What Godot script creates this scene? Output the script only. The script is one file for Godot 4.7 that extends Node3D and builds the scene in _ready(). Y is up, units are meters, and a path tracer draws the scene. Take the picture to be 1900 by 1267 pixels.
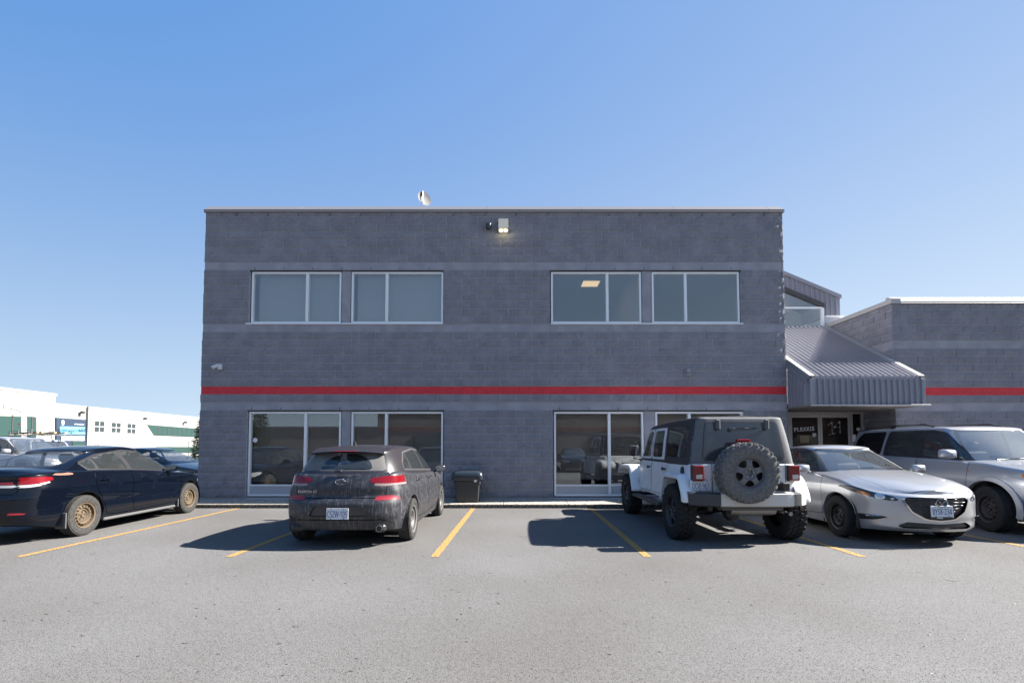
extends Node3D
# A grey block office building with parked cars on a sunlit lot. y up, metres, camera near the origin looking towards -z.

const EYE := 1.398
var M := {}                       # materials by name
var used := {}                    # names already taken, per parent

# ---------------------------------------------------------------- triangle soup with normals
class Soup:
	var v := PackedVector3Array()
	var n := PackedVector3Array()

	func tn(a: Vector3, b: Vector3, c: Vector3, na: Vector3, nb: Vector3, nc: Vector3) -> void:
		if (b - a).cross(c - a).dot(na + nb + nc) < 0.0:
			v.append(a); v.append(b); v.append(c)
			n.append(na); n.append(nb); n.append(nc)
		else:
			v.append(a); v.append(c); v.append(b)
			n.append(na); n.append(nc); n.append(nb)

	func tri(a: Vector3, b: Vector3, c: Vector3) -> void:
		var k := (b - a).cross(c - a)
		if k.length_squared() < 1e-16:
			return
		k = k.normalized()
		v.append(a); v.append(c); v.append(b)
		n.append(k); n.append(k); n.append(k)

	func quad(a: Vector3, b: Vector3, c: Vector3, d: Vector3) -> void:
		tri(a, b, c); tri(a, c, d)

	func add(o: Soup, x: Transform3D = Transform3D.IDENTITY) -> void:
		if x == Transform3D.IDENTITY:
			v.append_array(o.v); n.append_array(o.n); return
		var nb := x.basis.inverse().transposed()
		var flip := x.basis.determinant() < 0.0
		for i in range(0, o.v.size(), 3):
			for q in ([0, 2, 1] if flip else [0, 1, 2]):
				v.append(x * o.v[i + q]); n.append((nb * o.n[i + q]).normalized())

	func box(c: Vector3, s: Vector3) -> void:
		var h := s * 0.5
		var p := []
		for i in 8:
			p.append(c + Vector3(h.x if i & 1 else -h.x, h.y if i & 2 else -h.y, h.z if i & 4 else -h.z))
		quad(p[0], p[2], p[3], p[1]); quad(p[4], p[5], p[7], p[6])
		quad(p[0], p[1], p[5], p[4]); quad(p[2], p[6], p[7], p[3])
		quad(p[0], p[4], p[6], p[2]); quad(p[1], p[3], p[7], p[5])

	func lohi(a: Vector3, b: Vector3) -> void:
		box((a + b) * 0.5, (b - a).abs())

	# a box with chamfered edges
	func cbox(c: Vector3, s: Vector3, e: float) -> void:
		var h := s * 0.5
		e = minf(e, minf(h.x, minf(h.y, h.z)) * 0.9)
		var f := []
		for i in 8:
			var g := Vector3(1 if i & 1 else -1, 1 if i & 2 else -1, 1 if i & 4 else -1)
			f.append([c + g * (h - Vector3(0, e, e)), c + g * (h - Vector3(e, 0, e)), c + g * (h - Vector3(e, e, 0))])
		var fc := [[0, 4, 6, 2, 0], [1, 3, 7, 5, 0], [0, 1, 5, 4, 1], [2, 6, 7, 3, 1], [0, 2, 3, 1, 2], [4, 5, 7, 6, 2]]
		for q in fc:
			quad(f[q[0]][q[4]], f[q[1]][q[4]], f[q[2]][q[4]], f[q[3]][q[4]])
		for i in 8:
			for ax in 3:
				var j := i ^ (1 << ax)
				if j > i:
					var a1 := (ax + 1) % 3
					var a2 := (ax + 2) % 3
					_out(f[i][a1], f[j][a1], f[j][a2], f[i][a2], c)
			_outt(f[i][0], f[i][1], f[i][2], c)

	func _out(a: Vector3, b: Vector3, c: Vector3, d: Vector3, o: Vector3) -> void:
		if (b - a).cross(c - a).dot((a + c) * 0.5 - o) > 0.0: quad(a, b, c, d)
		else: quad(a, d, c, b)

	func _outt(a: Vector3, b: Vector3, c: Vector3, o: Vector3) -> void:
		if (b - a).cross(c - a).dot(a - o) > 0.0: tri(a, b, c)
		else: tri(a, c, b)

	# smooth grid of rows of points
	func grid(rows: Array) -> void:
		var nr := rows.size()
		var nc: int = rows[0].size()
		var nm := []
		for i in nr:
			var r := PackedVector3Array()
			for j in nc:
				var du: Vector3 = rows[i][mini(j + 1, nc - 1)] - rows[i][maxi(j - 1, 0)]
				var dv: Vector3 = rows[mini(i + 1, nr - 1)][j] - rows[maxi(i - 1, 0)][j]
				r.append(du.cross(dv).normalized())
			nm.append(r)
		for i in nr - 1:
			for j in nc - 1:
				var a: Vector3 = rows[i][j]; var b: Vector3 = rows[i][j + 1]
				var c: Vector3 = rows[i + 1][j + 1]; var d: Vector3 = rows[i + 1][j]
				if (b - a).cross(c - a).length_squared() > 1e-16: tn(a, b, c, nm[i][j], nm[i][j + 1], nm[i + 1][j + 1])
				if (c - a).cross(d - a).length_squared() > 1e-16: tn(a, c, d, nm[i][j], nm[i + 1][j + 1], nm[i + 1][j])

	# grid of rows, flat normals (smooth() afterwards rounds it)
	func fgrid(rows: Array) -> void:
		for i in rows.size() - 1:
			for j in rows[0].size() - 1:
				tri(rows[i][j], rows[i][j + 1], rows[i + 1][j + 1]); tri(rows[i][j], rows[i + 1][j + 1], rows[i + 1][j])

	func tube(path: Array, r: float, sides: int = 8) -> void:
		var rows := []
		var up := Vector3.UP
		for i in path.size():
			var t: Vector3 = (path[mini(i + 1, path.size() - 1)] - path[maxi(i - 1, 0)]).normalized()
			if absf(t.dot(up)) > 0.95: up = Vector3.RIGHT
			var a := t.cross(up).normalized()
			var b := t.cross(a)
			up = b if absf(t.dot(b)) < 0.1 else up
			var row := PackedVector3Array()
			for k in sides + 1:
				var w := TAU * k / sides
				row.append(path[i] + (a * cos(w) + b * sin(w)) * r)
			rows.append(row)
		grid(rows)
		for e in [0, path.size() - 1]:
			for k in sides:
				tri(path[e], rows[e][k], rows[e][k + 1])

	# turned round the y axis; prof holds (radius, y)
	func lathe(prof: Array, segs: int, x: Transform3D = Transform3D.IDENTITY, crease := 38.0) -> void:
		var s := Soup.new()
		var rows := []
		for p in prof:
			var row := PackedVector3Array()
			for k in segs + 1:
				var w := TAU * (k % segs) / segs
				row.append(Vector3(p.x * cos(w), p.y, p.x * sin(w)))
			rows.append(row)
		s.fgrid(rows)
		s.smooth(crease)
		add(s, x)

	# a flat outline given depth along +z
	func prism(poly: PackedVector2Array, z0: float, z1: float, x: Transform3D = Transform3D.IDENTITY) -> void:
		var s := Soup.new()
		var q := poly
		if Geometry2D.is_polygon_clockwise(q):
			q = poly.duplicate(); q.reverse()
		var ix := Geometry2D.triangulate_polygon(q)
		for i in range(0, ix.size(), 3):
			var a := q[ix[i]]; var b := q[ix[i + 1]]; var c := q[ix[i + 2]]
			if (b - a).cross(c - a) < 0.0:
				var t := b; b = c; c = t
			s.tri(Vector3(a.x, a.y, z1), Vector3(b.x, b.y, z1), Vector3(c.x, c.y, z1))
			s.tri(Vector3(a.x, a.y, z0), Vector3(c.x, c.y, z0), Vector3(b.x, b.y, z0))
		for i in q.size():
			var a := q[i]; var b := q[(i + 1) % q.size()]
			s.quad(Vector3(a.x, a.y, z0), Vector3(b.x, b.y, z0), Vector3(b.x, b.y, z1), Vector3(a.x, a.y, z1))
		add(s, x)

	# average the normals of faces that share a corner and bend less than the crease angle
	func smooth(deg: float) -> void:
		var at := {}
		var lim := cos(deg_to_rad(deg))
		var fn := PackedVector3Array()
		for i in range(0, v.size(), 3):
			fn.append((v[i + 2] - v[i]).cross(v[i + 1] - v[i]))
			for q in 3:
				var key := Vector3i((v[i + q] * 5000.0).round())
				if at.has(key): at[key].append(i / 3)
				else: at[key] = [i / 3]
		for i in range(0, v.size(), 3):
			var me := fn[i / 3].normalized()
			for q in 3:
				var sum := Vector3.ZERO
				for t in at[Vector3i((v[i + q] * 5000.0).round())]:
					if fn[t].normalized().dot(me) > lim: sum += fn[t]
				n[i + q] = sum.normalized() if sum.length_squared() > 1e-20 else me

	func mirrored() -> Soup:
		var o := Soup.new()
		o.add(self, Transform3D(Basis.from_scale(Vector3(1, 1, -1)), Vector3.ZERO))
		return o

	func mesh() -> ArrayMesh:
		var a := []
		a.resize(Mesh.ARRAY_MAX)
		a[Mesh.ARRAY_VERTEX] = v
		a[Mesh.ARRAY_NORMAL] = n
		var m := ArrayMesh.new()
		if v.size(): m.add_surface_from_arrays(Mesh.PRIMITIVE_TRIANGLES, a)
		return m

# ---------------------------------------------------------------- cutting a soup along a curve
static func psd(p: Vector2, poly: PackedVector2Array) -> float:
	var d := (p - poly[0]).length_squared()
	var s := 1.0
	var j := poly.size() - 1
	for i in poly.size():
		var e := poly[j] - poly[i]
		var w := p - poly[i]
		var b := w - e * clampf(w.dot(e) / e.length_squared(), 0.0, 1.0)
		d = minf(d, b.length_squared())
		var c1 := p.y >= poly[i].y; var c2 := p.y < poly[j].y; var c3 := e.x * w.y > e.y * w.x
		if (c1 and c2 and c3) or not (c1 or c2 or c3): s = -s
		j = i
	return s * sqrt(d)

static func rounded(poly: PackedVector2Array, r: float, k: int = 3) -> PackedVector2Array:
	var o := PackedVector2Array()
	for i in poly.size():
		var p := poly[i]; var a := poly[(i - 1 + poly.size()) % poly.size()]; var b := poly[(i + 1) % poly.size()]
		var q := minf(r, minf((a - p).length(), (b - p).length()) * 0.45)
		var s := p + (a - p).normalized() * q; var e := p + (b - p).normalized() * q
		for t in k + 1:
			var u := float(t) / k
			o.append(s.lerp(p, u).lerp(p.lerp(e, u), u))
	return o

static func P(flat: Array) -> PackedVector2Array:
	var o := PackedVector2Array()
	for i in range(0, flat.size(), 2): o.append(Vector2(flat[i], flat[i + 1]))
	return o

# splits s by the sign of f (negative is inside); corners and shading are carried along
static func cleave(s: Soup, f: PackedFloat32Array) -> Array:
	var ins := Soup.new(); var out := Soup.new()
	for i in range(0, s.v.size(), 3):
		var c := int(f[i] < 0.0) + int(f[i + 1] < 0.0) + int(f[i + 2] < 0.0)
		if c == 0 or c == 3:
			var o := out if c == 0 else ins
			for q in 3: o.v.append(s.v[i + q]); o.n.append(s.n[i + q])
			continue
		var k := 0                                   # the corner that is alone on its side
		for q in 3:
			if (f[i + q] < 0.0) == (c == 1): k = q
		var a := i + k; var b := i + (k + 1) % 3; var d := i + (k + 2) % 3
		var t1 := f[a] / (f[a] - f[b]); var t2 := f[a] / (f[a] - f[d])
		var p1 := s.v[a].lerp(s.v[b], t1); var p2 := s.v[a].lerp(s.v[d], t2)
		var n1 := s.n[a].lerp(s.n[b], t1).normalized(); var n2 := s.n[a].lerp(s.n[d], t2).normalized()
		var one := ins if c == 1 else out
		var two := out if c == 1 else ins
		one.v.append_array([s.v[a], p1, p2]); one.n.append_array([s.n[a], n1, n2])
		two.v.append_array([p1, s.v[b], s.v[d], p1, s.v[d], p2]); two.n.append_array([n1, s.n[b], s.n[d], n1, s.n[d], n2])
	return [ins, out]

# plane: "s" side view (x, y), "e" end view (z, y), "t" top view (x, z). Cuts poly grown by off out of s[0]; lo..hi bounds the axis across.
static func cut(h: Array, plane: String, poly: PackedVector2Array, lo: float, hi: float, off: float = 0.0) -> Soup:
	var s: Soup = h[0]
	var mn := poly[0]; var mx := poly[0]
	for p in poly: mn = mn.min(p); mx = mx.max(p)
	mn -= Vector2.ONE * (absf(off) + 0.001); mx += Vector2.ONE * (absf(off) + 0.001)
	var pick := Soup.new(); var keep := Soup.new(); var f := PackedFloat32Array()
	var sv := s.v; var sn := s.n
	var iu := 2 if plane == "e" else 0
	var iv := 2 if plane == "t" else 1
	var it := 2 if plane == "s" else (0 if plane == "e" else 1)
	var run := 0                                     # start of the run of faces to keep
	var total := sv.size()
	var lo3 := lo * 3.0; var hi3 := hi * 3.0
	for i in range(0, total, 3):
		var p0 := sv[i]; var p1 := sv[i + 1]; var p2 := sv[i + 2]
		if p0[iu] < mn.x and p1[iu] < mn.x and p2[iu] < mn.x: continue
		if p0[iu] > mx.x and p1[iu] > mx.x and p2[iu] > mx.x: continue
		if p0[iv] < mn.y and p1[iv] < mn.y and p2[iv] < mn.y: continue
		if p0[iv] > mx.y and p1[iv] > mx.y and p2[iv] > mx.y: continue
		var third := p0[it] + p1[it] + p2[it]
		if third < lo3 or third > hi3: continue
		if i > run:
			keep.v.append_array(sv.slice(run, i)); keep.n.append_array(sn.slice(run, i))
		run = i + 3
		pick.v.append(p0); pick.v.append(p1); pick.v.append(p2)
		pick.n.append(sn[i]); pick.n.append(sn[i + 1]); pick.n.append(sn[i + 2])
		f.append(psd(Vector2(p0[iu], p0[iv]), poly) - off); f.append(psd(Vector2(p1[iu], p1[iv]), poly) - off); f.append(psd(Vector2(p2[iu], p2[iv]), poly) - off)
	keep.v.append_array(sv.slice(run, total)); keep.n.append_array(sn.slice(run, total))
	var r := cleave(pick, f)
	keep.v.append_array(r[1].v); keep.n.append_array(r[1].n)
	h[0] = keep
	return r[0]

# a groove of width w along the edge of poly: those faces sink by depth
static func groove(h: Array, plane: String, poly: PackedVector2Array, lo: float, hi: float, w: float = 0.005, depth: float = 0.012) -> Array:
	var outer := [cut(h, plane, poly, lo, hi, w)]
	var inner := cut(outer, plane, poly, lo, hi, -w)
	var g: Soup = outer[0]
	for i in g.v.size(): g.v[i] -= g.n[i] * depth
	return [inner, g]

# smooth table lookup: tbl = [x0, y0, x1, y1, ...]
static func lut(tbl: Array, x: float) -> float:
	var n := tbl.size() / 2
	if x <= tbl[0]: return tbl[1]
	if x >= tbl[2 * n - 2]: return tbl[2 * n - 1]
	var i := 0
	while x > tbl[2 * i + 2]: i += 1
	var x0: float = tbl[2 * i]; var x1: float = tbl[2 * i + 2]
	var y0: float = tbl[2 * i + 1]; var y1: float = tbl[2 * i + 3]
	var d := (y1 - y0) / (x1 - x0)
	var m0 := d; var m1 := d
	if i > 0:
		var e: float = (y0 - tbl[2 * i - 1]) / (x0 - tbl[2 * i - 2])
		m0 = 0.0 if e * d <= 0.0 else 2.0 * e * d / (e + d)
	if i < n - 2:
		var e: float = (tbl[2 * i + 5] - y1) / (tbl[2 * i + 4] - x1)
		m1 = 0.0 if e * d <= 0.0 else 2.0 * e * d / (e + d)
	var t := (x - x0) / (x1 - x0); var hh := x1 - x0
	return (2 * t * t * t - 3 * t * t + 1) * y0 + (t * t * t - 2 * t * t + t) * hh * m0 + (3 * t * t - 2 * t * t * t) * y1 + (t * t * t - t * t) * hh * m1

# smooth curve through control points, at t in 0..size-1
static func spline(c: PackedVector2Array, t: float) -> Vector2:
	var i := clampi(int(t), 0, c.size() - 2)
	var u := t - i
	var a := c[i]; var b := c[i + 1]
	var z := c[i - 1] if i > 0 else Vector2(c[1].x, -c[1].y)                 # the curve is mirrored at both ends (z = 0)
	var d := c[i + 2] if i + 2 < c.size() else Vector2(c[i].x, -c[i].y)
	return a.cubic_interpolate(b, z, d, u)

# ---------------------------------------------------------------- nodes
func named(parent: Node, called: String) -> String:
	var k := str(parent.get_instance_id()) + "/" + called
	used[k] = used.get(k, -1) + 1
	return called if used[k] == 0 else "%s_%03d" % [called, used[k]]

func put(parent: Node, called: String, what, mat: Material) -> MeshInstance3D:
	var o := MeshInstance3D.new()
	o.name = named(parent, called)
	o.mesh = what.mesh() if what is Soup else what
	o.material_override = mat
	parent.add_child(o)
	return o

func hold(parent: Node, called: String, at := Vector3.ZERO) -> Node3D:
	var o := Node3D.new()
	o.name = named(parent, called)
	parent.add_child(o)
	o.position = at
	return o

func tag(o: Node, label: String, category: String, group := "") -> Node:
	o.set_meta("label", label); o.set_meta("category", category)
	if group: o.set_meta("group", group)
	return o

func thing(called: String, label: String, category: String, at := Vector3.ZERO, group := "") -> Node3D:
	return tag(hold(self, called, at), label, category, group)

func setting(called: String, what, mat: Material) -> MeshInstance3D:
	var o := put(self, called, what, mat)
	o.set_meta("kind", "structure")
	return o

# ---------------------------------------------------------------- materials
func lin(r: float, g: float, b: float) -> Color:
	return Color(r, g, b).linear_to_srgb()

func mat(called: String, c: Color, rough: float, metal := 0.0, spec := 0.5) -> StandardMaterial3D:
	var m := StandardMaterial3D.new()
	m.resource_name = called
	m.albedo_color = c; m.roughness = rough; m.metallic = metal; m.metallic_specular = spec
	M[called] = m
	return m

func paint(called: String, c: Color, rough: float, metal: float) -> StandardMaterial3D:
	var m := mat(called, c, rough, metal)
	m.clearcoat_enabled = true; m.clearcoat = 0.8; m.clearcoat_roughness = 0.06
	return m

func glass(called: String, c: Color, alpha: float, spec := 0.5) -> StandardMaterial3D:
	var m := mat(called, c, 0.0, 0.0, spec)
	m.transparency = BaseMaterial3D.TRANSPARENCY_ALPHA
	m.albedo_color.a = alpha
	return m

# coated glass: a share of the light is mirrored, the rest passes
func mirror_pane(called: String, c: Color, share: float, metal := 1.0) -> StandardMaterial3D:
	var m := mat(called, c, 0.01, metal)
	m.transparency = BaseMaterial3D.TRANSPARENCY_ALPHA
	m.albedo_color.a = share
	var im := Image.create(4, 4, false, Image.FORMAT_RGB8); im.fill(Color.WHITE)
	triplanar(m, tex(im), 1.0)
	return m

# grey picture of noise, made to repeat
func noise_image(size: int, freq: float, seed_: int, octaves: int, stretch := Vector2.ONE) -> Image:
	var fn := FastNoiseLite.new()
	fn.seed = seed_; fn.noise_type = FastNoiseLite.TYPE_SIMPLEX_SMOOTH; fn.frequency = freq
	fn.fractal_octaves = octaves; fn.fractal_type = FastNoiseLite.FRACTAL_FBM if octaves > 1 else FastNoiseLite.FRACTAL_NONE
	var im := fn.get_seamless_image(size, size, false, false, 0.15, true)
	im.convert(Image.FORMAT_RGB8)
	return im

func tex(im: Image) -> ImageTexture:
	return ImageTexture.create_from_image(im)

# tint and relief from pictures laid in the world's three planes (size in metres of one repeat)
func triplanar(m: StandardMaterial3D, albedo: Texture2D, size: float, bump: Texture2D = null, deep := 0.0, world := true) -> void:
	m.uv1_triplanar = true; m.uv1_world_triplanar = world
	m.uv1_scale = Vector3.ONE / size
	m.albedo_texture = albedo
	if bump:
		m.heightmap_enabled = true; m.heightmap_texture = bump; m.heightmap_scale = deep

# ---------------------------------------------------------------- camera, sky, sun
func look() -> void:
	var cam := Camera3D.new()
	cam.projection = Camera3D.PROJECTION_FRUSTUM
	cam.keep_aspect = Camera3D.KEEP_HEIGHT
	cam.near = 0.1; cam.far = 800.0
	cam.size = 1267.0 / 887.6 * cam.near
	cam.frustum_offset = Vector2(0.0, 156.2 / 887.6 * cam.near)
	cam.position = Vector3(0, EYE, 0)
	cam.rotation.x = 0.0469
	add_child(cam)
	var sun := DirectionalLight3D.new()
	var az := deg_to_rad(4.2); var el := deg_to_rad(36.5)
	var to_sun := Vector3(cos(el) * cos(az), sin(el), -cos(el) * sin(az))
	sun.light_energy = 1.6
	sun.light_color = Color(1.0, 0.975, 0.94)
	sun.light_angular_distance = 0.53
	sun.shadow_enabled = true
	add_child(sun)
	sun.look_at_from_position(Vector3.ZERO, -to_sun, Vector3.UP)
	# clear sky: deep blue overhead, pale at the horizon, brighter round the sun
	var w := 512; var h := 256
	var im := Image.create(w, h, false, Image.FORMAT_RGBF)
	for j in h:
		var up := cos(PI * (j + 0.5) / h)
		for i in w:
			var a := TAU * (i + 0.5) / w
			var d := Vector3(sin(a) * sqrt(1.0 - up * up), up, -cos(a) * sqrt(1.0 - up * up))
			var t := pow(clampf(1.0 - maxf(up, 0.0), 0.0, 1.0), 2.4)
			var c := Vector3(-0.089, 0.073, 0.433).lerp(Vector3(0.415, 0.54, 0.655), t)
			var g := d.dot(to_sun)
			c += Vector3(0.29, 0.256, 0.164) * (0.5 + 0.5 * g) + Vector3(0.9, 0.85, 0.75) * pow(maxf(g, 0.0), 40.0)
			c = c.max(Vector3(0.03, 0.1, 0.3))
			if up < 0.0: c = c.lerp(Vector3(0.22, 0.21, 0.20), clampf(-up * 8.0, 0.0, 1.0))
			im.set_pixel(i, j, Color(c.x, c.y, c.z))
	var sm := PanoramaSkyMaterial.new()
	sm.panorama = ImageTexture.create_from_image(im)
	var sky := Sky.new(); sky.sky_material = sm
	var env := Environment.new()
	env.background_mode = Environment.BG_SKY; env.sky = sky
	env.background_energy_multiplier = 0.36
	env.tonemap_mode = Environment.TONE_MAPPER_LINEAR
	env.tonemap_exposure = 3.9
	env.sdfgi_enabled = true; env.ssao_enabled = true; env.ssil_enabled = true
	var we := WorldEnvironment.new(); we.environment = env
	add_child(we)

# ---------------------------------------------------------------- materials of the place
func speckle(size: int, seed_: int, lo: float, hi: float, dark: float) -> Image:
	# gravel showing in worn asphalt: fine grains of several greys, a few dark pits
	var rng := RandomNumberGenerator.new(); rng.seed = seed_
	var im := Image.create(size, size, false, Image.FORMAT_RGB8)
	for y in size:
		for x in size:
			var g := rng.randf_range(lo, hi)
			im.set_pixel(x, y, Color(g, g, g * 0.995))
	for k in size * size / 14:
		var x := rng.randi() % size; var y := rng.randi() % size
		var g := rng.randf_range(lo * 0.9, 1.0) if rng.randf() > dark else rng.randf_range(lo * 0.35, lo * 0.8)
		var s := 2 + rng.randi() % 3
		im.fill_rect(Rect2i(x, y, s, s - (rng.randi() % 2)), Color(g, g * 0.995, g * 0.99))
	return im

func ramp_image(im: Image, lo: Color, hi: Color, gain := 1.0) -> Image:
	var o := Image.create(im.get_width(), im.get_height(), false, Image.FORMAT_RGB8)
	for y in im.get_height():
		for x in im.get_width():
			o.set_pixel(x, y, lo.lerp(hi, clampf((im.get_pixel(x, y).r - 0.5) * gain + 0.5, 0.0, 1.0)))
	return o

func make_materials() -> void:
	var grain := tex(speckle(1024, 5, 0.79, 0.94, 0.30))
	var patch := tex(ramp_image(noise_image(512, 0.008, 11, 5), Color(0.915, 0.905, 0.895), Color(1, 1, 1), 1.5))
	var a := mat("asphalt", lin(0.206, 0.205, 0.207), 0.93, 0.0, 0.25)
	triplanar(a, grain, 1.35, tex(speckle(1024, 9, 0.35, 0.7, 0.5)), 0.22)
	a.detail_enabled = true; a.detail_albedo = patch; a.detail_blend_mode = BaseMaterial3D.BLEND_MODE_MUL
	a.detail_uv_layer = BaseMaterial3D.DETAIL_UV_2; a.uv2_triplanar = true; a.uv2_world_triplanar = true; a.uv2_scale = Vector3.ONE / 17.0
	var oa := mat("oily_asphalt", lin(0.165, 0.160, 0.155), 0.85, 0.0, 0.35); triplanar(oa, grain, 1.35)
	var fine := tex(ramp_image(noise_image(512, 0.07, 3, 4), Color(0.82, 0.82, 0.825), Color(1, 1, 1), 2.0))
	var fineb := tex(noise_image(512, 0.09, 8, 4))
	var blotch := tex(ramp_image(noise_image(512, 0.012, 21, 4), Color(0.90, 0.905, 0.91), Color(1, 1, 1), 1.5))
	for k in 3:
		var t: float = [1.0, 0.975, 1.02][k]
		var b := mat("split_block_%d" % k, lin(0.312 * t, 0.308 * t, 0.340 * t), 0.95, 0.0, 0.2)
		triplanar(b, fine, 0.45, fineb, 0.55)
		b.detail_enabled = true; b.detail_albedo = blotch; b.detail_blend_mode = BaseMaterial3D.BLEND_MODE_MUL
		b.detail_uv_layer = BaseMaterial3D.DETAIL_UV_2; b.uv2_triplanar = true; b.uv2_world_triplanar = true; b.uv2_scale = Vector3.ONE / 3.7
	var sb := mat("smooth_block", lin(0.315, 0.312, 0.345), 0.85, 0.0, 0.3)
	triplanar(sb, blotch, 2.9, fineb, 0.1)
	triplanar(mat("mortar", lin(0.52, 0.52, 0.56), 0.95), fine, 0.4)
	triplanar(mat("red_paint", lin(0.62, 0.032, 0.043), 0.7), tex(ramp_image(noise_image(512, 0.02, 25, 5), Color(0.91, 0.92, 0.92), Color(1, 1, 1), 1.6)), 1.7, fineb, 0.25)
	var co := mat("concrete", lin(0.47, 0.435, 0.385), 0.9, 0.0, 0.3)
	triplanar(co, tex(ramp_image(noise_image(512, 0.03, 31, 5), Color(0.7, 0.69, 0.67), Color(1, 1, 1), 2.0)), 1.6, fineb, 0.3)
	var dk := mat("dirty_kerb", lin(0.20, 0.185, 0.165), 0.95, 0.0, 0.3)
	triplanar(dk, tex(ramp_image(noise_image(512, 0.03, 33, 5), Color(0.55, 0.54, 0.52), Color(1, 1, 1), 2.4)), 0.9, fineb, 0.4)
	var ye := mat("yellow_line", lin(0.52, 0.325, 0.115), 0.85, 0.0, 0.3)
	triplanar(ye, tex(ramp_image(noise_image(512, 0.06, 41, 5), Color(0.55, 0.56, 0.62), Color(1, 1, 1), 3.0)), 0.8, tex(speckle(256, 10, 0.35, 0.7, 0.5)), 0.25)
	mat("flashing", lin(0.40, 0.39, 0.38), 0.5, 0.15)
	mat("roof_flashing", lin(0.155, 0.148, 0.152), 0.5, 0.1)
	mat("dish_grey", lin(0.10, 0.105, 0.11), 0.7)
	mat("flashing_edge", lin(0.20, 0.20, 0.23), 0.5, 0.15)
	mat("ribbed_metal", lin(0.225, 0.228, 0.262), 0.42, 0.05)
	mat("aluminium", lin(0.74, 0.75, 0.76), 0.42, 0.1)
	mat("aluminium_panel", lin(0.36, 0.385, 0.43), 0.5, 0.1)
	mat("soffit", lin(0.22, 0.19, 0.175), 0.8)
	mat("dark_steel", lin(0.05, 0.045, 0.045), 0.6)
	mirror_pane("window_glass", lin(0.82, 0.88, 0.90), 0.115)
	glass("tinted_glass", lin(0.034, 0.024, 0.022), 0.80, 0.35)
	mat("pale_blind", lin(0.20, 0.20, 0.19), 0.9)
	mat("brown_blind", lin(0.085, 0.070, 0.060), 0.9)
	mat("room_wall", lin(0.32, 0.33, 0.33), 0.9)
	mat("room_floor", lin(0.10, 0.10, 0.11), 0.9)
	mat("room_ceiling", lin(0.45, 0.45, 0.44), 0.9)
	mat("black_plastic", lin(0.018, 0.018, 0.020), 0.45)
	mat("bin_plastic", lin(0.030, 0.032, 0.036), 0.42)
	mat("bin_lid", lin(0.028, 0.036, 0.046), 0.22)
	mat("white_plastic", lin(0.62, 0.63, 0.65), 0.5)
	mat("white_wall", lin(0.255, 0.253, 0.248), 0.9)
	triplanar(M.white_wall, tex(ramp_image(noise_image(256, 0.02, 51, 4), Color(0.93, 0.93, 0.92), Color(1, 1, 1), 2.0)), 9.0)
	mat("grey_joint", lin(0.27, 0.265, 0.26), 0.9)
	mat("green_glass", lin(0.030, 0.070, 0.062), 0.06, 0.3, 0.8)
	mat("sign_navy", lin(0.020, 0.035, 0.065), 0.5)
	mat("sign_blue", lin(0.12, 0.42, 0.68), 0.6)
	mat("sign_white", lin(0.70, 0.72, 0.74), 0.6)
	mat("white_marker", lin(0.72, 0.76, 0.80), 0.8)
	mat("brown_wall", lin(0.205, 0.175, 0.155), 0.9)
	mat("bark", lin(0.10, 0.075, 0.055), 0.95)
	var nd := mat("needles", lin(0.030, 0.050, 0.028), 0.8, 0.0, 0.3)
	nd.cull_mode = BaseMaterial3D.CULL_DISABLED
	var gl := mat("lamp_glow", lin(1, 0.95, 0.82), 0.5)
	gl.emission_enabled = true; gl.emission = Color(1.0, 0.96, 0.80); gl.emission_energy_multiplier = 1.1
	var gp := mat("panel_glow", lin(1, 0.95, 0.85), 0.5)
	gp.emission_enabled = true; gp.emission = Color(1.0, 0.86, 0.62); gp.emission_energy_multiplier = 0.21

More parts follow.
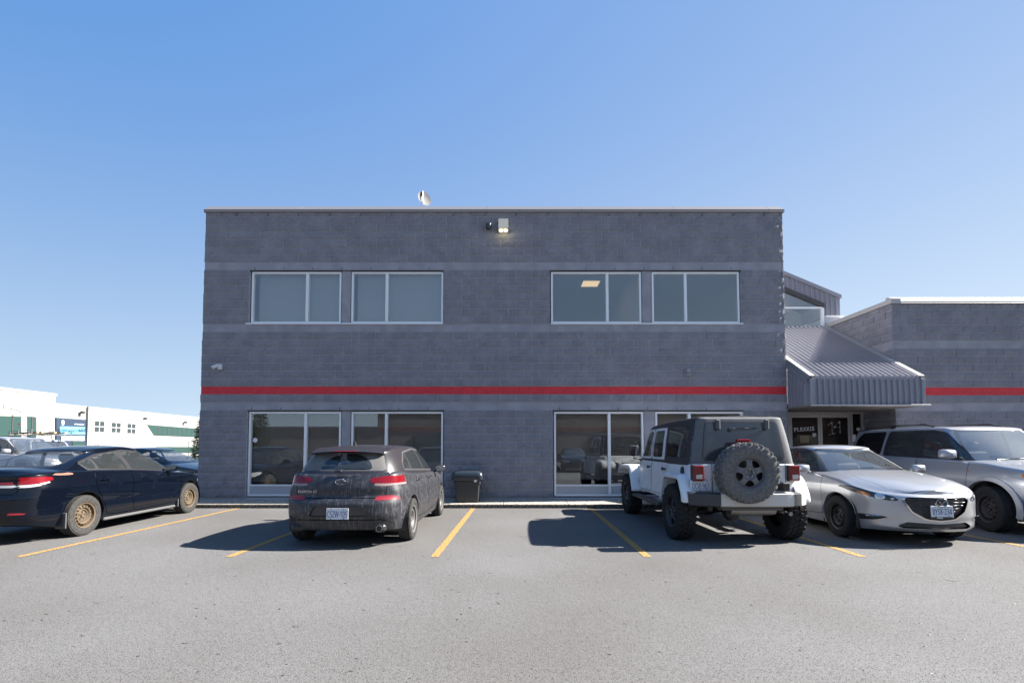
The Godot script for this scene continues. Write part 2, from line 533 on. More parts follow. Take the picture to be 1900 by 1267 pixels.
# ---------------------------------------------------------------- ground
func build_ground() -> void:
	var g := Soup.new()
	var n := 24
	for i in n:
		for j in n:                                    # one sheet, in squares so that no face is huge
			var x0 := -260.0 + 520.0 * i / n; var z0 := -360.0 + 520.0 * j / n; var s := 520.0 / n
			g.quad(Vector3(x0, 0, z0 + s), Vector3(x0 + s, 0, z0 + s), Vector3(x0 + s, 0, z0), Vector3(x0, 0, z0))
	setting("asphalt_ground", g, M.asphalt)
	# sidewalk and kerb: slabs with joints, sloping up to the wall
	var walk := hold(self, "sidewalk"); walk.set_meta("kind", "structure")
	var x := -9.3
	var k := 0
	while x < 18.0:
		var w: float = [1.52, 1.50, 1.53][k % 3]
		var s := Soup.new()
		var a := x + 0.006; var b := x + w - 0.006
		var zb := -12.03 if b < 7.2 else -13.3
		var prof := P([-11.2, 0.0, -11.203, 0.078, -11.222, 0.094, -11.36, 0.096, zb, 0.124, zb, 0.0])
		var q := Soup.new(); q.prism(prof, a, b)
		# prism lies in (z, y) with depth along x
		s.add(q, Transform3D(Basis(Vector3(0, 0, 1), Vector3(0, 1, 0), Vector3(1, 0, 0)), Vector3.ZERO))
		var h := [s]
		var face := cut(h, "e", P([-11.30, -0.1, -11.30, 0.088, -11.1, 0.088, -11.1, -0.1]), -100, 100)
		put(walk, "slab", h[0], M.concrete)
		put(walk, "kerb_face", face, M.dirty_kerb)
		x += w; k += 1
	# painted stall lines
	var ln := hold(self, "parking_lines"); ln.set_meta("kind", "structure")
	var rng := RandomNumberGenerator.new(); rng.seed = 77
	for L in [[-9.06, -9.06], [-6.352, -6.354], [-3.645, -3.63], [-0.995, -0.90], [1.745, 1.82], [4.52, 4.55], [7.30, 7.30], [10.0, 10.0]]:
		var s := Soup.new()
		var m := 26
		var e0: float = L[0]; var e1: float = L[1]
		for i in m:
			var t0 := float(i) / m; var t1 := float(i + 1) / m
			var z0 := lerpf(-6.22, -11.17, t0); var z1 := lerpf(-6.22, -11.17, t1)
			var c0 := lerpf(e0, e1, t0); var c1 := lerpf(e0, e1, t1)
			s.quad(Vector3(c0 - 0.052, 0.004, z0), Vector3(c0 + 0.052, 0.004, z0), Vector3(c1 + 0.052, 0.004, z1), Vector3(c1 - 0.052, 0.004, z1))
		put(ln, "painted_line", s, M.yellow_line)
	# drips of oil where engines stand
	var oil := hold(self, "oil_stains"); oil.set_meta("kind", "structure")
	for i in 46:
		var bay: float = [-7.7, -5.0, -2.3, 0.42, 3.1, 5.9][rng.randi() % 6]
		var c := Vector3(bay + rng.randfn(0.0, 0.55), 0.0022 + 0.00002 * i, rng.randf_range(-10.6, -6.3))
		if rng.randf() < 0.16: c = Vector3(rng.randf_range(-7, 7), c.y, rng.randf_range(-6.2, -2.6))
		var r := rng.randf_range(0.02, 0.09) * (1.6 if rng.randf() < 0.15 else 1.0)
		var fan := Soup.new(); var ring := []
		for q in 14: ring.append(c + Vector3(cos(q * TAU / 14), 0, sin(q * TAU / 14)) * r * rng.randf_range(0.65, 1.15))
		for q in 14: fan.tri(c, ring[(q + 1) % 14], ring[q])
		put(oil, "oil_spot", fan, M.oily_asphalt)
	# pits and dark crumbs in the asphalt
	var pit := Soup.new()
	for i in 420:
		var p := Vector3(rng.randf_range(-9, 9), 0.0, rng.randf_range(-6.4, -1.6))
		var r := rng.randf_range(0.004, 0.014)
		var ring := []
		for q in 6: ring.append(p + Vector3(cos(q * TAU / 6) * r * rng.randf_range(0.8, 2.0), 0.0015, sin(q * TAU / 6) * r * rng.randf_range(0.5, 0.9)))
		for q in 6: pit.tri(p + Vector3(0, 0.006, 0), ring[(q + 1) % 6], ring[q])
	var po := put(self, "gravel_crumbs", pit, M.dark_steel)
	tag(po, "dark gravel crumbs scattered over the asphalt lot", "gravel"); po.set_meta("kind", "stuff")

# ---------------------------------------------------------------- block walls
var block_meshes := []            # split-faced blocks, unit 0.39 x 0.19, face looking to +z
var flat_mesh: ArrayMesh
var block_soups := []
var flat_soup: Soup

func make_blocks() -> void:
	var rng := RandomNumberGenerator.new(); rng.seed = 404
	for k in 8:
		var s := Soup.new()
		var rows := []
		for j in 4:
			var row := PackedVector3Array()
			for i in 6:
				var edge := i == 0 or i == 5 or j == 0 or j == 3
				var z := rng.randf_range(0.006, 0.014) if edge else rng.randf_range(0.012, 0.030)
				row.append(Vector3((i / 5.0 - 0.5) * 0.386 + (0.0 if edge else rng.randf_range(-0.02, 0.02)), (j / 3.0 - 0.5) * 0.186 + (0.0 if edge else rng.randf_range(-0.015, 0.015)), z))
			rows.append(row)
		s.fgrid(rows)
		for j in 3:
			for c in [0, 5]:
				var a: Vector3 = rows[j][c]; var b: Vector3 = rows[j + 1][c]
				s._out(a, b, Vector3(b.x, b.y, -0.03), Vector3(a.x, a.y, -0.03), Vector3.ZERO)
		for i in 5:
			for r in [0, 3]:
				var a: Vector3 = rows[r][i]; var b: Vector3 = rows[r][i + 1]
				s._out(a, b, Vector3(b.x, b.y, -0.03), Vector3(a.x, a.y, -0.03), Vector3.ZERO)
		block_soups.append(s); block_meshes.append(s.mesh())
	flat_soup = Soup.new()
	flat_soup.cbox(Vector3(0, 0, -0.022), Vector3(0.393, 0.195, 0.05), 0.004)
	flat_mesh = flat_soup.mesh()

# lays courses on a wall. face: origin at the wall's lower left corner, x along it, z outwards.
func lay(owner_: Node3D, face: Transform3D, length: float, kinds: Array, holes: Array, budget: int, seed_: int, corner_l := false, corner_r := false) -> void:
	var rng := RandomNumberGenerator.new(); rng.seed = seed_
	var list := []
	for k in kinds.size():
		var y: float = 0.1 + 0.2 * k
		var x := -0.2 if k % 2 else 0.0
		while x < length - 0.02:
			var spans := [[maxf(x, 0.0), minf(x + 0.4, length)]]
			for h in holes:
				if y > h[1] and y < h[3]:
					var nx := []
					for sp in spans:
						if sp[1] <= h[0] or sp[0] >= h[2]: nx.append(sp)
						else:
							if sp[0] < h[0] - 0.03: nx.append([sp[0], h[0]])
							if sp[1] > h[2] + 0.03: nx.append([h[2], sp[1]])
					spans = nx
			for sp in spans:
				if sp[1] - sp[0] > 0.03:
					list.append([sp[0], sp[1], y, kinds[k]])
			x += 0.4
	var order := range(list.size())
	var eye := face.affine_inverse() * Vector3(0, EYE, 0)
	var key := func(i): return Vector2((list[i][0] + list[i][1]) * 0.5 - eye.x, list[i][2] - eye.y).length() + (100.0 if list[i][2] < 0.75 or list[i][0] > 13.5 else 0.0)
	order.sort_custom(func(a, b): return key.call(a) < key.call(b))
	var rest := {}
	for r in order.size():
		var b = list[order[r]]
		var w: float = b[1] - b[0]
		var kd: String = b[3]
		var v := rng.randi() % 8
		var tone := rng.randi() % 3
		var at := Transform3D(Basis.from_scale(Vector3(w / 0.4, 1, 1)), Vector3((b[0] + b[1]) * 0.5, b[2], 0.0))
		if kd == "split":
			if rng.randf() < 0.5: at.basis = at.basis * Basis(Vector3.BACK, PI)
			var out := rng.randf_range(0.008, 0.020)       # corner blocks stand a little past the wall's end
			if corner_l and b[0] < 0.01: at.basis = at.basis * Basis.from_scale(Vector3((w + out) / w, 1, 1)); at.origin.x -= out * 0.5
			if corner_r and b[1] > length - 0.01: out *= 0.35; at.basis = at.basis * Basis.from_scale(Vector3((w + out) / w, 1, 1)); at.origin.x += out * 0.5
		var mt: Material = M["split_block_%d" % tone] if kd == "split" else (M.red_paint if kd == "red" else M.smooth_block)
		if r < budget:
			var o := put(owner_, "block", block_meshes[v] if kd == "split" else flat_mesh, mt)
			o.transform = face * at
		else:
			var mk := kd + str(tone) if kd == "split" else kd
			if not rest.has(mk): rest[mk] = [Soup.new(), mt]
			rest[mk][0].add(block_soups[v] if kd == "split" else flat_soup, face * at)
	for mk in rest:
		var o := put(owner_, "block_field", rest[mk][0], rest[mk][1])
		o.set_meta("kind", "stuff")

# the wall behind the blocks, with openings: boxes between the edges of the holes
func backing(s: Soup, face: Transform3D, length: float, height: float, thick: float, holes: Array) -> void:
	var xs := [0.0, length]; var ys := [0.0, height]
	for h in holes: xs.append_array([h[0], h[2]]); ys.append_array([h[1], h[3]])
	xs.sort(); ys.sort()
	for i in xs.size() - 1:
		for j in ys.size() - 1:
			if xs[i + 1] - xs[i] < 0.001 or ys[j + 1] - ys[j] < 0.001: continue
			var c := Vector2((xs[i] + xs[i + 1]) * 0.5, (ys[j] + ys[j + 1]) * 0.5)
			var open := false
			for h in holes:
				if c.x > h[0] and c.x < h[2] and c.y > h[1] and c.y < h[3]: open = true
			if not open:
				var q := Soup.new()
				q.lohi(Vector3(xs[i], ys[j], -thick), Vector3(xs[i + 1], ys[j + 1], 0.0))
				s.add(q, face)

const WX := -7.89
const WR := 6.97
const WZ := -12.07
const Y0 := 0.158

func window(b: Node3D, x0: float, x1: float, y0: float, y1: float, split_at: float, panel: float) -> void:
	var w := hold(b, "window")
	var z := WZ - 0.075
	var f := Soup.new(); var t := 0.05; var d := 0.09
	f.cbox(Vector3((x0 + x1) * 0.5, y1 - t * 0.5, z), Vector3(x1 - x0, t, d), 0.004)
	f.cbox(Vector3((x0 + x1) * 0.5, y0 + t * 0.5, z), Vector3(x1 - x0, t, d), 0.004)
	for x in [x0 + t * 0.5, x1 - t * 0.5]:
		f.cbox(Vector3(x, (y0 + y1) * 0.5, z), Vector3(t, y1 - y0 - 2 * t - 0.002, d), 0.004)
	f.cbox(Vector3(split_at, (y0 + y1) * 0.5, z), Vector3(0.07, y1 - y0 - 2 * t - 0.002, d + 0.012), 0.004)
	if panel > 0.0:
		f.cbox(Vector3((x0 + x1) * 0.5, y0 + panel - 0.02, z), Vector3(x1 - x0 - 2 * t - 0.002, 0.04, d - 0.01), 0.004)
	put(w, "frame", f, M.aluminium)
	if panel > 0.0:
		for e in [[x0 + t, split_at - 0.035], [split_at + 0.035, x1 - t]]:
			var p := Soup.new(); p.cbox(Vector3((e[0] + e[1]) * 0.5, y0 + (t + panel - 0.04) * 0.5, z), Vector3(e[1] - e[0] - 0.002, panel - 0.04 - t - 0.002, 0.05), 0.004)
			put(w, "panel", p, M.aluminium_panel)
	for e in [[x0 + t, split_at - 0.035], [split_at + 0.035, x1 - t]]:
		var p := Soup.new(); p.lohi(Vector3(e[0], y0 + t + maxf(panel - t, 0.0), z - 0.006), Vector3(e[1], y1 - t, z + 0.006))
		put(w, "pane", p, M.window_glass)

func build_office() -> void:
	var b := thing("office_building", "two storey grey block building with red stripe and paired aluminium windows", "building", Vector3.ZERO)
	var holes := [[1.16, 4.40, 6.14, 5.80], [8.86, 4.40, 13.76, 5.80], [1.19, 0.0, 6.17, 2.20], [8.93, 0.0, 13.76, 2.20]]   # metres from the lower left corner
	var face := Transform3D(Basis.IDENTITY, Vector3(WX, Y0, WZ))
	var s := Soup.new()
	backing(s, Transform3D(Basis.IDENTITY, Vector3(WX, Y0, WZ)), WR - WX, 7.36, 0.28, holes)
	s.lohi(Vector3(WX, 0.0, WZ - 0.28), Vector3(WR, Y0, WZ - 0.012))                    # footing
	s.lohi(Vector3(WX, 0.0, -30), Vector3(WX + 0.28, 7.4, WZ - 0.28))
	s.lohi(Vector3(WR - 0.28, 0.0, -30), Vector3(WR, 7.4, WZ - 0.28))
	s.lohi(Vector3(WX, 0.0, -30.3), Vector3(WR, 7.4, -30))
	put(b, "wall", s, M.mortar)
	for k in [11, 13, 21, 29]:                          # paint runs over the joints of the smooth courses
		var st := Soup.new(); st.lohi(Vector3(WX, Y0 + 0.2 * k, WZ - 0.01), Vector3(WR, Y0 + 0.2 * k + 0.2, WZ + 0.0015)); put(b, "painted_joint", st, M.red_paint if k == 13 else M.smooth_block)
	var rf := Soup.new(); rf.lohi(Vector3(WX + 0.28, 7.05, -30), Vector3(WR - 0.28, 7.2, WZ - 0.28))
	put(b, "roof", rf, M.flashing_edge)
	var kinds := []
	for k in 37:
		kinds.append("red" if k == 13 else ("smooth" if k in [11, 21, 29] else "split"))
	lay(b, face, WR - WX, kinds, holes, 300, 1, true, true)
	# the outer end of the wall, one block deep, seen as the ragged corner
	var side := Soup.new()
	for k in 37:
		if kinds[k] == "split":
			side.add(block_soups[k % 8], Transform3D(Basis(Vector3.UP, -PI / 2), Vector3(WX, Y0 + 0.1 + 0.2 * k, WZ - 0.2)))
			side.add(block_soups[(k + 3) % 8], Transform3D(Basis(Vector3.UP, PI / 2), Vector3(WR - 0.03, Y0 + 0.1 + 0.2 * k, WZ - 0.2)))
	var so := put(b, "corner_block", side, M.split_block_0); so.set_meta("kind", "stuff")
	# piers between paired windows
	for p in [[-4.365, -4.14, 4.558, 5.958], [3.335, 3.575, 4.558, 5.958], [-4.315, -4.09, 0.17, 2.358], [3.345, 3.62, 0.17, 2.358]]:
		var q := Soup.new(); q.cbox(Vector3((p[0] + p[1]) * 0.5, (p[2] + p[3]) * 0.5, WZ - 0.12), Vector3(p[1] - p[0], p[3] - p[2] - 0.004, 0.21), 0.006)
		put(b, "pier", q, M.smooth_block)
	# lintel angles over, sills under the openings
	for o in [[-6.74, -1.74, 5.958], [0.96, 5.88, 5.958], [-6.71, -1.71, 2.358], [1.03, 5.88, 2.358]]:
		var q := Soup.new(); q.lohi(Vector3(o[0], o[2] - 0.022, WZ - 0.2), Vector3(o[1], o[2] - 0.002, WZ + 0.006))
		put(b, "lintel", q, M.dark_steel)
	for o in [[-6.80, -1.75], [0.98, 5.90]]:
		var q := Soup.new(); q.cbox(Vector3((o[0] + o[1]) * 0.5, 4.567, WZ - 0.04), Vector3(o[1] - o[0], 0.032, 0.14), 0.004)
		put(b, "sill", q, M.aluminium)
	window(b, -6.69, -4.385, 4.584, 5.925, -5.26, 0.0)
	window(b, -4.125, -1.765, 4.584, 5.925, -3.215, 0.0)
	window(b, 1.0, 3.32, 4.584, 5.925, 2.445, 0.0)
	window(b, 3.59, 5.84, 4.584, 5.925, 4.455, 0.0)
	window(b, -6.67, -4.335, 0.19, 2.322, -5.235, 0.29)
	window(b, -4.075, -1.745, 0.19, 2.322, -3.19, 0.29)
	window(b, 1.065, 3.335, 0.19, 2.322, 2.465, 0.29)
	window(b, 3.635, 5.855, 0.19, 2.322, 4.5, 0.29)
	# metal coping along the parapet, in lengths with joints
	var x := WX - 0.045
	var k := 0
	while x < WR + 0.04:
		var e: float = minf(x + [2.45, 2.40, 2.43][k % 3], WR + 0.045)
		var c := Soup.new()
		var prof := P([WZ + 0.05, 7.462, WZ + 0.062, 7.468, WZ + 0.048, 7.486, WZ + 0.046, 7.530, WZ - 0.17, 7.712, WZ - 0.34, 7.712, WZ - 0.34, 7.462])
		var q := Soup.new(); q.prism(prof, x + 0.003, e - 0.003)
		c.add(q, Transform3D(Basis(Vector3(0, 0, 1), Vector3(0, 1, 0), Vector3(1, 0, 0)), Vector3.ZERO))
		var h := [c]
		var front := cut(h, "e", P([WZ + 0.03, 7.3, WZ + 0.03, 7.529, WZ + 0.2, 7.529, WZ + 0.2, 7.3]), -100, 100)
		var cp := put(b, "coping", h[0], M.roof_flashing)
		put(cp, "coping_face", front, M.roof_flashing)
		x = e; k += 1
	# weep vents
	var vent := Soup.new(); vent.box(Vector3.ZERO, Vector3(0.011, 0.062, 0.02))
	var vm := vent.mesh()
	for i in 18:
		put(b, "weep_vent", vm, M.black_plastic).position = Vector3(-7.1 + i * 0.8, 7.40, WZ + 0.008)
	for o in [-6.6, 1.9]:
		for i in (7 if o < 0 else 6):
			put(b, "weep_vent", vm, M.black_plastic).position = Vector3(o + i * 0.745, 5.998, WZ + 0.001)
			put(b, "weep_vent", vm, M.black_plastic).position = Vector3(o + i * 0.745 - (0.0 if o < 0 else 0.7), 2.398, WZ + 0.001)
	for x2 in [0.1, 0.78, -7.0, -7.4]:
		put(b, "weep_vent", vm, M.black_plastic).position = Vector3(x2, 0.19, WZ + 0.008)
	# rooms behind the windows
	var room := hold(b, "upper_room")
	var a := Soup.new()
	a.lohi(Vector3(WX + 0.3, 6.35, -19), Vector3(WR - 0.3, 6.4, WZ - 0.29)); put(room, "ceiling", a, M.room_ceiling)
	a = Soup.new(); a.lohi(Vector3(WX + 0.3, 3.5, -19), Vector3(WR - 0.3, 3.55, WZ - 0.29)); put(room, "floor", a, M.room_floor)
	a = Soup.new(); a.lohi(Vector3(WX + 0.3, 3.5, -19.1), Vector3(WR - 0.3, 6.4, -19)); put(room, "back_wall", a, M.room_wall)
	a = Soup.new(); a.lohi(Vector3(-0.5, 3.55, -18.9), Vector3(-0.4, 6.35, WZ - 0.29)); a.lohi(Vector3(3.40, 3.55, -17.0), Vector3(3.5, 6.35, WZ - 0.29)); put(room, "partition", a, M.room_wall)
	for p in [[-6.64, -4.40], [-4.08, -1.80]]:
		a = Soup.new(); a.lohi(Vector3(p[0] + 0.06, 4.6, WZ - 0.215), Vector3(p[1] - 0.02, 5.87, WZ - 0.21)); put(room, "blind", a, M.pale_blind)
		a = Soup.new(); a.lohi(Vector3(p[0] + 0.04, 5.86, WZ - 0.25), Vector3(p[1], 5.95, WZ - 0.17)); put(room, "blind_box", a, M.pale_blind)
	var low := hold(b, "lower_room")
	a = Soup.new(); a.lohi(Vector3(WX + 0.3, 2.95, -19), Vector3(WR - 0.3, 3.0, WZ - 0.29)); put(low, "ceiling", a, M.room_ceiling)
	a = Soup.new(); a.lohi(Vector3(WX + 0.3, 0.1, -19), Vector3(WR - 0.3, 0.16, WZ - 0.29)); put(low, "floor", a, M.room_floor)
	a = Soup.new(); a.lohi(Vector3(WX + 0.3, 0.1, -19.1), Vector3(WR - 0.3, 3.0, -19)); put(low, "back_wall", a, M.room_wall)
	for p in [[-6.62, -5.26, 0.56], [-5.21, -4.38, 0.56], [-4.03, -3.22, 0.5], [-3.16, -1.8, 0.5], [1.12, 2.43, 0.62], [2.50, 3.29, 0.5], [3.68, 4.46, 0.5], [4.54, 5.81, 0.5]]:
		a = Soup.new(); a.lohi(Vector3(p[0], p[2], WZ - 0.185), Vector3(p[1], 2.31, WZ - 0.18)); put(low, "blind", a, M.brown_blind)
		a = Soup.new(); a.lohi(Vector3(p[0], p[2] - 0.025, WZ - 0.19), Vector3(p[1], p[2], WZ - 0.175)); put(low, "blind_rail", a, M.dark_steel)
	# lit ceiling panel upstairs
	var cl := thing("ceiling_light", "lit warm ceiling panel seen through upper window", "ceiling light", Vector3(2.35, 6.345, -14.1))
	a = Soup.new(); a.lohi(Vector3(-0.27, -0.035, -0.27), Vector3(0.27, -0.0, 0.27)); put(cl, "tray", a, M.white_plastic)
	a = Soup.new(); a.lohi(Vector3(-0.245, -0.042, -0.24), Vector3(0.245, -0.037, 0.24)); put(cl, "diffuser", a, M.panel_glow)
	var al := AreaLight3D.new(); al.area_size = Vector2(0.48, 0.46); al.light_energy = 0.06; al.light_color = Color(1.0, 0.86, 0.66); al.shadow_enabled = true; al.area_range = 12.0
	cl.add_child(al); al.position = Vector3(0, -0.05, 0); al.rotation.x = -PI / 2
	# office furniture seen faintly
	var cab := thing("filing_cabinet", "pale cabinet standing inside behind the upper window with the lit panel", "cabinet", Vector3(2.45, 3.55, -15.2))
	a = Soup.new(); a.cbox(Vector3(0, 0.75, 0), Vector3(0.5, 1.5, 0.5), 0.01); put(cab, "body", a, M.white_plastic)
	for q in 3:
		a = Soup.new(); a.cbox(Vector3(0, 0.3 + q * 0.47, 0.255), Vector3(0.46, 0.43, 0.02), 0.006); put(cab, "drawer", a, M.room_wall)
	var st := thing("round_sticker", "small white round sticker on lower window beside the wall corner", "sticker", Vector3(-6.52, 1.60, WZ - 0.066))
	a = Soup.new(); a.lathe([Vector2(0.0, 0.002), Vector2(0.06, 0.002), Vector2(0.06, 0.0)], 20, Transform3D(Basis(Vector3.RIGHT, PI / 2), Vector3.ZERO)); put(st, "disc", a, M.white_plastic)

func build_fixtures() -> void:
	# wall pack lamp, lit
	var w := thing("wall_lamp", "square metal wall lamp with two lit bulbs high on grey wall", "wall lamp", Vector3(-0.22, 7.07, WZ + 0.02))
	var a := Soup.new()
	a.prism(P([0, -0.17, 0.0, 0.17, 0.12, 0.17, 0.19, -0.10, 0.17, -0.13]), -0.125, 0.125, Transform3D(Basis(Vector3(0, 0, 1), Vector3(0, 1, 0), Vector3(1, 0, 0)), Vector3.ZERO))
	put(w, "housing", a, M.lamp_housing)
	for sx in [-0.058, 0.058]:
		a = Soup.new(); a.lathe([Vector2(0, -0.03), Vector2(0.032, -0.022), Vector2(0.044, 0), Vector2(0.032, 0.022), Vector2(0, 0.03)], 14)
		put(w, "bulb", a, M.lamp_glow).position = Vector3(sx, -0.155, 0.15)
		var o := OmniLight3D.new(); o.light_energy = 0.006; o.light_color = Color(1.0, 0.93, 0.75); o.light_size = 0.04; o.omni_range = 8.0; o.omni_attenuation = 2.0; o.shadow_enabled = true
		w.add_child(o); o.position = Vector3(sx, -0.155, 0.15)
	# black dome camera beside it
	w = thing("dome_camera", "small black dome camera on wall beside the lit lamp", "camera", Vector3(-0.60, 7.05, WZ + 0.02))
	a = Soup.new(); a.lathe([Vector2(0.0, 0.06), Vector2(0.075, 0.06), Vector2(0.08, 0.0), Vector2(0.07, -0.045), Vector2(0.04, -0.075), Vector2(0, -0.085)], 18); put(w, "dome", a, M.bin_lid).position = Vector3(0, 0, 0.09)
	a = Soup.new(); a.cbox(Vector3(0, 0.05, 0.05), Vector3(0.06, 0.06, 0.1), 0.01); put(w, "bracket", a, M.black_plastic)
	# white camera and box
	w = thing("security_camera", "white security camera with junction box on wall above the red stripe", "camera", Vector3(-7.43, 3.45, WZ + 0.02)); w.scale = Vector3.ONE * 0.72
	a = Soup.new(); a.cbox(Vector3(0.05, 0.0, 0.05), Vector3(0.14, 0.19, 0.1), 0.012); put(w, "junction_box", a, M.white_plastic)
	a = Soup.new(); a.cbox(Vector3.ZERO, Vector3(0.13, 0.11, 0.24), 0.03)
	var bd := put(w, "camera_body", a, M.white_plastic); bd.position = Vector3(-0.055, 0.0, 0.16); bd.rotation = Vector3(0.5, -0.35, 0.2)
	a = Soup.new(); a.lathe([Vector2(0, 0.014), Vector2(0.045, 0.012), Vector2(0.055, 0.0), Vector2(0, 0)], 16, Transform3D(Basis(Vector3.RIGHT, PI / 2), Vector3.ZERO))
	var ey := put(w, "lens_ring", a, M.white_plastic); ey.position = Vector3(-0.075, -0.075, 0.24); ey.rotation = Vector3(0.5, -0.2, 0)
	for sx in [-0.02, 0.022]:
		a = Soup.new(); a.lathe([Vector2(0, 0.004), Vector2(0.016, 0.002), Vector2(0.016, 0)], 10, Transform3D(Basis(Vector3.RIGHT, PI / 2), Vector3(sx, 0, 0.014))); put(ey, "lens", a, M.black_plastic)
	# small round sensor
	w = thing("round_sensor", "small round grey sensor with bracket on wall above the red stripe", "sensor", Vector3(4.45, 3.32, WZ + 0.02))
	a = Soup.new(); a.lathe([Vector2(0, 0.12), Vector2(0.05, 0.115), Vector2(0.062, 0.08), Vector2(0.062, 0)], 18, Transform3D(Basis(Vector3.RIGHT, PI / 2), Vector3(0, 0.03, 0))); put(w, "head", a, M.smooth_block)
	a = Soup.new(); a.cbox(Vector3(0.02, -0.06, 0.04), Vector3(0.14, 0.03, 0.05), 0.01); put(w, "bracket", a, M.aluminium_panel)
	# dish antenna on the roof
	w = thing("dish_antenna", "small grey dish antenna on a thin pole above the parapet", "antenna", Vector3(-2.42, 7.2, WZ - 0.55))
	a = Soup.new(); a.tube([Vector3(0, 0, 0), Vector3(0, 1.13, 0)], 0.021, 10); put(w, "pole", a, M.aluminium)
	var dish := []
	for r in 6:
		var row := PackedVector3Array()
		for k in 25: row.append(Vector3(cos(TAU * k / 24) * 0.043 * r, sin(TAU * k / 24) * 0.036 * r, 0.0016 * r * r))
		dish.append(row)
	a = Soup.new(); a.grid(dish); var ds := put(w, "dish", a, M.dish_grey); ds.position = Vector3(0.015, 0.97, -0.09); ds.rotation = Vector3(0, 0.8, 0)
	a = Soup.new(); a.cbox(Vector3(-0.05, 1.06, -0.02), Vector3(0.06, 0.09, 0.08), 0.01); put(w, "receiver", a, M.black_plastic)
	# litter bin
	w = thing("litter_bin", "black plastic bin with domed lid on sidewalk by the wall", "bin", Vector3(-1.07, 0.106, -11.66))
	var rows := []
	for L in [[0.0, 0.545, 0.40, 0.03], [0.03, 0.55, 0.405, 0.04], [0.42, 0.60, 0.45, 0.05], [0.43, 0.64, 0.48, 0.05], [0.50, 0.645, 0.485, 0.05], [0.505, 0.61, 0.46, 0.05], [0.56, 0.62, 0.465, 0.05]]:
		rows.append(ring_rect(L[1], L[2], L[3], L[0]))
	a = Soup.new(); a.fgrid(rows); a.smooth(30); put(w, "body", a, M.bin_plastic)
	rows = []
	for L in [[0.53, 0.70, 0.53, 0.06], [0.55, 0.745, 0.57, 0.08], [0.62, 0.75, 0.575, 0.09], [0.68, 0.735, 0.56, 0.1], [0.73, 0.69, 0.50, 0.12], [0.755, 0.58, 0.40, 0.14], [0.765, 0.3, 0.2, 0.09], [0.766, 0.02, 0.02, 0.005]]:
		rows.append(ring_rect(L[1], L[2], L[3], L[0]))
	a = Soup.new(); a.fgrid(rows); a.smooth(50); put(w, "lid", a, M.bin_lid)
	a = Soup.new(); a.cbox(Vector3(0.2, 0.515, 0.265), Vector3(0.07, 0.05, 0.03), 0.008); put(w, "latch", a, M.aluminium)
	for sx in [-0.13, 0.12]:
		a = Soup.new(); a.cbox(Vector3(sx, 0.015, 0.205), Vector3(0.14, 0.03, 0.02), 0.004); put(w, "foot_slot", a, M.black_plastic)

static func ring_rect(w: float, d: float, r: float, y: float) -> PackedVector3Array:
	var o := PackedVector3Array()
	for c in 4:
		var sx := 1.0 if c in [0, 3] else -1.0
		var sz := 1.0 if c in [0, 1] else -1.0
		for k in 5:
			var t := (c + k / 4.0) * PI / 2
			o.append(Vector3(sx * (w * 0.5 - r) + cos(t) * r, y, sz * (d * 0.5 - r) + sin(t) * r))
	o.append(o[0])
	return o

# ---------------------------------------------------------------- wing, canopy and entrance
func ribbed(s: Soup, o: Vector3, along: Vector3, up: Vector3, nrm: Vector3, n: int, len_of: Callable, base_of: Callable, tall := 0.045) -> void:
	# standing ribs: n of them set along a panel, each from base_of(t) to base_of(t)+len_of(t)
	for i in n:
		var t := (i + 0.5) / n
		var c := o + along * t + up * float(base_of.call(t))
		var L := float(len_of.call(t))
		if L < 0.02: continue
		var a := along.normalized() * 0.018
		var e := along.normalized() * 0.008
		var q := [c - a, c - e + nrm * tall, c + e + nrm * tall, c + a]
		var u := up * L
		for k in 3: s.quad(q[k], q[k + 1], q[k + 1] + u, q[k] + u)
		s.quad(q[0], q[1], q[2], q[3]); s.quad(q[0] + u, q[3] + u, q[2] + u, q[1] + u)

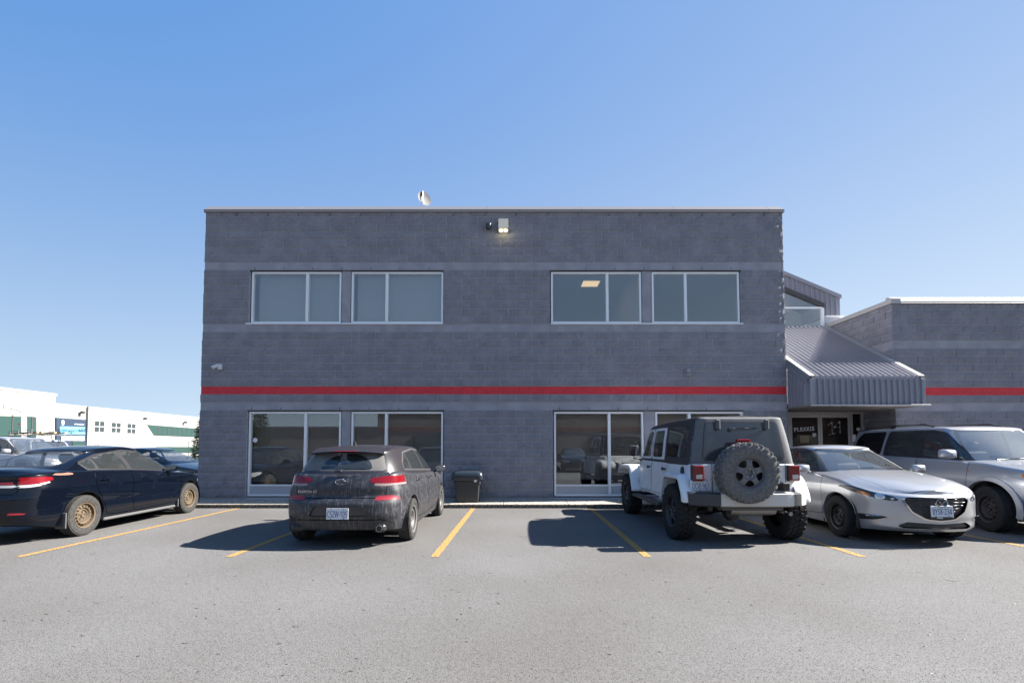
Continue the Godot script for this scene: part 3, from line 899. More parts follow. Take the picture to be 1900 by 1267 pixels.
func build_wing() -> void:
	var b := thing("wing_building", "single storey grey block wing with pale coping and red stripe beyond the canopy", "building")
	var x0 := 9.74; var z := -12.10
	var s := Soup.new()
	s.lohi(Vector3(x0, 0, -26), Vector3(22, 5.1, z)); put(b, "wall", s, M.mortar)
	for k in [11, 13, 19]:
		var st := Soup.new(); st.lohi(Vector3(x0 - 0.0015, Y0 - 0.02 + 0.2 * k, z - 3.0), Vector3(20, Y0 + 0.18 + 0.2 * k, z + 0.0015)); put(b, "painted_joint", st, M.red_paint if k == 13 else M.smooth_block)
	var kinds := []
	for k in 25: kinds.append("red" if k == 13 else ("smooth" if k in [11, 19] else "split"))
	lay(b, Transform3D(Basis.IDENTITY, Vector3(x0, Y0 - 0.02, z)), 6.0, kinds, [], 220, 5, true)
	var kinds2 := kinds.duplicate(); kinds2[13] = "split"
	lay(b, Transform3D(Basis(Vector3.UP, -PI / 2), Vector3(x0, Y0 - 0.02, z - 4.0)), 4.0, kinds2, [], 80, 6)
	var x := x0 + 0.20; var k := 0
	while x < 17.0:
		var e: float = x + [1.72, 2.9, 2.6][k % 3]
		var c := Soup.new(); var q := Soup.new()
		q.prism(P([z + 0.05, 5.095, z + 0.06, 5.10, z + 0.045, 5.115, z + 0.045, 5.150, z - 0.36, 5.375, z - 0.45, 5.375, z - 0.45, 5.095]), x + 0.003, e - 0.003)
		c.add(q, Transform3D(Basis(Vector3(0, 0, 1), Vector3(0, 1, 0), Vector3(1, 0, 0)), Vector3.ZERO))
		var h := [c]
		var front := cut(h, "e", P([z + 0.03, 5.0, z + 0.03, 5.149, z + 0.2, 5.149, z + 0.2, 5.0]), -100, 100)
		put(put(b, "coping", h[0], M.flashing_light), "coping_face", front, M.flashing_light)
		x = e; k += 1
	var c2 := Soup.new(); c2.lohi(Vector3(x0 - 0.05, 5.095, -26), Vector3(x0 + 0.198, 5.215, z + 0.05)); put(b, "side_coping", c2, M.flashing_light)

func build_entrance() -> void:
	var e := thing("entrance_canopy", "grey ribbed metal canopy sloping down over the glass entrance doors", "canopy")
	var xl := 7.0; var xr := 9.70; var zf := -11.2; var zb := -14.58; var yf := 3.03; var yb := 5.10; var yu := 2.42
	var up := (Vector3(0, yb, zb) - Vector3(0, yf, zf)); var L := up.length(); up = up / L
	var nrm := Vector3.RIGHT.cross(up).normalized()
	if nrm.y < 0: nrm = -nrm
	var s := Soup.new()
	s.quad(Vector3(xl, yf, zf), Vector3(xr, yf, zf), Vector3(xr, yb, zb), Vector3(xl, yb, zb))
	s.quad(Vector3(xl, yf - 0.05, zf + 0.01), Vector3(xr, yf - 0.05, zf + 0.01), Vector3(xr, yb - 0.06, zb), Vector3(xl, yb - 0.06, zb))
	put(e, "roof_sheet", s, M.ribbed_metal)
	var one := func(_t): return L
	var zero := func(_t): return 0.0
	for i in 20:
		var r := Soup.new()
		ribbed(r, Vector3(xl + (xr - xl) * i / 20.0, yf, zf), Vector3((xr - xl) / 20.0, 0, 0), up, nrm, 1, one, zero, 0.075)
		put(e, "roof_rib", r, M.ribbed_metal)
	for xx in [xl, xr - 0.12]:
		var r := Soup.new(); var q := [Vector3(xx, yf, zf) + nrm * 0.08, Vector3(xx + 0.12, yf, zf) + nrm * 0.08]
		var u := up * (L if xx > 8 else 3.6)
		r.quad(q[0], q[1], q[1] + u, q[0] + u); r.quad(q[0], q[0] + u, q[0] + u - nrm * 0.1, q[0] - nrm * 0.1); r.quad(q[1], q[1] - nrm * 0.05, q[1] + u - nrm * 0.05, q[1] + u)
		put(e, "edge_flashing", r, M.flashing)
	# fascia
	s = Soup.new(); s.lohi(Vector3(xl, yu, zf - 0.03), Vector3(xr, yf + 0.01, zf)); put(e, "fascia", s, M.ribbed_metal)
	var fl := func(_t): return yf - yu - 0.01
	for i in 20:
		var r := Soup.new(); ribbed(r, Vector3(xl + (xr - xl) * i / 20.0, yu + 0.005, zf), Vector3((xr - xl) / 20.0, 0, 0), Vector3.UP, Vector3.BACK, 1, fl, zero)
		put(e, "fascia_rib", r, M.ribbed_metal)
	s = Soup.new(); s.cbox(Vector3(xl + 0.05, (yu + yf) * 0.5, zf + 0.02), Vector3(0.1, yf - yu, 0.05), 0.004); s.cbox(Vector3(xr - 0.04, (yu + yf) * 0.5, zf + 0.02), Vector3(0.08, yf - yu, 0.05), 0.004); put(e, "corner_trim", s, M.ribbed_metal)
	# side panels
	for xx in [xl, xr]:
		s = Soup.new()
		s.prism(P([zf - 0.03, yu, zf - 0.03, yf, -12.055, yf + 0.53, -12.055, yu]), xx - 0.0, xx + 0.02, Transform3D(Basis(Vector3(0, 0, 1), Vector3(0, 1, 0), Vector3(1, 0, 0)), Vector3.ZERO))
		put(e, "side_panel", s, M.ribbed_metal)
	s = Soup.new()
	ribbed(s, Vector3(xl, yu, zf - 0.06), Vector3(0, 0, -0.80), Vector3.UP, Vector3.LEFT, 6, func(t): return 0.48 + 0.5 * t, zero); put(e, "side_rib", s, M.ribbed_metal)
	s = Soup.new(); s.quad(Vector3(xl - 0.04, yf - 0.13, zf), Vector3(xl - 0.04, yf + 0.02, zf), Vector3(xl - 0.04, yf + 0.55, -12.05), Vector3(xl - 0.04, yf + 0.40, -12.05)); put(e, "side_trim", s, M.ribbed_metal)
	# soffit
	s = Soup.new(); s.lohi(Vector3(xl, yu - 0.03, -13.25), Vector3(9.73, yu - 0.004, zf + 0.03)); put(e, "soffit", s, M.soffit)
	s = Soup.new(); s.cbox(Vector3((xl + xr) * 0.5 + 0.05, yu - 0.02, zf + 0.05), Vector3(xr - xl + 0.1, 0.035, 0.05), 0.004); put(e, "drip_edge", s, M.flashing)
	# doors
	var d := thing("entrance_door", "glass double entrance door with aluminium frame and white handwritten 14 under canopy", "door", Vector3(0, 0.12, -13.25))
	var f := Soup.new()
	var H := 2.285
	f.cbox(Vector3(8.37, H - 0.03, 0), Vector3(2.72, 0.06, 0.12), 0.005)
	for xx in [7.03, 9.395, 9.70]: f.cbox(Vector3(xx, (H - 0.06) * 0.5, 0), Vector3(0.06, H - 0.06, 0.12), 0.005)
	f.cbox(Vector3(7.66, (H - 0.06) * 0.5, 0), Vector3(0.06, H - 0.06, 0.12), 0.005)
	put(d, "frame", f, M.door_metal)
	for lf in [[7.70, 8.525], [8.535, 9.36]]:
		var leaf := Soup.new(); var w: float = lf[1] - lf[0]; var cx: float = (lf[0] + lf[1]) * 0.5
		leaf.cbox(Vector3(cx, H - 0.115, 0.015), Vector3(w, 0.10, 0.05), 0.005); leaf.cbox(Vector3(cx, 0.12, 0.015), Vector3(w, 0.22, 0.05), 0.005)
		leaf.cbox(Vector3(lf[0] + 0.028, (H - 0.16 + 0.23) * 0.5, 0.015), Vector3(0.056, H - 0.40, 0.05), 0.005)
		leaf.cbox(Vector3(lf[1] - 0.028, (H - 0.16 + 0.23) * 0.5, 0.015), Vector3(0.056, H - 0.40, 0.05), 0.005)
		var lo := put(d, "leaf", leaf, M.door_metal)
		var g := Soup.new(); g.lohi(Vector3(lf[0] + 0.056, 0.23, 0.01), Vector3(lf[1] - 0.056, H - 0.165, 0.018)); put(lo, "pane", g, M.tinted_glass)
		var hn := Soup.new(); var hx: float = lf[1] - 0.03 if lf[0] < 8 else lf[0] + 0.03
		hn.tube([Vector3(hx, 0.95, 0.04), Vector3(hx, 0.95, 0.10), Vector3(hx, 1.2, 0.10), Vector3(hx, 1.2, 0.04)], 0.012, 8); put(lo, "handle", hn, M.aluminium)
	for sl in [[9.425, 9.67], [7.06, 7.63]]:
		var g := Soup.new(); g.lohi(Vector3(sl[0], 0.05, 0.0), Vector3(sl[1], H - 0.06, 0.008)); put(d, "sidelight", g, M.tinted_glass)
	# hall behind the doors
	var hall := Soup.new()
	hall.lohi(Vector3(6.98, -0.1, -3.0), Vector3(9.74, 0.02, -0.07)); hall.lohi(Vector3(6.98, 2.4, -3.0), Vector3(9.74, 2.5, -0.07)); hall.lohi(Vector3(6.98, -0.1, -3.1), Vector3(9.74, 2.5, -3.0))
	put(d, "hall", hall, M.brown_blind)
	var hd := Soup.new(); hd.lohi(Vector3(6.98, H, -0.02), Vector3(9.73, H + 0.06, 0.04)); put(d, "header", hd, M.soffit)
	# handwriting: 14 on one leaf, PLEXXIS on the other, stickers and a notice
	var ink := Soup.new()
	for st in [[[-0.12, 0.10], [0.0, 0.19], [0.0, -0.17]], [[-0.12, -0.215], [0.09, -0.165]], [[0.25, -0.16], [0.245, 0.215], [0.06, 0.02], [0.27, 0.04]]]:
		var path := []
		for p in st: path.append(Vector3(p[0], p[1], 0))
		for i in path.size() - 1: ink.tube([path[i], path[i + 1]], 0.014, 6)
	var fw := put(d, "number", ink, M.white_marker); fw.position = Vector3(8.93 - 0.06, 1.83, 0.022); fw.scale = Vector3(0.88, 0.88, 0.2)
	var wd := put(d, "lettering", letters("PLEXXIS", 0.108, 0.0, 600), M.white_marker); wd.position = Vector3(8.095, 1.80, 0.019); wd.rotation.z = 0.06
	var no := Soup.new(); no.cbox(Vector3(8.10, 1.53, 0.024), Vector3(0.25, 0.20, 0.006), 0.002); put(d, "notice", no, M.notice_card)
	var sk := Soup.new(); sk.prism(P([-0.05, 0.05, 0.05, 0.05, 0.05, -0.02, 0, -0.06, -0.05, -0.02]), 0, 0.004, Transform3D(Basis.IDENTITY, Vector3(8.37, 1.64, 0.02))); put(d, "shield_sticker", sk, M.white_plastic)
	sk = Soup.new(); sk.lathe([Vector2(0, 0.004), Vector2(0.05, 0.004), Vector2(0.05, 0)], 18, Transform3D(Basis(Vector3.RIGHT, PI / 2), Vector3(9.60, 1.80, 0.012))); put(d, "round_sticker", sk, M.white_plastic)
	sk = Soup.new(); sk.cbox(Vector3(9.415, 1.55, 0.09), Vector3(0.09, 0.2, 0.05), 0.01); put(d, "keypad", sk, M.aluminium)
	# clerestory above
	var c := thing("clerestory", "sloping ribbed metal roof light with glass gable above the canopy", "roof light")
	var z := -14.6
	s = Soup.new()
	s.prism(P([6.97, 6.99, 8.46, 6.35, 9.62, 5.85, 9.66, 5.45, 10.15, 5.45, 10.15, 6.06, 8.46, 6.79, 6.97, 7.43]), z - 2.0, z); put(c, "gable", s, M.ribbed_metal)
	for i in 21:
		var xx := 7.05 + i * 0.148
		var top := 7.40 - (xx - 6.97) * 0.4308 - 0.03
		var bot := 6.99 - (xx - 6.97) * 0.43 if xx < 9.64 else 5.46
		s = Soup.new(); ribbed(s, Vector3(xx - 0.05, bot, z), Vector3(0.1, 0, 0), Vector3.UP, Vector3.BACK, 1, func(_t): return top - bot, zero); put(c, "gable_rib", s, M.ribbed_metal)
	s = Soup.new(); s.prism(P([6.97, 7.38, 10.17, 6.01, 10.17, 6.12, 6.97, 7.49]), z - 2.0, z + 0.06); put(c, "roof_edge", s, M.ribbed_metal)
	s = Soup.new(); s.prism(P([6.97, 6.86, 9.64, 5.72, 9.64, 5.86, 6.97, 7.0]), z - 0.05, z + 0.05); put(c, "rake_frame", s, M.dark_steel)
	s = Soup.new(); s.lohi(Vector3(9.56, 5.1, z - 0.05), Vector3(9.64, 5.75, z + 0.03)); s.lohi(Vector3(6.97, 5.105, z - 0.05), Vector3(9.56, 5.15, z + 0.03)); s.lohi(Vector3(6.97, 5.70, z - 0.05), Vector3(9.56, 5.75, z + 0.03)); put(c, "frame", s, M.aluminium)
	s = Soup.new(); s.lohi(Vector3(6.97, 5.15, z - 0.01), Vector3(9.56, 5.70, z)); put(c, "pane", s, M.window_glass)
	s = Soup.new(); s.prism(P([6.97, 5.75, 9.56, 5.75, 6.97, 6.87]), z - 0.01, z); put(c, "pane", s, M.window_glass)
	s = Soup.new(); s.lohi(Vector3(6.97, 5.0, z - 1.2), Vector3(9.7, 5.95, z - 1.1)); put(c, "inner_wall", s, M.room_wall)
	s = Soup.new(); s.cbox(Vector3(9.92, 5.44, z + 0.06), Vector3(0.56, 0.03, 0.12), 0.004); put(c, "ledge", s, M.aluminium)
	s = Soup.new(); s.lohi(Vector3(9.66, 5.0, z - 1.0), Vector3(10.12, 5.42, z + 0.02)); put(c, "ledge_wall", s, M.aluminium_panel)

func letters(t: String, size: float, depth: float, weight := 400) -> Mesh:
	var tm := TextMesh.new()
	var f := SystemFont.new(); f.font_names = PackedStringArray(["Droid Sans"]); f.font_weight = weight
	tm.font = f; tm.text = t; tm.font_size = 64; tm.pixel_size = size / 46.0; tm.depth = maxf(depth, 0.001)
	return tm

# ---------------------------------------------------------------- vehicles
# car axes: x forward, y up, z to the car's right; origin on the ground under the middle of the wheelbase.
# The lower body is a belt wrapped round a plan outline, closed by hood and deck; the greenhouse is a second belt closed by the roof.

static func outline_samples(c: PackedVector2Array, n: int) -> Array:
	# points along the half outline (rear centre to front centre) at nearly even arc length, with normals
	var fine := []; var acc := [0.0]
	var m := (c.size() - 1) * 16
	for i in m + 1: fine.append(float(i) / 16.0)
	var prev := spline(c, 0.0)
	for i in range(1, m + 1):
		var p := spline(c, fine[i]); acc.append(acc[i - 1] + p.distance_to(prev)); prev = p
	var out := []
	var j := 0
	for i in n + 1:
		var want: float = acc[m] * i / n
		while j < m - 1 and acc[j + 1] < want: j += 1
		var u := clampf((want - acc[j]) / maxf(acc[j + 1] - acc[j], 1e-6), 0.0, 1.0)
		var t: float = lerpf(fine[j], fine[j + 1], u)
		var p := spline(c, t)
		var d := spline(c, minf(t + 0.02, c.size() - 1)) - spline(c, maxf(t - 0.02, 0.0))
		if i == 0: d = Vector2(0, 1)
		if i == n: d = Vector2(0, -1)
		out.append([p, Vector2(-d.y, d.x).normalized(), t])
	for o in out:
		if i_sign(o) < 0: o[1] = -o[1]
	return out

static func i_sign(o: Array) -> float:
	return o[1].dot(Vector2(o[0].x * 0.35, o[0].y + 0.02))

static func half_to_full(half: Soup) -> Soup:
	var s := Soup.new(); s.add(half); s.add(half.mirrored()); return s

# lower body
static func tub(d: Dictionary) -> Soup:
	var half := Soup.new()
	var smp := outline_samples(P(d.plan), d.get("nu", 110))
	var nv: int = d.get("nv", 22)
	var rs: float = d.get("shoulder", 0.05)
	var rows := []
	for j in nv + 6: rows.append(PackedVector3Array())
	var cap := []
	for q in smp:
		var p: Vector2 = q[0]; var nn: Vector2 = q[1]
		var yb := lut(d.bottom, p.x); var yt := lut(d.belt, p.x)
		var wr := nn.x * nn.x if nn.x < 0 else 0.0
		var wf := nn.x * nn.x if nn.x > 0 else 0.0
		var ws := nn.y * nn.y
		var ins := func(y: float) -> float: return ws * lut(d.side_in, y) + wr * lut(d.rear_in, y) + wf * lut(d.front_in, y)
		for j in nv:
			var y := lerpf(yb, yt - rs, float(j) / (nv - 1))
			var r := p - nn * float(ins.call(y))
			rows[j].append(Vector3(r.x, y, maxf(r.y, 0.0)))
		for j in 6:
			var a := (j + 1) / 6.0 * PI * 0.5
			var y := yt - rs + sin(a) * rs
			var r := p - nn * (float(ins.call(y)) + (1.0 - cos(a)) * rs)
			rows[nv + j].append(Vector3(r.x, y, maxf(r.y, 0.0)))
	half.fgrid(rows)
	# hood, deck
	var last: PackedVector3Array = rows[nv + 5]
	var nz := 10
	var caps := []
	for k in nz + 1: caps.append(PackedVector3Array())
	for e in last:
		var yc := lut(d.spine, e.x)
		for k in nz + 1:
			var t := 1.0 - float(k) / nz
			caps[k].append(Vector3(e.x, lerpf(maxf(yc, e.y), e.y, pow(t, d.get("crown_pow", 2.4))), e.z * t))
	half.fgrid(caps)
	# underside
	var under := []
	for k in 3:
		var row := PackedVector3Array()
		for e in rows[0]: row.append(Vector3(e.x, e.y, e.z * (1.0 - k / 2.0)))
		under.append(row)
	half.fgrid(under)
	var s := half_to_full(half)
	s.smooth(d.get("crease", 42.0))
	return s

# greenhouse
static func cabin(d: Dictionary) -> Soup:
	var half := Soup.new()
	var B := P(d.cab_base); var T := P(d.cab_top)
	var smp := outline_samples(B, d.get("cu", 90))
	var nv := 12; var rs: float = d.get("roof_round", 0.05)
	var rows := []
	for j in nv + 5: rows.append(PackedVector3Array())
	for q in smp:
		var b := spline(B, q[2]); var t := spline(T, q[2]); var nn: Vector2 = q[1]
		var y0 := lut(d.cab_y, b.x); var y1 := lut(d.roof_y, t.x)
		for j in nv:
			var v := float(j) / (nv - 1)
			var bow: float = d.get("bow", 0.03) * 4.0 * v * (1.0 - v)
			var p := b.lerp(t, v) + nn * bow
			rows[j].append(Vector3(p.x, lerpf(y0, y1 - rs, v), maxf(p.y, 0.0)))
		for j in 5:
			var a := (j + 1) / 5.0 * PI * 0.45
			var p := t - nn * (1.0 - cos(a)) * rs * 1.6
			rows[nv + j].append(Vector3(p.x, y1 - rs + sin(a) * rs, maxf(p.y, 0.0)))
	half.fgrid(rows)
	var last: PackedVector3Array = rows[nv + 4]
	var caps := []
	for k in 9: caps.append(PackedVector3Array())
	for e in last:
		var yc: float = e.y + float(d.get("roof_crown", 0.035)) * clampf(e.z / 0.45, 0.0, 1.0)
		for k in 9:
			var t := 1.0 - k / 8.0
			caps[k].append(Vector3(e.x, lerpf(yc, e.y, t * t), e.z * t))
	half.fgrid(caps)
	var s := half_to_full(half)
	s.smooth(50.0)
	return s

static func circle(c: Vector2, r: float, n := 28) -> PackedVector2Array:
	var o := PackedVector2Array()
	for i in n: o.append(c + Vector2(cos(TAU * i / n), sin(TAU * i / n)) * r)
	return o

# wheel with the face towards +z, centred on the axle. style: "steel", "spoke"
func wheel(parent: Node3D, at: Vector3, turn: float, R: float, W: float, rr: float, style: String, tyre_mat: Material, rim_mat: Material, lug: float, steer := 0.0) -> Node3D:
	var w := hold(parent, "wheel", at)
	w.rotation.y = turn + steer
	var key := "%s%.3f%.3f" % [style, R, lug]
	if not wheel_cache.has(key): wheel_cache[key] = wheel_shapes(R, W, rr, style, lug)
	var c: Array = wheel_cache[key]
	put(w, "tyre", c[0], tyre_mat)
	put(w, "rim", c[1], rim_mat)
	put(w, "rim_well", c[2], M.black_plastic)
	put(w, "wheel_nuts", c[3], M.nut_metal)
	return w

var wheel_cache := {}

func wheel_shapes(R: float, W: float, rr: float, style: String, lug: float) -> Array:
	var face := Transform3D(Basis(Vector3.RIGHT, PI / 2), Vector3.ZERO)       # lathe axis y -> z
	var t := Soup.new()
	var h := W * 0.5
	var sh := R - lug
	t.lathe([Vector2(rr, -h * 0.8), Vector2(rr + 0.012, -h * 0.92), Vector2(lerpf(rr, sh, 0.45), -h), Vector2(lerpf(rr, sh, 0.85), -h * 0.94), Vector2(sh - 0.004, -h * 0.80), Vector2(sh, -h * 0.55), Vector2(sh, h * 0.55), Vector2(sh - 0.004, h * 0.80), Vector2(lerpf(rr, sh, 0.85), h * 0.94), Vector2(lerpf(rr, sh, 0.6), h), Vector2(lerpf(rr, sh, 0.42), h * 0.995), Vector2(lerpf(rr, sh, 0.40), h * 0.97), Vector2(rr + 0.014, h * 0.92), Vector2(rr, h * 0.80)], 56, face, 32)
	# tread blocks
	var big := lug > 0.012
	var n := 30 if big else 64
	for i in n:
		for row in (4 if big else 3):
			var a := TAU * (i + (0.5 if row % 2 else 0.0)) / n
			var zc: float = ([-0.72, -0.26, 0.26, 0.72][row] if big else [-0.62, 0.0, 0.62][row]) * h
			var q := Soup.new()
			var wz := h * (0.42 if big else 0.46)
			q.cbox(Vector3(0, 0, 0), Vector3(TAU * R / n * (0.66 if big else 0.72), lug * 2.2, wz), lug * 0.35)
			var sk := 0.35 * (1 if row < 2 else -1) if big else 0.2 * (row - 1)
			var bs := Basis(Vector3.BACK, a - PI / 2) * Basis(Vector3.UP, sk)
			var drop := 0.0 if absf(zc) < h * 0.5 else lug * 0.7
			t.add(q, Transform3D(bs, Vector3(cos(a) * (sh - drop), sin(a) * (sh - drop), zc)))
			if big and (row == 0 or row == 3) and i % 2 == 0:       # shoulder lugs running onto the sidewall
				var s2 := Soup.new(); s2.cbox(Vector3.ZERO, Vector3(TAU * R / n * 0.8, 0.034, 0.012), 0.004)
				t.add(s2, Transform3D(Basis(Vector3.BACK, a - PI / 2) * Basis(Vector3.RIGHT, 0.35 * signf(zc)), Vector3(cos(a) * (sh - 0.03), sin(a) * (sh - 0.03), signf(zc) * h * 0.93)))
	# rim: a turned disc with holes cut through
	var disc := Soup.new()
	var prof: Array
	var z0 := h * 0.62
	if style == "steel":
		prof = [Vector2(0.0, z0 - 0.012), Vector2(0.028, z0 - 0.010), Vector2(0.03, z0 - 0.028), Vector2(0.075, z0 - 0.03), Vector2(0.085, z0 - 0.012), Vector2(rr * 0.52, z0 - 0.020), Vector2(rr * 0.60, z0 + 0.004), Vector2(rr * 0.70, z0 + 0.010), Vector2(rr * 0.80, z0 - 0.006), Vector2(rr * 0.86, z0 - 0.03), Vector2(rr * 0.9, z0 - 0.03), Vector2(rr * 0.92, z0 + 0.02), Vector2(rr * 0.985, h * 0.86), Vector2(rr * 1.02, h * 0.90), Vector2(rr * 1.03, h * 0.84)]
	else:
		prof = [Vector2(0.0, z0 - 0.030), Vector2(0.045, z0 - 0.028), Vector2(0.05, z0 - 0.006), Vector2(0.085, z0 - 0.004), Vector2(0.10, z0 + 0.012), Vector2(rr * 0.6, z0 + 0.012), Vector2(rr * 0.86, z0 - 0.004), Vector2(rr * 0.9, z0 - 0.012), Vector2(rr * 0.93, z0 + 0.01), Vector2(rr * 0.985, h * 0.88), Vector2(rr * 1.03, h * 0.92), Vector2(rr * 1.04, h * 0.84)]
	# finer rings so the cuts follow their outlines
	var pf := []
	for i in prof.size() - 1:
		var m := 4 if prof[i + 1].x - prof[i].x > 0.02 else 1
		for k in m: pf.append(prof[i].lerp(prof[i + 1], float(k) / m))
	pf.append(prof[-1])
	disc.lathe(pf, 72, face, 30)
	var hh := [disc]
	if style == "steel":
		var nh := 16 if rr < 0.21 else 12
		for i in nh:
			var a := TAU * (i + 0.5) / nh
			cut(hh, "s", circle(Vector2(cos(a), sin(a)) * rr * 0.735, rr * 0.078, 12), -9, 9)
	else:
		for i in 5:
			var a := TAU * i / 5 + PI / 2 + PI / 5
			var q := PackedVector2Array()
			for e in [[0.44, -0.16], [0.62, -0.36], [0.82, -0.40], [0.86, 0.0], [0.82, 0.40], [0.62, 0.36], [0.44, 0.16]]:
				q.append(Vector2(cos(a + e[1]), sin(a + e[1])) * rr * e[0])
			cut(hh, "s", rounded(q, 0.02), -9, 9)
	var well := Soup.new()
	well.lathe([Vector2(0, -h * 0.2), Vector2(rr * 0.9, -h * 0.2), Vector2(rr * 0.98, h * 0.0), Vector2(rr * 1.0, h * 0.8)], 40, face)
	var nuts := Soup.new()
	for i in 5:
		var a := TAU * i / 5 + PI / 2
		nuts.lathe([Vector2(0, 0.014), Vector2(0.009, 0.014), Vector2(0.011, 0.0)], 8, Transform3D(Basis(Vector3.RIGHT, PI / 2), Vector3(cos(a) * 0.056, sin(a) * 0.056, z0 - (0.026 if style == "steel" else 0.004))))
	return [t.mesh(), hh[0].mesh(), well.mesh(), nuts.mesh()]

func seat_shape(head: bool, wide := 0.48) -> Soup:
	var s := Soup.new()
	var q := Soup.new(); q.cbox(Vector3.ZERO, Vector3(0.52, 0.16, wide), 0.05); s.add(q, Transform3D(Basis.IDENTITY, Vector3(0.12, 0.42, 0)))
	q = Soup.new(); q.cbox(Vector3.ZERO, Vector3(0.14, 0.62, wide), 0.05); s.add(q, Transform3D(Basis(Vector3.BACK, 0.28), Vector3(-0.22, 0.75, 0)))
	if head:
		q = Soup.new(); q.cbox(Vector3.ZERO, Vector3(0.10, 0.17, 0.27), 0.045); s.add(q, Transform3D(Basis(Vector3.BACK, 0.2), Vector3(-0.335, 1.165, 0)))
		for e in [-0.07, 0.07]: s.tube([Vector3(-0.30, 1.02, e), Vector3(-0.33, 1.12, e)], 0.008, 6)
	return s

# number plate facing +x of its node
func plate(parent: Node3D, text: String, at: Vector3, turn: float, tilt := 0.0) -> Node3D:
	var p := hold(parent, "number_plate", at)
	p.rotation = Vector3(0, turn, 0)
	var s := Soup.new(); s.cbox(Vector3.ZERO, Vector3(0.305, 0.152, 0.006), 0.002); var b := put(p, "plate_board", s, M.plate_white); b.rotation.x = tilt
	var tm := letters(text, 0.062, 0.002, 500)
	var l := put(p, "plate_text", tm, M.plate_blue); l.position = Vector3(0, -0.006, 0.004); l.rotation.x = tilt; l.scale = Vector3(0.74, 1.35, 1)
	s = Soup.new()
	for e in [-0.09, 0.09]:
		for y in [-0.066, 0.066]: s.box(Vector3(e, y, 0.004), Vector3(0.018, 0.009, 0.004))
	put(p, "plate_bolt", s, M.black_plastic).rotation.x = tilt
	return p

# Common build. Returns the soups left over so that each car can add its own features.
func car(called: String, label: String, category: String, at: Vector3, heading: float, d: Dictionary) -> Dictionary:
	var o := thing(called, label, category, at)
	o.rotation.y = heading
	var low := [tub(d)]
	var cabn := [cabin(d)]
	var R: float = d.wheel_r; var ra: float = d.arch_r; var xr: float = -d.wb * 0.5; var xf: float = d.wb * 0.5
	# open the deck under the greenhouse
	var foot := PackedVector2Array()
	var B := P(d.cab_base)
	for i in 41:
		var p := spline(B, (B.size() - 1) * i / 40.0); foot.append(Vector2(p.x, p.y))
	for i in range(39, 0, -1):
		var p := spline(B, (B.size() - 1) * i / 40.0); foot.append(Vector2(p.x, -p.y))
	cut(low, "t", foot, 0.62, 3.0, -0.02)
	# wheel arches, with a lip turned inwards and a dark well
	for x in [xr, xf]:
		for sg in [1.0, -1.0]:
			var arch := circle(Vector2(x, R + d.get("arch_up", 0.01)), ra, 40)
			var hole := cut(low, "s", arch, 0.35 if sg > 0 else -2.0, 2.0 if sg > 0 else -0.35)
			var zo := 0.0
			for v in hole.v: zo = maxf(zo, absf(v.z))
			var lip := []
			var well := []
			for ring in 3: lip.append(PackedVector3Array())
			for ring in 3: well.append(PackedVector3Array())
			for k in 33:
				var a := lerpf(-0.35, PI + 0.35, k / 32.0)
				var e := Vector2(cos(a), sin(a))
				var c := Vector2(x, R + d.get("arch_up", 0.01))
				var zs := edge_z(hole, c + e * ra, sg)
				if zs < 0.2: zs = zo - 0.02
				for ring in 3:
					var p: Vector2 = c + e * (ra - [0.0, 0.012, 0.014][ring])
					lip[ring].append(Vector3(p.x, p.y, sg * (zs - [0.0, 0.004, 0.06][ring])))
					var p2: Vector2 = c + e * (ra + [0.035, 0.035, 0.0][ring])
					well[ring].append(Vector3(p2.x, p2.y, sg * [zo - 0.035, 0.40, 0.40][ring]))
			var ls := Soup.new(); ls.grid(lip); put(o, "arch_lip", ls, d.get("arch_mat", d.paint))
			var wl := Soup.new(); wl.grid(well)
			var cc := Vector3(x, R, sg * 0.40)
			for k in 32: wl.tri(cc, well[2][k], well[2][k + 1])
			put(o, "wheel_well", wl, M.black_plastic)
	# wheels
	for x in [xr, xf]:
		for sg in [1.0, -1.0]:
			wheel(o, Vector3(x, R, sg * (d.track * 0.5)), 0.0 if sg > 0 else PI, R, d.get("tyre_w", 0.205), d.rim_r, "steel", d.tyre_mat, d.rim_mat, 0.008, d.get("steer", 0.0) if x > 0 else 0.0)
	# inside: tub, seats, dash
	var it := Soup.new()
	var ix0: float = d.cab_base[0] + 0.15; var ix1: float = d.cab_base[-2] - 0.02; var iw: float = d.get("inner_w", 0.70)
	it.lohi(Vector3(ix0, 0.26, -iw), Vector3(ix1, 0.29, iw))
	for sg in [-1, 1]: it.lohi(Vector3(ix0, 0.28, sg * iw), Vector3(ix1, d.belt_in, sg * (iw + 0.02)))
	it.lohi(Vector3(ix0, 0.28, -iw), Vector3(ix0 + 0.02, d.belt_in, iw))
	it.lohi(Vector3(ix1 - 0.25, 0.5, -iw), Vector3(ix1 + 0.02, d.belt_in - 0.02, iw))
	put(o, "interior", it, M.cabin_dark)
	var st := seat_shape(true).mesh()
	for e in d.seats:
		var q := put(o, "seat", st, d.get("seat_mat", M.cabin_seat)); q.position = Vector3(e[0], e[1], e[2])
	var sw := Soup.new()
	var ringp := []
	for k in 25: ringp.append(Vector3(sin(TAU * k / 24) * 0.06, cos(TAU * k / 24) * 0.18, sin(TAU * k / 24) * 0.0) + Vector3(0, 0, 0))
	var rp := []
	for k in 25: rp.append(Vector3(cos(TAU * k / 24) * 0.07, cos(TAU * k / 24) * 0.165, sin(TAU * k / 24) * 0.18))
	sw.tube(rp, 0.014, 6); sw.tube([rp[6], rp[18]], 0.014, 6); sw.tube([Vector3.ZERO, rp[12]], 0.012, 6)
	put(o, "steering_wheel", sw, M.cabin_dark).position = Vector3(ix1 - 0.42, d.belt_in + 0.02, -0.36)
	return {"o": o, "low": low, "cab": cabn}

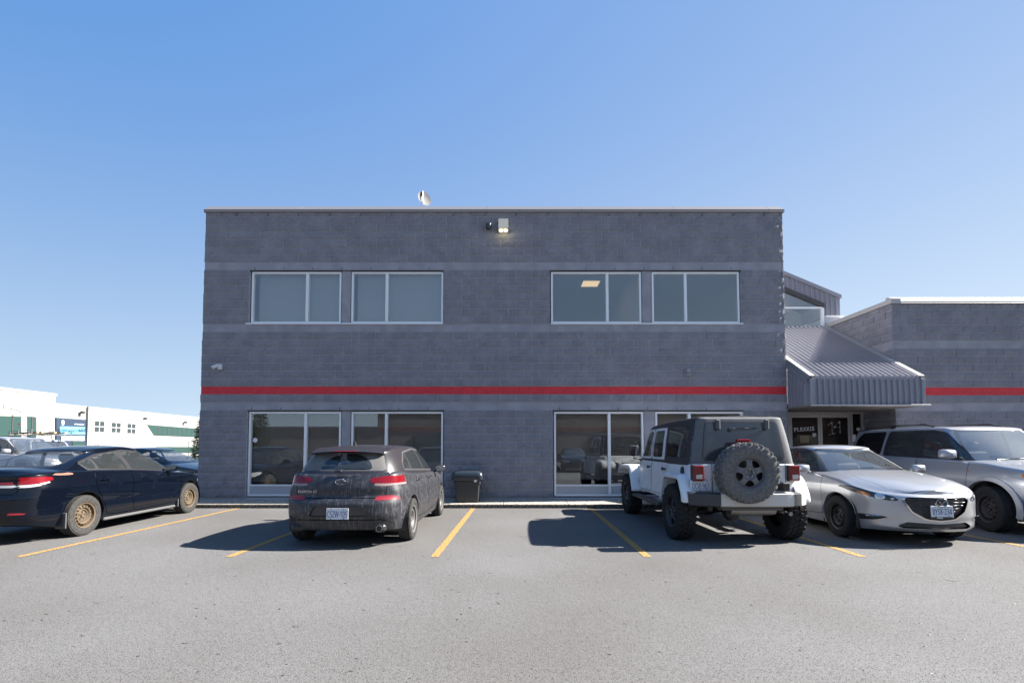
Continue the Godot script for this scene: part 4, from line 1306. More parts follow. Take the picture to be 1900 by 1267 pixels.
static func edge_z(hole: Soup, c: Vector2, sg: float) -> float:
	var best := 1e9; var z := 0.0
	for v in hole.v:
		var q := (v.x - c.x) * (v.x - c.x) + (v.y - c.y) * (v.y - c.y)
		if q < best: best = q; z = v.z
	return z * sg if best < 0.01 else -1.0

# glass set in a dark surround: cut from the greenhouse
func glaze(c: Dictionary, key: String, plane: String, poly: PackedVector2Array, lo: float, hi: float, rim: float, panes: Array, glass_mat: Material, called := "window", trim: Material = null, edge: Material = null) -> Node3D:
	var whole := [cut(c[key], plane, poly, lo, hi, rim)]
	var w := hold(c.o, called)
	if edge:                                     # a thin bright strip round the opening
		var inn := cut(whole, plane, poly, lo, hi, rim - 0.010)
		put(w, "bright_strip", whole[0], edge)
		whole = [inn]
	var list := panes if panes.size() else [poly]
	for p in list:
		var g := cut(whole, plane, p, lo, hi)
		if g.v.size(): put(w, "pane", g, glass_mat)
	put(w, "surround", whole[0], trim if trim else M.black_plastic)
	return w

# a door or lid whose edge is a sunk groove
func lid(c: Dictionary, key: String, called: String, plane: String, poly: PackedVector2Array, lo: float, hi: float, m: Material, gap := 0.005) -> MeshInstance3D:
	var r := groove(c[key], plane, poly, lo, hi, gap)
	if r[1].v.size(): put(c.o, "panel_gap", r[1], M.black_plastic)
	return put(c.o, called, r[0], m)

func lens(c: Dictionary, key: String, called: String, plane: String, poly: PackedVector2Array, lo: float, hi: float, m: Material, parent: Node3D = null, lift := 0.003) -> MeshInstance3D:
	var g := cut(c[key], plane, poly, lo, hi)
	for i in g.v.size(): g.v[i] += g.n[i] * lift
	return put(parent if parent else c.o, called, g, m)

static func mz(poly: PackedVector2Array) -> PackedVector2Array:
	var o := PackedVector2Array()
	for p in poly: o.append(Vector2(-p.x, p.y))
	return o

static func sh(poly: PackedVector2Array, dx: float, dy: float) -> PackedVector2Array:
	var o := PackedVector2Array()
	for p in poly: o.append(p + Vector2(dx, dy))
	return o

func mirror_pair(c: Dictionary, x: float, y: float, z: float, m: Material, s := 1.0) -> void:
	for sg in [1.0, -1.0]:
		var w := hold(c.o, "mirror", Vector3(x, y, sg * z))
		var a := Soup.new()
		var rows := []
		for L in [[-0.055, 0.86], [-0.045, 0.98], [-0.01, 1.0], [0.03, 0.9], [0.055, 0.6], [0.062, 0.1]]:
			var row := PackedVector3Array()
			for k in 21:
				var t := TAU * k / 20
				var sx := signf(cos(t)) * pow(absf(cos(t)), 0.6); var sy := signf(sin(t)) * pow(absf(sin(t)), 0.6)
				row.append(Vector3(L[0], sy * 0.065 * L[1], sg * (0.10 + sx * 0.10 * L[1])) * s)
			rows.append(row)
		a.fgrid(rows); a.smooth(50); put(w, "mirror_shell", a, m)
		a = Soup.new()
		for k in 20: a.tri(Vector3(-0.052, 0, sg * 0.10) * s, rows[0][k] + Vector3(0.004, 0, 0), rows[0][k + 1] + Vector3(0.004, 0, 0))
		put(w, "mirror_glass", a, M.mirror_glass)
		a = Soup.new(); a.tube([Vector3(0.02, -0.09, sg * -0.10), Vector3(0.0, -0.05, sg * 0.03)], 0.022, 8); put(w, "mirror_stalk", a, M.black_plastic)

func handle(c: Dictionary, x: float, y: float, z: float, sg: float, m: Material) -> void:
	var a := Soup.new()
	a.tube([Vector3(-0.11, 0, 0), Vector3(-0.09, 0.004, sg * 0.032), Vector3(0.07, 0.004, sg * 0.034), Vector3(0.10, 0, 0)], 0.013, 8)
	var q := put(c.o, "door_handle", a, m); q.position = Vector3(x, y, sg * z)

func finish(c: Dictionary, d: Dictionary, extra_paint: Material = null) -> void:
	put(c.o, "body", c.low[0], d.paint)
	put(c.o, "roof", c.cab[0], extra_paint if extra_paint else d.paint)

func car_materials() -> void:
	mat("nut_metal", lin(0.35, 0.35, 0.36), 0.35, 0.9)
	mat("cabin_dark", lin(0.018, 0.019, 0.021), 0.8)
	mat("cabin_seat", lin(0.022, 0.022, 0.025), 0.85)
	mat("mirror_glass", lin(0.5, 0.54, 0.58), 0.03, 1.0)
	mat("plate_white", lin(0.55, 0.58, 0.62), 0.5)
	mat("plate_blue", lin(0.025, 0.05, 0.16), 0.6)
	mat("chrome", lin(0.62, 0.62, 0.63), 0.12, 1.0)
	mat("satin_chrome", lin(0.42, 0.42, 0.43), 0.35, 0.9)
	var tr := tex(ramp_image(noise_image(256, 0.03, 61, 4), Color(0.84, 0.84, 0.84), Color(1, 1, 1), 2.0))
	var ty := mat("tyre", lin(0.030, 0.030, 0.031), 0.9, 0.0, 0.3); triplanar(ty, tr, 0.5, null, 0, false)
	var td := mat("tyre_dusty", lin(0.052, 0.051, 0.050), 0.95, 0.0, 0.2); triplanar(td, tr, 0.5, null, 0, false)
	var rs := mat("rusty_rim", lin(0.105, 0.076, 0.046), 0.85, 0.0); triplanar(rs, tr, 0.3, null, 0, false)
	mat("black_rim", lin(0.022, 0.021, 0.022), 0.5, 0.2)
	mat("grey_rim", lin(0.12, 0.12, 0.12), 0.6, 0.3)
	mat("red_lens", lin(0.15, 0.004, 0.008), 0.12, 0.0, 0.4); M.red_lens.clearcoat_enabled = true; M.red_lens.clearcoat = 0.4; M.red_lens.clearcoat_roughness = 0.02
	mat("red_reflector", lin(0.22, 0.014, 0.026), 0.4)
	mat("clear_lens", lin(0.42, 0.43, 0.44), 0.15, 0.2, 0.6)
	mat("amber_lens", lin(0.62, 0.17, 0.01), 0.2)
	mat("lamp_inner", lin(0.05, 0.052, 0.055), 0.25, 0.3)
	mirror_pane("car_glass", lin(0.14, 0.16, 0.165), 0.5, 0.75)
	glass("privacy_glass", lin(0.006, 0.007, 0.008), 0.9, 0.5)
	glass("lamp_cover", lin(0.02, 0.02, 0.02), 0.12, 0.6)
	var dg := glass("dusty_glass", lin(0.16, 0.155, 0.15), 0.75, 0.4); dg.roughness = 0.35
	# dried splashes running down: pale streaks on dark paint
	var fn := FastNoiseLite.new(); fn.seed = 71; fn.noise_type = FastNoiseLite.TYPE_SIMPLEX; fn.frequency = 0.11; fn.fractal_octaves = 3
	var f2 := FastNoiseLite.new(); f2.seed = 72; f2.noise_type = FastNoiseLite.TYPE_SIMPLEX; f2.frequency = 0.012; f2.fractal_octaves = 3
	var im := Image.create(512, 512, false, Image.FORMAT_RGB8)
	for y in 512:
		for x in 512:
			var streak := fn.get_noise_2d(x * 0.62, y * 0.022) * 0.5 + 0.5
			var dust := f2.get_noise_2d(x, y) * 0.5 + 0.5
			var k := clampf((streak - 0.55) * 5.0, 0.0, 1.0) * clampf(dust * 2.0 - 0.35, 0.0, 1.0)
			k = maxf(k, clampf((dust - 0.45) * 0.4, 0.0, 0.14))
			im.set_pixel(x, y, Color(0.32, 0.33, 0.37).lerp(Color(1.0, 0.99, 0.97), k))
	streaks = tex(im)

var streaks: Texture2D

# ---------------------------------------------------------------- the dusty hatchback
func build_hatchback() -> void:
	var pt := paint("plum_grey_paint", lin(0.022, 0.020, 0.024), 0.38, 0.1)
	pt.clearcoat = 0.5; pt.clearcoat_roughness = 0.12
	var dusty := paint("dusty_plum_paint", lin(0.106, 0.108, 0.122), 0.5, 0.0); dusty.clearcoat = 0.3; dusty.clearcoat_roughness = 0.25
	triplanar(dusty, streaks, 0.75, null, 0, false)
	var d := {
		"wb": 2.65, "wheel_r": 0.318, "rim_r": 0.205, "arch_r": 0.365, "track": 1.585, "paint": dusty,
		"tyre_mat": M.tyre_dusty, "rim_mat": M.grey_rim, "belt_in": 0.92,
		"plan": [-2.115, 0, -2.10, 0.36, -2.045, 0.62, -1.90, 0.785, -1.6, 0.862, -1.1, 0.888, 0, 0.895, 1.0, 0.888, 1.5, 0.86, 1.85, 0.76, 2.08, 0.52, 2.19, 0.25, 2.225, 0],
		"belt": [-2.12, 1.03, -1.8, 1.055, -1.0, 1.00, 0, 0.965, 0.9, 0.94, 1.4, 0.88, 1.9, 0.76, 2.23, 0.66],
		"spine": [-2.12, 1.04, -1.8, 1.06, -1.0, 1.02, 0.9, 1.0, 1.4, 0.95, 1.9, 0.83, 2.23, 0.68],
		"bottom": [-2.12, 0.27, -1.7, 0.24, -1.0, 0.19, 1.0, 0.19, 1.7, 0.2, 2.23, 0.22],
		"side_in": [0.15, 0.07, 0.3, 0.035, 0.5, 0.0, 0.62, 0.002, 0.78, 0.006, 0.86, 0.03, 1.06, 0.075],
		"rear_in": [0.2, 0.13, 0.30, 0.06, 0.40, 0.03, 0.44, 0.005, 0.55, 0.0, 0.66, 0.006, 0.69, 0.055, 0.74, 0.075, 0.82, 0.07, 0.90, 0.085, 1.05, 0.15],
		"front_in": [0.2, 0.12, 0.35, 0.02, 0.5, 0, 0.65, 0.04, 0.8, 0.16],
		"cab_base": [-1.95, 0, -1.91, 0.45, -1.80, 0.67, -1.45, 0.775, -0.6, 0.805, 0.3, 0.80, 0.78, 0.775, 1.0, 0.66, 1.15, 0.34, 1.2, 0],
		"cab_top": [-1.73, 0, -1.71, 0.36, -1.62, 0.53, -1.25, 0.585, -0.55, 0.61, 0.0, 0.605, 0.2, 0.575, 0.33, 0.48, 0.42, 0.25, 0.45, 0],
		"cab_y": [-2, 1.0, -1.0, 0.96, 0.3, 0.92, 1.2, 0.93], "roof_y": [-1.73, 1.365, -1.3, 1.405, -0.5, 1.43, 0.1, 1.415, 0.45, 1.375], "roof_crown": 0.028,
		"seats": [[-0.05, 0.08, -0.37], [-0.05, 0.08, 0.37], [-0.95, 0.06, -0.42], [-0.95, 0.06, 0.0], [-0.95, 0.06, 0.42]],
	}
	var c := car("hatchback", "dust streaked dark hatchback with its tailgate to the lot, beside the litter bin", "car", Vector3(-2.375, 0, -8.745), PI / 2 - 0.013, d)
	# rear window: wiped fan of clear glass in a dusty pane
	var rw := rounded(P([-0.60, 1.075, 0.60, 1.075, 0.50, 1.325, -0.50, 1.325]), 0.05)
	var fan := PackedVector2Array()
	for k in 17: fan.append(Vector2(0.03, 1.085) + Vector2(cos(PI * k / 16.0) * 0.37, sin(PI * k / 16.0) * 0.235))
	var whole := [cut(c.cab, "e", rw, -2.5, -1.45, 0.035)]
	var wn := hold(c.o, "rear_window")
	put(wn, "wiped_pane", cut(whole, "e", fan, -2.5, -1.4), M.car_glass)
	put(wn, "pane", cut(whole, "e", rw, -2.5, -1.4), M.dusty_glass)
	put(wn, "surround", whole[0], pt)
	glaze(c, "cab", "e", rounded(P([-0.66, 0.98, 0.66, 0.98, 0.49, 1.365, -0.49, 1.365]), 0.04), 0.2, 2.0, 0.02, [], M.car_glass, "windscreen")
	for sg in [1.0, -1.0]:
		var lo := 0.3 if sg > 0 else -2.0; var hi := 2.0 if sg > 0 else -0.3
		glaze(c, "cab", "s", rounded(P([0.88, 0.985, -1.40, 1.085, -1.36, 1.17, -1.05, 1.32, -0.4, 1.372, 0.1, 1.345, 0.42, 1.25]), 0.03), lo, hi, 0.018,
			[P([0.86, 0.995, -0.12, 1.035, -0.16, 1.365, 0.1, 1.34, 0.42, 1.245]), P([-0.2, 1.04, -0.98, 1.075, -1.0, 1.315, -0.4, 1.365, -0.24, 1.368]), P([-1.05, 1.08, -1.38, 1.092, -1.35, 1.16, -1.06, 1.305])], M.car_glass, "window", M.door_surround, M.satin_chrome)
		lid(c, "low", "door", "s", rounded(P([0.93, 0.32, -0.14, 0.28, -0.16, 1.2, 0.98, 1.2]), 0.05), lo, hi, dusty)
		lid(c, "low", "door", "s", rounded(P([-0.155, 0.28, -0.86, 0.29, -1.08, 0.70, -1.12, 1.2, -0.175, 1.2]), 0.06), lo, hi, dusty)
		handle(c, -0.02, 0.885, 0.868, sg, pt); handle(c, -0.92, 0.905, 0.858, sg, pt)
		# tail lamps: red over pale, split by the tailgate edge
		var lamp := hold(c.o, "tail_lamp")
		var red := P([0.375, 0.972, 0.66, 1.008, 0.86, 1.0, 0.92, 0.94, 0.90, 0.905, 0.60, 0.900, 0.44, 0.905])
		var pale := P([0.44, 0.905, 0.60, 0.900, 0.90, 0.905, 0.88, 0.868, 0.60, 0.862, 0.47, 0.872])
		if sg < 0: red = mz(red); pale = mz(pale)
		lens(c, "low", "lamp_lens", "e", rounded(red, 0.02), -2.3, -1.62, M.red_lens, lamp)
		lens(c, "low", "lamp_lens", "e", pale, -2.3, -1.62, M.pale_lens, lamp)
		var rf := rounded(P([0.47, 0.672, 0.515, 0.733, 0.70, 0.737, 0.82, 0.70, 0.80, 0.675]), 0.015)
		lens(c, "low", "reflector", "e", rf if sg > 0 else mz(rf), -2.3, -1.7, M.red_reflector)
	# tailgate with its gap; number plate recess and dark diffuser in the bumper
	var rec := rounded(P([-0.42, 0.455, 0.42, 0.455, 0.33, 0.598, -0.33, 0.598]), 0.03)
	var rc := cut(c.low, "e", rec, -2.3, -1.8)
	for i in rc.v.size(): rc.v[i].x += 0.02
	put(c.o, "plate_recess", rc, pt)
	lid(c, "low", "tailgate", "e", rounded(P([-0.62, 0.70, 0.62, 0.70, 0.665, 1.2, -0.665, 1.2]), 0.04), -2.3, -1.7, dusty)
	lens(c, "low", "diffuser", "e", rounded(P([-0.80, 0.20, 0.80, 0.20, 0.76, 0.33, 0.60, 0.405, -0.60, 0.405, -0.76, 0.33]), 0.03), -2.3, -1.7, dusty, null, 0.012)
	var a := Soup.new(); a.cbox(Vector3(-2.035, 0.668, 0.0), Vector3(0.05, 0.012, 0.95), 0.004); put(c.o, "bumper_trim", a, M.satin_chrome)
	plate(c.o, "CSZW\u00b7105", Vector3(-2.125, 0.495, 0.0), -PI / 2, -0.04)
	# exhaust tips
	for e in [[0.56, 1.0], [-0.60, 0.8]]:
		a = Soup.new(); a.lathe([Vector2(0.035, -0.16), Vector2(0.045, 0.0), Vector2(0.040, 0.0), Vector2(0.034, -0.12), Vector2(0.0, -0.12)], 18, Transform3D(Basis(Vector3.BACK, PI / 2), Vector3(-2.06, 0.285, e[0]))); put(c.o, "exhaust_tip", a, M.satin_chrome if e[1] > 0.9 else M.dark_steel)
		a = Soup.new(); a.cbox(Vector3(-2.0, 0.285, e[0]), Vector3(0.1, 0.11, 0.17), 0.03); put(c.o, "exhaust_cutout", a, M.black_plastic)
	# emblem: oval ring with a leaning letter
	a = Soup.new()
	var ring := []
	for k in 33: ring.append(Vector3(0, sin(TAU * k / 32) * 0.037, cos(TAU * k / 32) * 0.07))
	a.tube(ring, 0.0095, 6)
	a.tube([Vector3(0, -0.022, -0.045), Vector3(0, 0.026, -0.018)], 0.008, 6); a.tube([Vector3(0, -0.026, 0.018), Vector3(0, 0.022, 0.045)], 0.008, 6)
	a.tube([Vector3(0, 0.004, -0.03), Vector3(0, 0.008, -0.01), Vector3(0, -0.008, 0.01), Vector3(0, -0.004, 0.03)], 0.007, 6)
	put(c.o, "emblem", a, M.chrome).position = Vector3(-2.033, 0.925, 0.0)
	var tl := put(c.o, "lettering", letters("ELANTRA GT", 0.034, 0.004, 600), M.satin_chrome); tl.position = Vector3(-2.035, 0.79, -0.46); tl.rotation.y = -PI / 2 - 0.06
	# roof spoiler with lamp, wiper, fin aerial
	var sp := []
	for L in [[-1.55, 1.425, 0.56, 0.0], [-1.70, 1.405, 0.55, 0.0], [-1.83, 1.368, 0.535, 0.02], [-1.855, 1.352, 0.53, 0.025], [-1.84, 1.338, 0.53, 0.02], [-1.72, 1.335, 0.53, 0.0]]:
		var row := PackedVector3Array()
		for k in 17:
			var t := k / 8.0 - 1.0
			row.append(Vector3(L[0] + 0.09 * pow(absf(t), 2.6), L[1] - 0.028 * t * t, t * L[2]))
		sp.append(row)
	a = Soup.new(); a.fgrid(sp); a.smooth(60); put(c.o, "roof_spoiler", a, pt)
	a = Soup.new(); a.cbox(Vector3(-1.848, 1.352, 0), Vector3(0.03, 0.012, 0.34), 0.004); put(c.o, "brake_lamp", a, M.red_reflector)
	a = Soup.new(); a.tube([Vector3(-1.995, 1.085, -0.03), Vector3(-1.985, 1.108, 0.1), Vector3(-1.965, 1.098, 0.36)], 0.009, 6); a.cbox(Vector3(-2.0, 1.075, -0.04), Vector3(0.05, 0.035, 0.11), 0.012); put(c.o, "rear_wiper", a, M.black_plastic)
	a = Soup.new(); a.prism(P([-1.5, 1.43, -1.37, 1.43, -1.47, 1.505, -1.50, 1.495]), -0.012, 0.012); put(c.o, "roof_aerial", a, M.black_plastic)
	mirror_pair(c, 0.70, 1.01, 0.86, pt)
	finish(c, d, pt)

# ---------------------------------------------------------------- the navy sedan with rusty wheels
func build_navy_sedan() -> void:
	var pt := paint("navy_paint", lin(0.0015, 0.0028, 0.0065), 0.3, 0.0); pt.metallic_specular = 0.15
	pt.clearcoat = 0.75; pt.clearcoat_roughness = 0.02
	var d := {
		"wb": 2.70, "wheel_r": 0.325, "rim_r": 0.198, "arch_r": 0.372, "track": 1.52, "paint": pt,
		"tyre_mat": M.tyre_dusty, "rim_mat": M.rusty_rim, "belt_in": 0.90,
		"plan": [-2.27, 0, -2.25, 0.36, -2.19, 0.60, -2.05, 0.755, -1.7, 0.835, -1.1, 0.868, 0, 0.875, 1.0, 0.868, 1.5, 0.84, 1.82, 0.75, 2.03, 0.54, 2.16, 0.28, 2.2, 0],
		"belt": [-2.27, 1.02, -1.9, 1.045, -1.4, 1.04, -0.4, 1.01, 0.5, 0.95, 0.95, 0.905, 1.4, 0.86, 1.8, 0.77, 2.0, 0.70, 2.2, 0.62],
		"spine": [-2.27, 1.06, -2.0, 1.10, -1.5, 1.12, -1.0, 1.08, 0.9, 0.99, 1.2, 0.96, 1.6, 0.89, 2.0, 0.75, 2.2, 0.64],
		"bottom": [-2.27, 0.30, -1.75, 0.22, -1.0, 0.20, 1.0, 0.20, 1.7, 0.19, 2.2, 0.2], "crown_pow": 3.0,
		"side_in": [0.15, 0.075, 0.28, 0.035, 0.42, 0.008, 0.5, 0.012, 0.62, 0.004, 0.80, 0.0, 0.87, 0.02, 1.05, 0.07],
		"rear_in": [0.2, 0.12, 0.32, 0.035, 0.48, 0.0, 0.68, 0.0, 0.73, 0.03, 0.80, 0.045, 0.95, 0.06, 1.05, 0.04],
		"front_in": [0.2, 0.08, 0.3, 0.01, 0.45, 0, 0.6, 0.04, 0.72, 0.15],
		"cab_base": [-1.86, 0, -1.82, 0.43, -1.72, 0.61, -1.28, 0.735, -0.4, 0.785, 0.5, 0.785, 0.85, 0.74, 1.05, 0.62, 1.22, 0.32, 1.27, 0],
		"cab_top": [-1.05, 0, -1.03, 0.34, -0.95, 0.48, -0.70, 0.545, -0.3, 0.57, 0.05, 0.565, 0.16, 0.535, 0.24, 0.46, 0.32, 0.25, 0.35, 0],
		"cab_y": [-1.9, 1.07, -1.0, 1.0, -0.4, 0.97, 0.5, 0.92, 1.27, 0.90], "roof_y": [-1.05, 1.345, -0.65, 1.405, -0.2, 1.425, 0.1, 1.40, 0.35, 1.35], "roof_crown": 0.025,
		"seats": [[0.05, 0.05, -0.37], [0.05, 0.05, 0.37], [-0.72, -0.03, -0.4], [-0.72, -0.03, 0.4]],
	}
	var c := car("sedan", "navy sedan with rusty steel wheels and a peeled patch above its tail lamp", "car", Vector3(-7.765, 0, -9.03), PI / 2 + 0.052, d)
	glaze(c, "cab", "e", rounded(P([-0.57, 1.125, 0.57, 1.125, 0.43, 1.33, -0.43, 1.33]), 0.04), -2.5, -0.9, 0.02, [], M.car_glass, "rear_window")
	glaze(c, "cab", "e", rounded(P([-0.64, 0.95, 0.64, 0.95, 0.46, 1.335, -0.46, 1.335]), 0.04), 0.2, 2.0, 0.02, [], M.car_glass, "windscreen")
	for sg in [1.0, -1.0]:
		var lo := 0.3 if sg > 0 else -2.0; var hi := 2.0 if sg > 0 else -0.3
		glaze(c, "cab", "s", rounded(P([0.97, 0.915, 0.50, 0.965, -0.36, 1.02, -1.20, 1.05, -1.29, 1.155, -0.88, 1.285, -0.30, 1.355, 0.08, 1.335, 0.42, 1.25]), 0.02), lo, hi, 0.014,
			[P([0.60, 0.965, -0.27, 1.02, -0.40, 1.335, -0.28, 1.35, 0.08, 1.328, 0.40, 1.245]), P([0.93, 0.925, 0.64, 0.96, 0.50, 1.18]), P([-0.36, 1.03, -0.98, 1.052, -1.02, 1.225, -0.88, 1.278, -0.48, 1.325]), P([-1.02, 1.055, -1.19, 1.06, -1.27, 1.152, -1.06, 1.212])], M.car_glass, "window", M.door_surround)
		var fd := lid(c, "low", "door", "s", rounded(P([0.98, 0.30, -0.28, 0.27, -0.36, 0.5, -0.33, 1.2, 1.05, 1.2]), 0.05), lo, hi, pt)
		fd.set_meta("label", "navy front door")
		lid(c, "low", "door", "s", rounded(P([-0.295, 0.27, -0.90, 0.28, -1.06, 0.62, -1.16, 0.75, -1.14, 1.2, -0.345, 1.2]), 0.06), lo, hi, pt)
		handle(c, -0.04, 0.845, 0.865, sg, pt); handle(c, -0.98, 0.87, 0.855, sg, pt)
		# side skirt
		var sk := Soup.new(); sk.cbox(Vector3(-0.03, 0.205, sg * 0.815), Vector3(1.85, 0.05, 0.06), 0.015); put(c.o, "side_skirt", sk, M.dusty_trim)
		var mf := Soup.new(); mf.cbox(Vector3(-1.72, 0.29, sg * 0.79), Vector3(0.02, 0.24, 0.16), 0.006); put(c.o, "mud_flap", mf, M.dusty_trim).rotation.z = 0.0
		mf = Soup.new(); mf.cbox(Vector3(0.955, 0.26, sg * 0.80), Vector3(0.02, 0.16, 0.12), 0.006); put(c.o, "mud_flap", mf, M.dusty_trim)
		var lamp := hold(c.o, "tail_lamp")
		var red := rounded(P([-1.79, 0.942, -1.94, 0.976, -2.5, 0.968, -2.5, 0.868, -2.12, 0.868, -1.95, 0.90]), 0.012)
		var pale := P([-1.79, 0.938, -1.95, 0.897, -2.12, 0.865, -2.5, 0.865, -2.5, 0.826, -2.12, 0.826, -1.95, 0.868])
		lens(c, "low", "lamp_lens", "s", red, 0.56 if sg > 0 else -2.0, 2.0 if sg > 0 else -0.56, M.red_lens, lamp, 0.006)
		lens(c, "low", "lamp_lens", "s", pale, 0.56 if sg > 0 else -2.0, 2.0 if sg > 0 else -0.56, M.clear_lens, lamp)
		var inner := P([0.15, 0.868, 0.20, 0.905, 0.50, 0.908, 0.53, 0.868])
		var strip := P([0.12, 0.828, 0.15, 0.866, 0.53, 0.866, 0.55, 0.828])
		if sg < 0: inner = mz(inner); strip = mz(strip)
		lens(c, "low", "lamp_lens", "e", inner, -2.4, -1.9, M.red_lens, lamp, 0.006)
		lens(c, "low", "lamp_lens", "e", strip, -2.4, -1.9, M.clear_lens, lamp)
		var rf := rounded(P([0.46, 0.44, 0.66, 0.445, 0.70, 0.475, 0.50, 0.475]), 0.01)
		lens(c, "low", "reflector", "e", rf if sg > 0 else mz(rf), -2.4, -1.7, M.red_reflector)
		# head lamps, seen mirrored in the window
		var hl := P([0.30, 0.60, 0.36, 0.66, 0.78, 0.735, 0.80, 0.68, 0.70, 0.60, 0.45, 0.58])
		lens(c, "low", "head_lamp", "e", hl if sg > 0 else mz(hl), 1.6, 2.4, M.clear_lens)
	# peeled paint on the quarter over the tail lamp
	var peel := P([-1.52, 0.998, -1.60, 1.02, -1.72, 1.012, -1.83, 1.016, -1.86, 0.995, -1.76, 0.985, -1.64, 0.982, -1.56, 0.985])
	lens(c, "low", "peeled_paint", "s", peel, 0.4, 2.0, M.primer_patch, null, 0.001)
	lid(c, "low", "boot_lid", "e", rounded(P([-0.55, 0.73, 0.55, 0.73, 0.62, 1.3, -0.62, 1.3]), 0.04), -2.5, -2.0, pt)
	var g := lens(c, "low", "grille", "e", rounded(P([-0.50, 0.30, 0.50, 0.30, 0.42, 0.46, -0.42, 0.46]), 0.03), 1.6, 2.4, M.black_plastic); g.set_meta("label", "lower grille")
	var a := Soup.new(); a.cbox(Vector3(-2.262, 0.895, 0), Vector3(0.03, 0.022, 0.52), 0.006); put(c.o, "boot_trim", a, M.satin_chrome)
	mirror_pair(c, 0.62, 0.995, 0.825, pt, 1.05)
	finish(c, d)

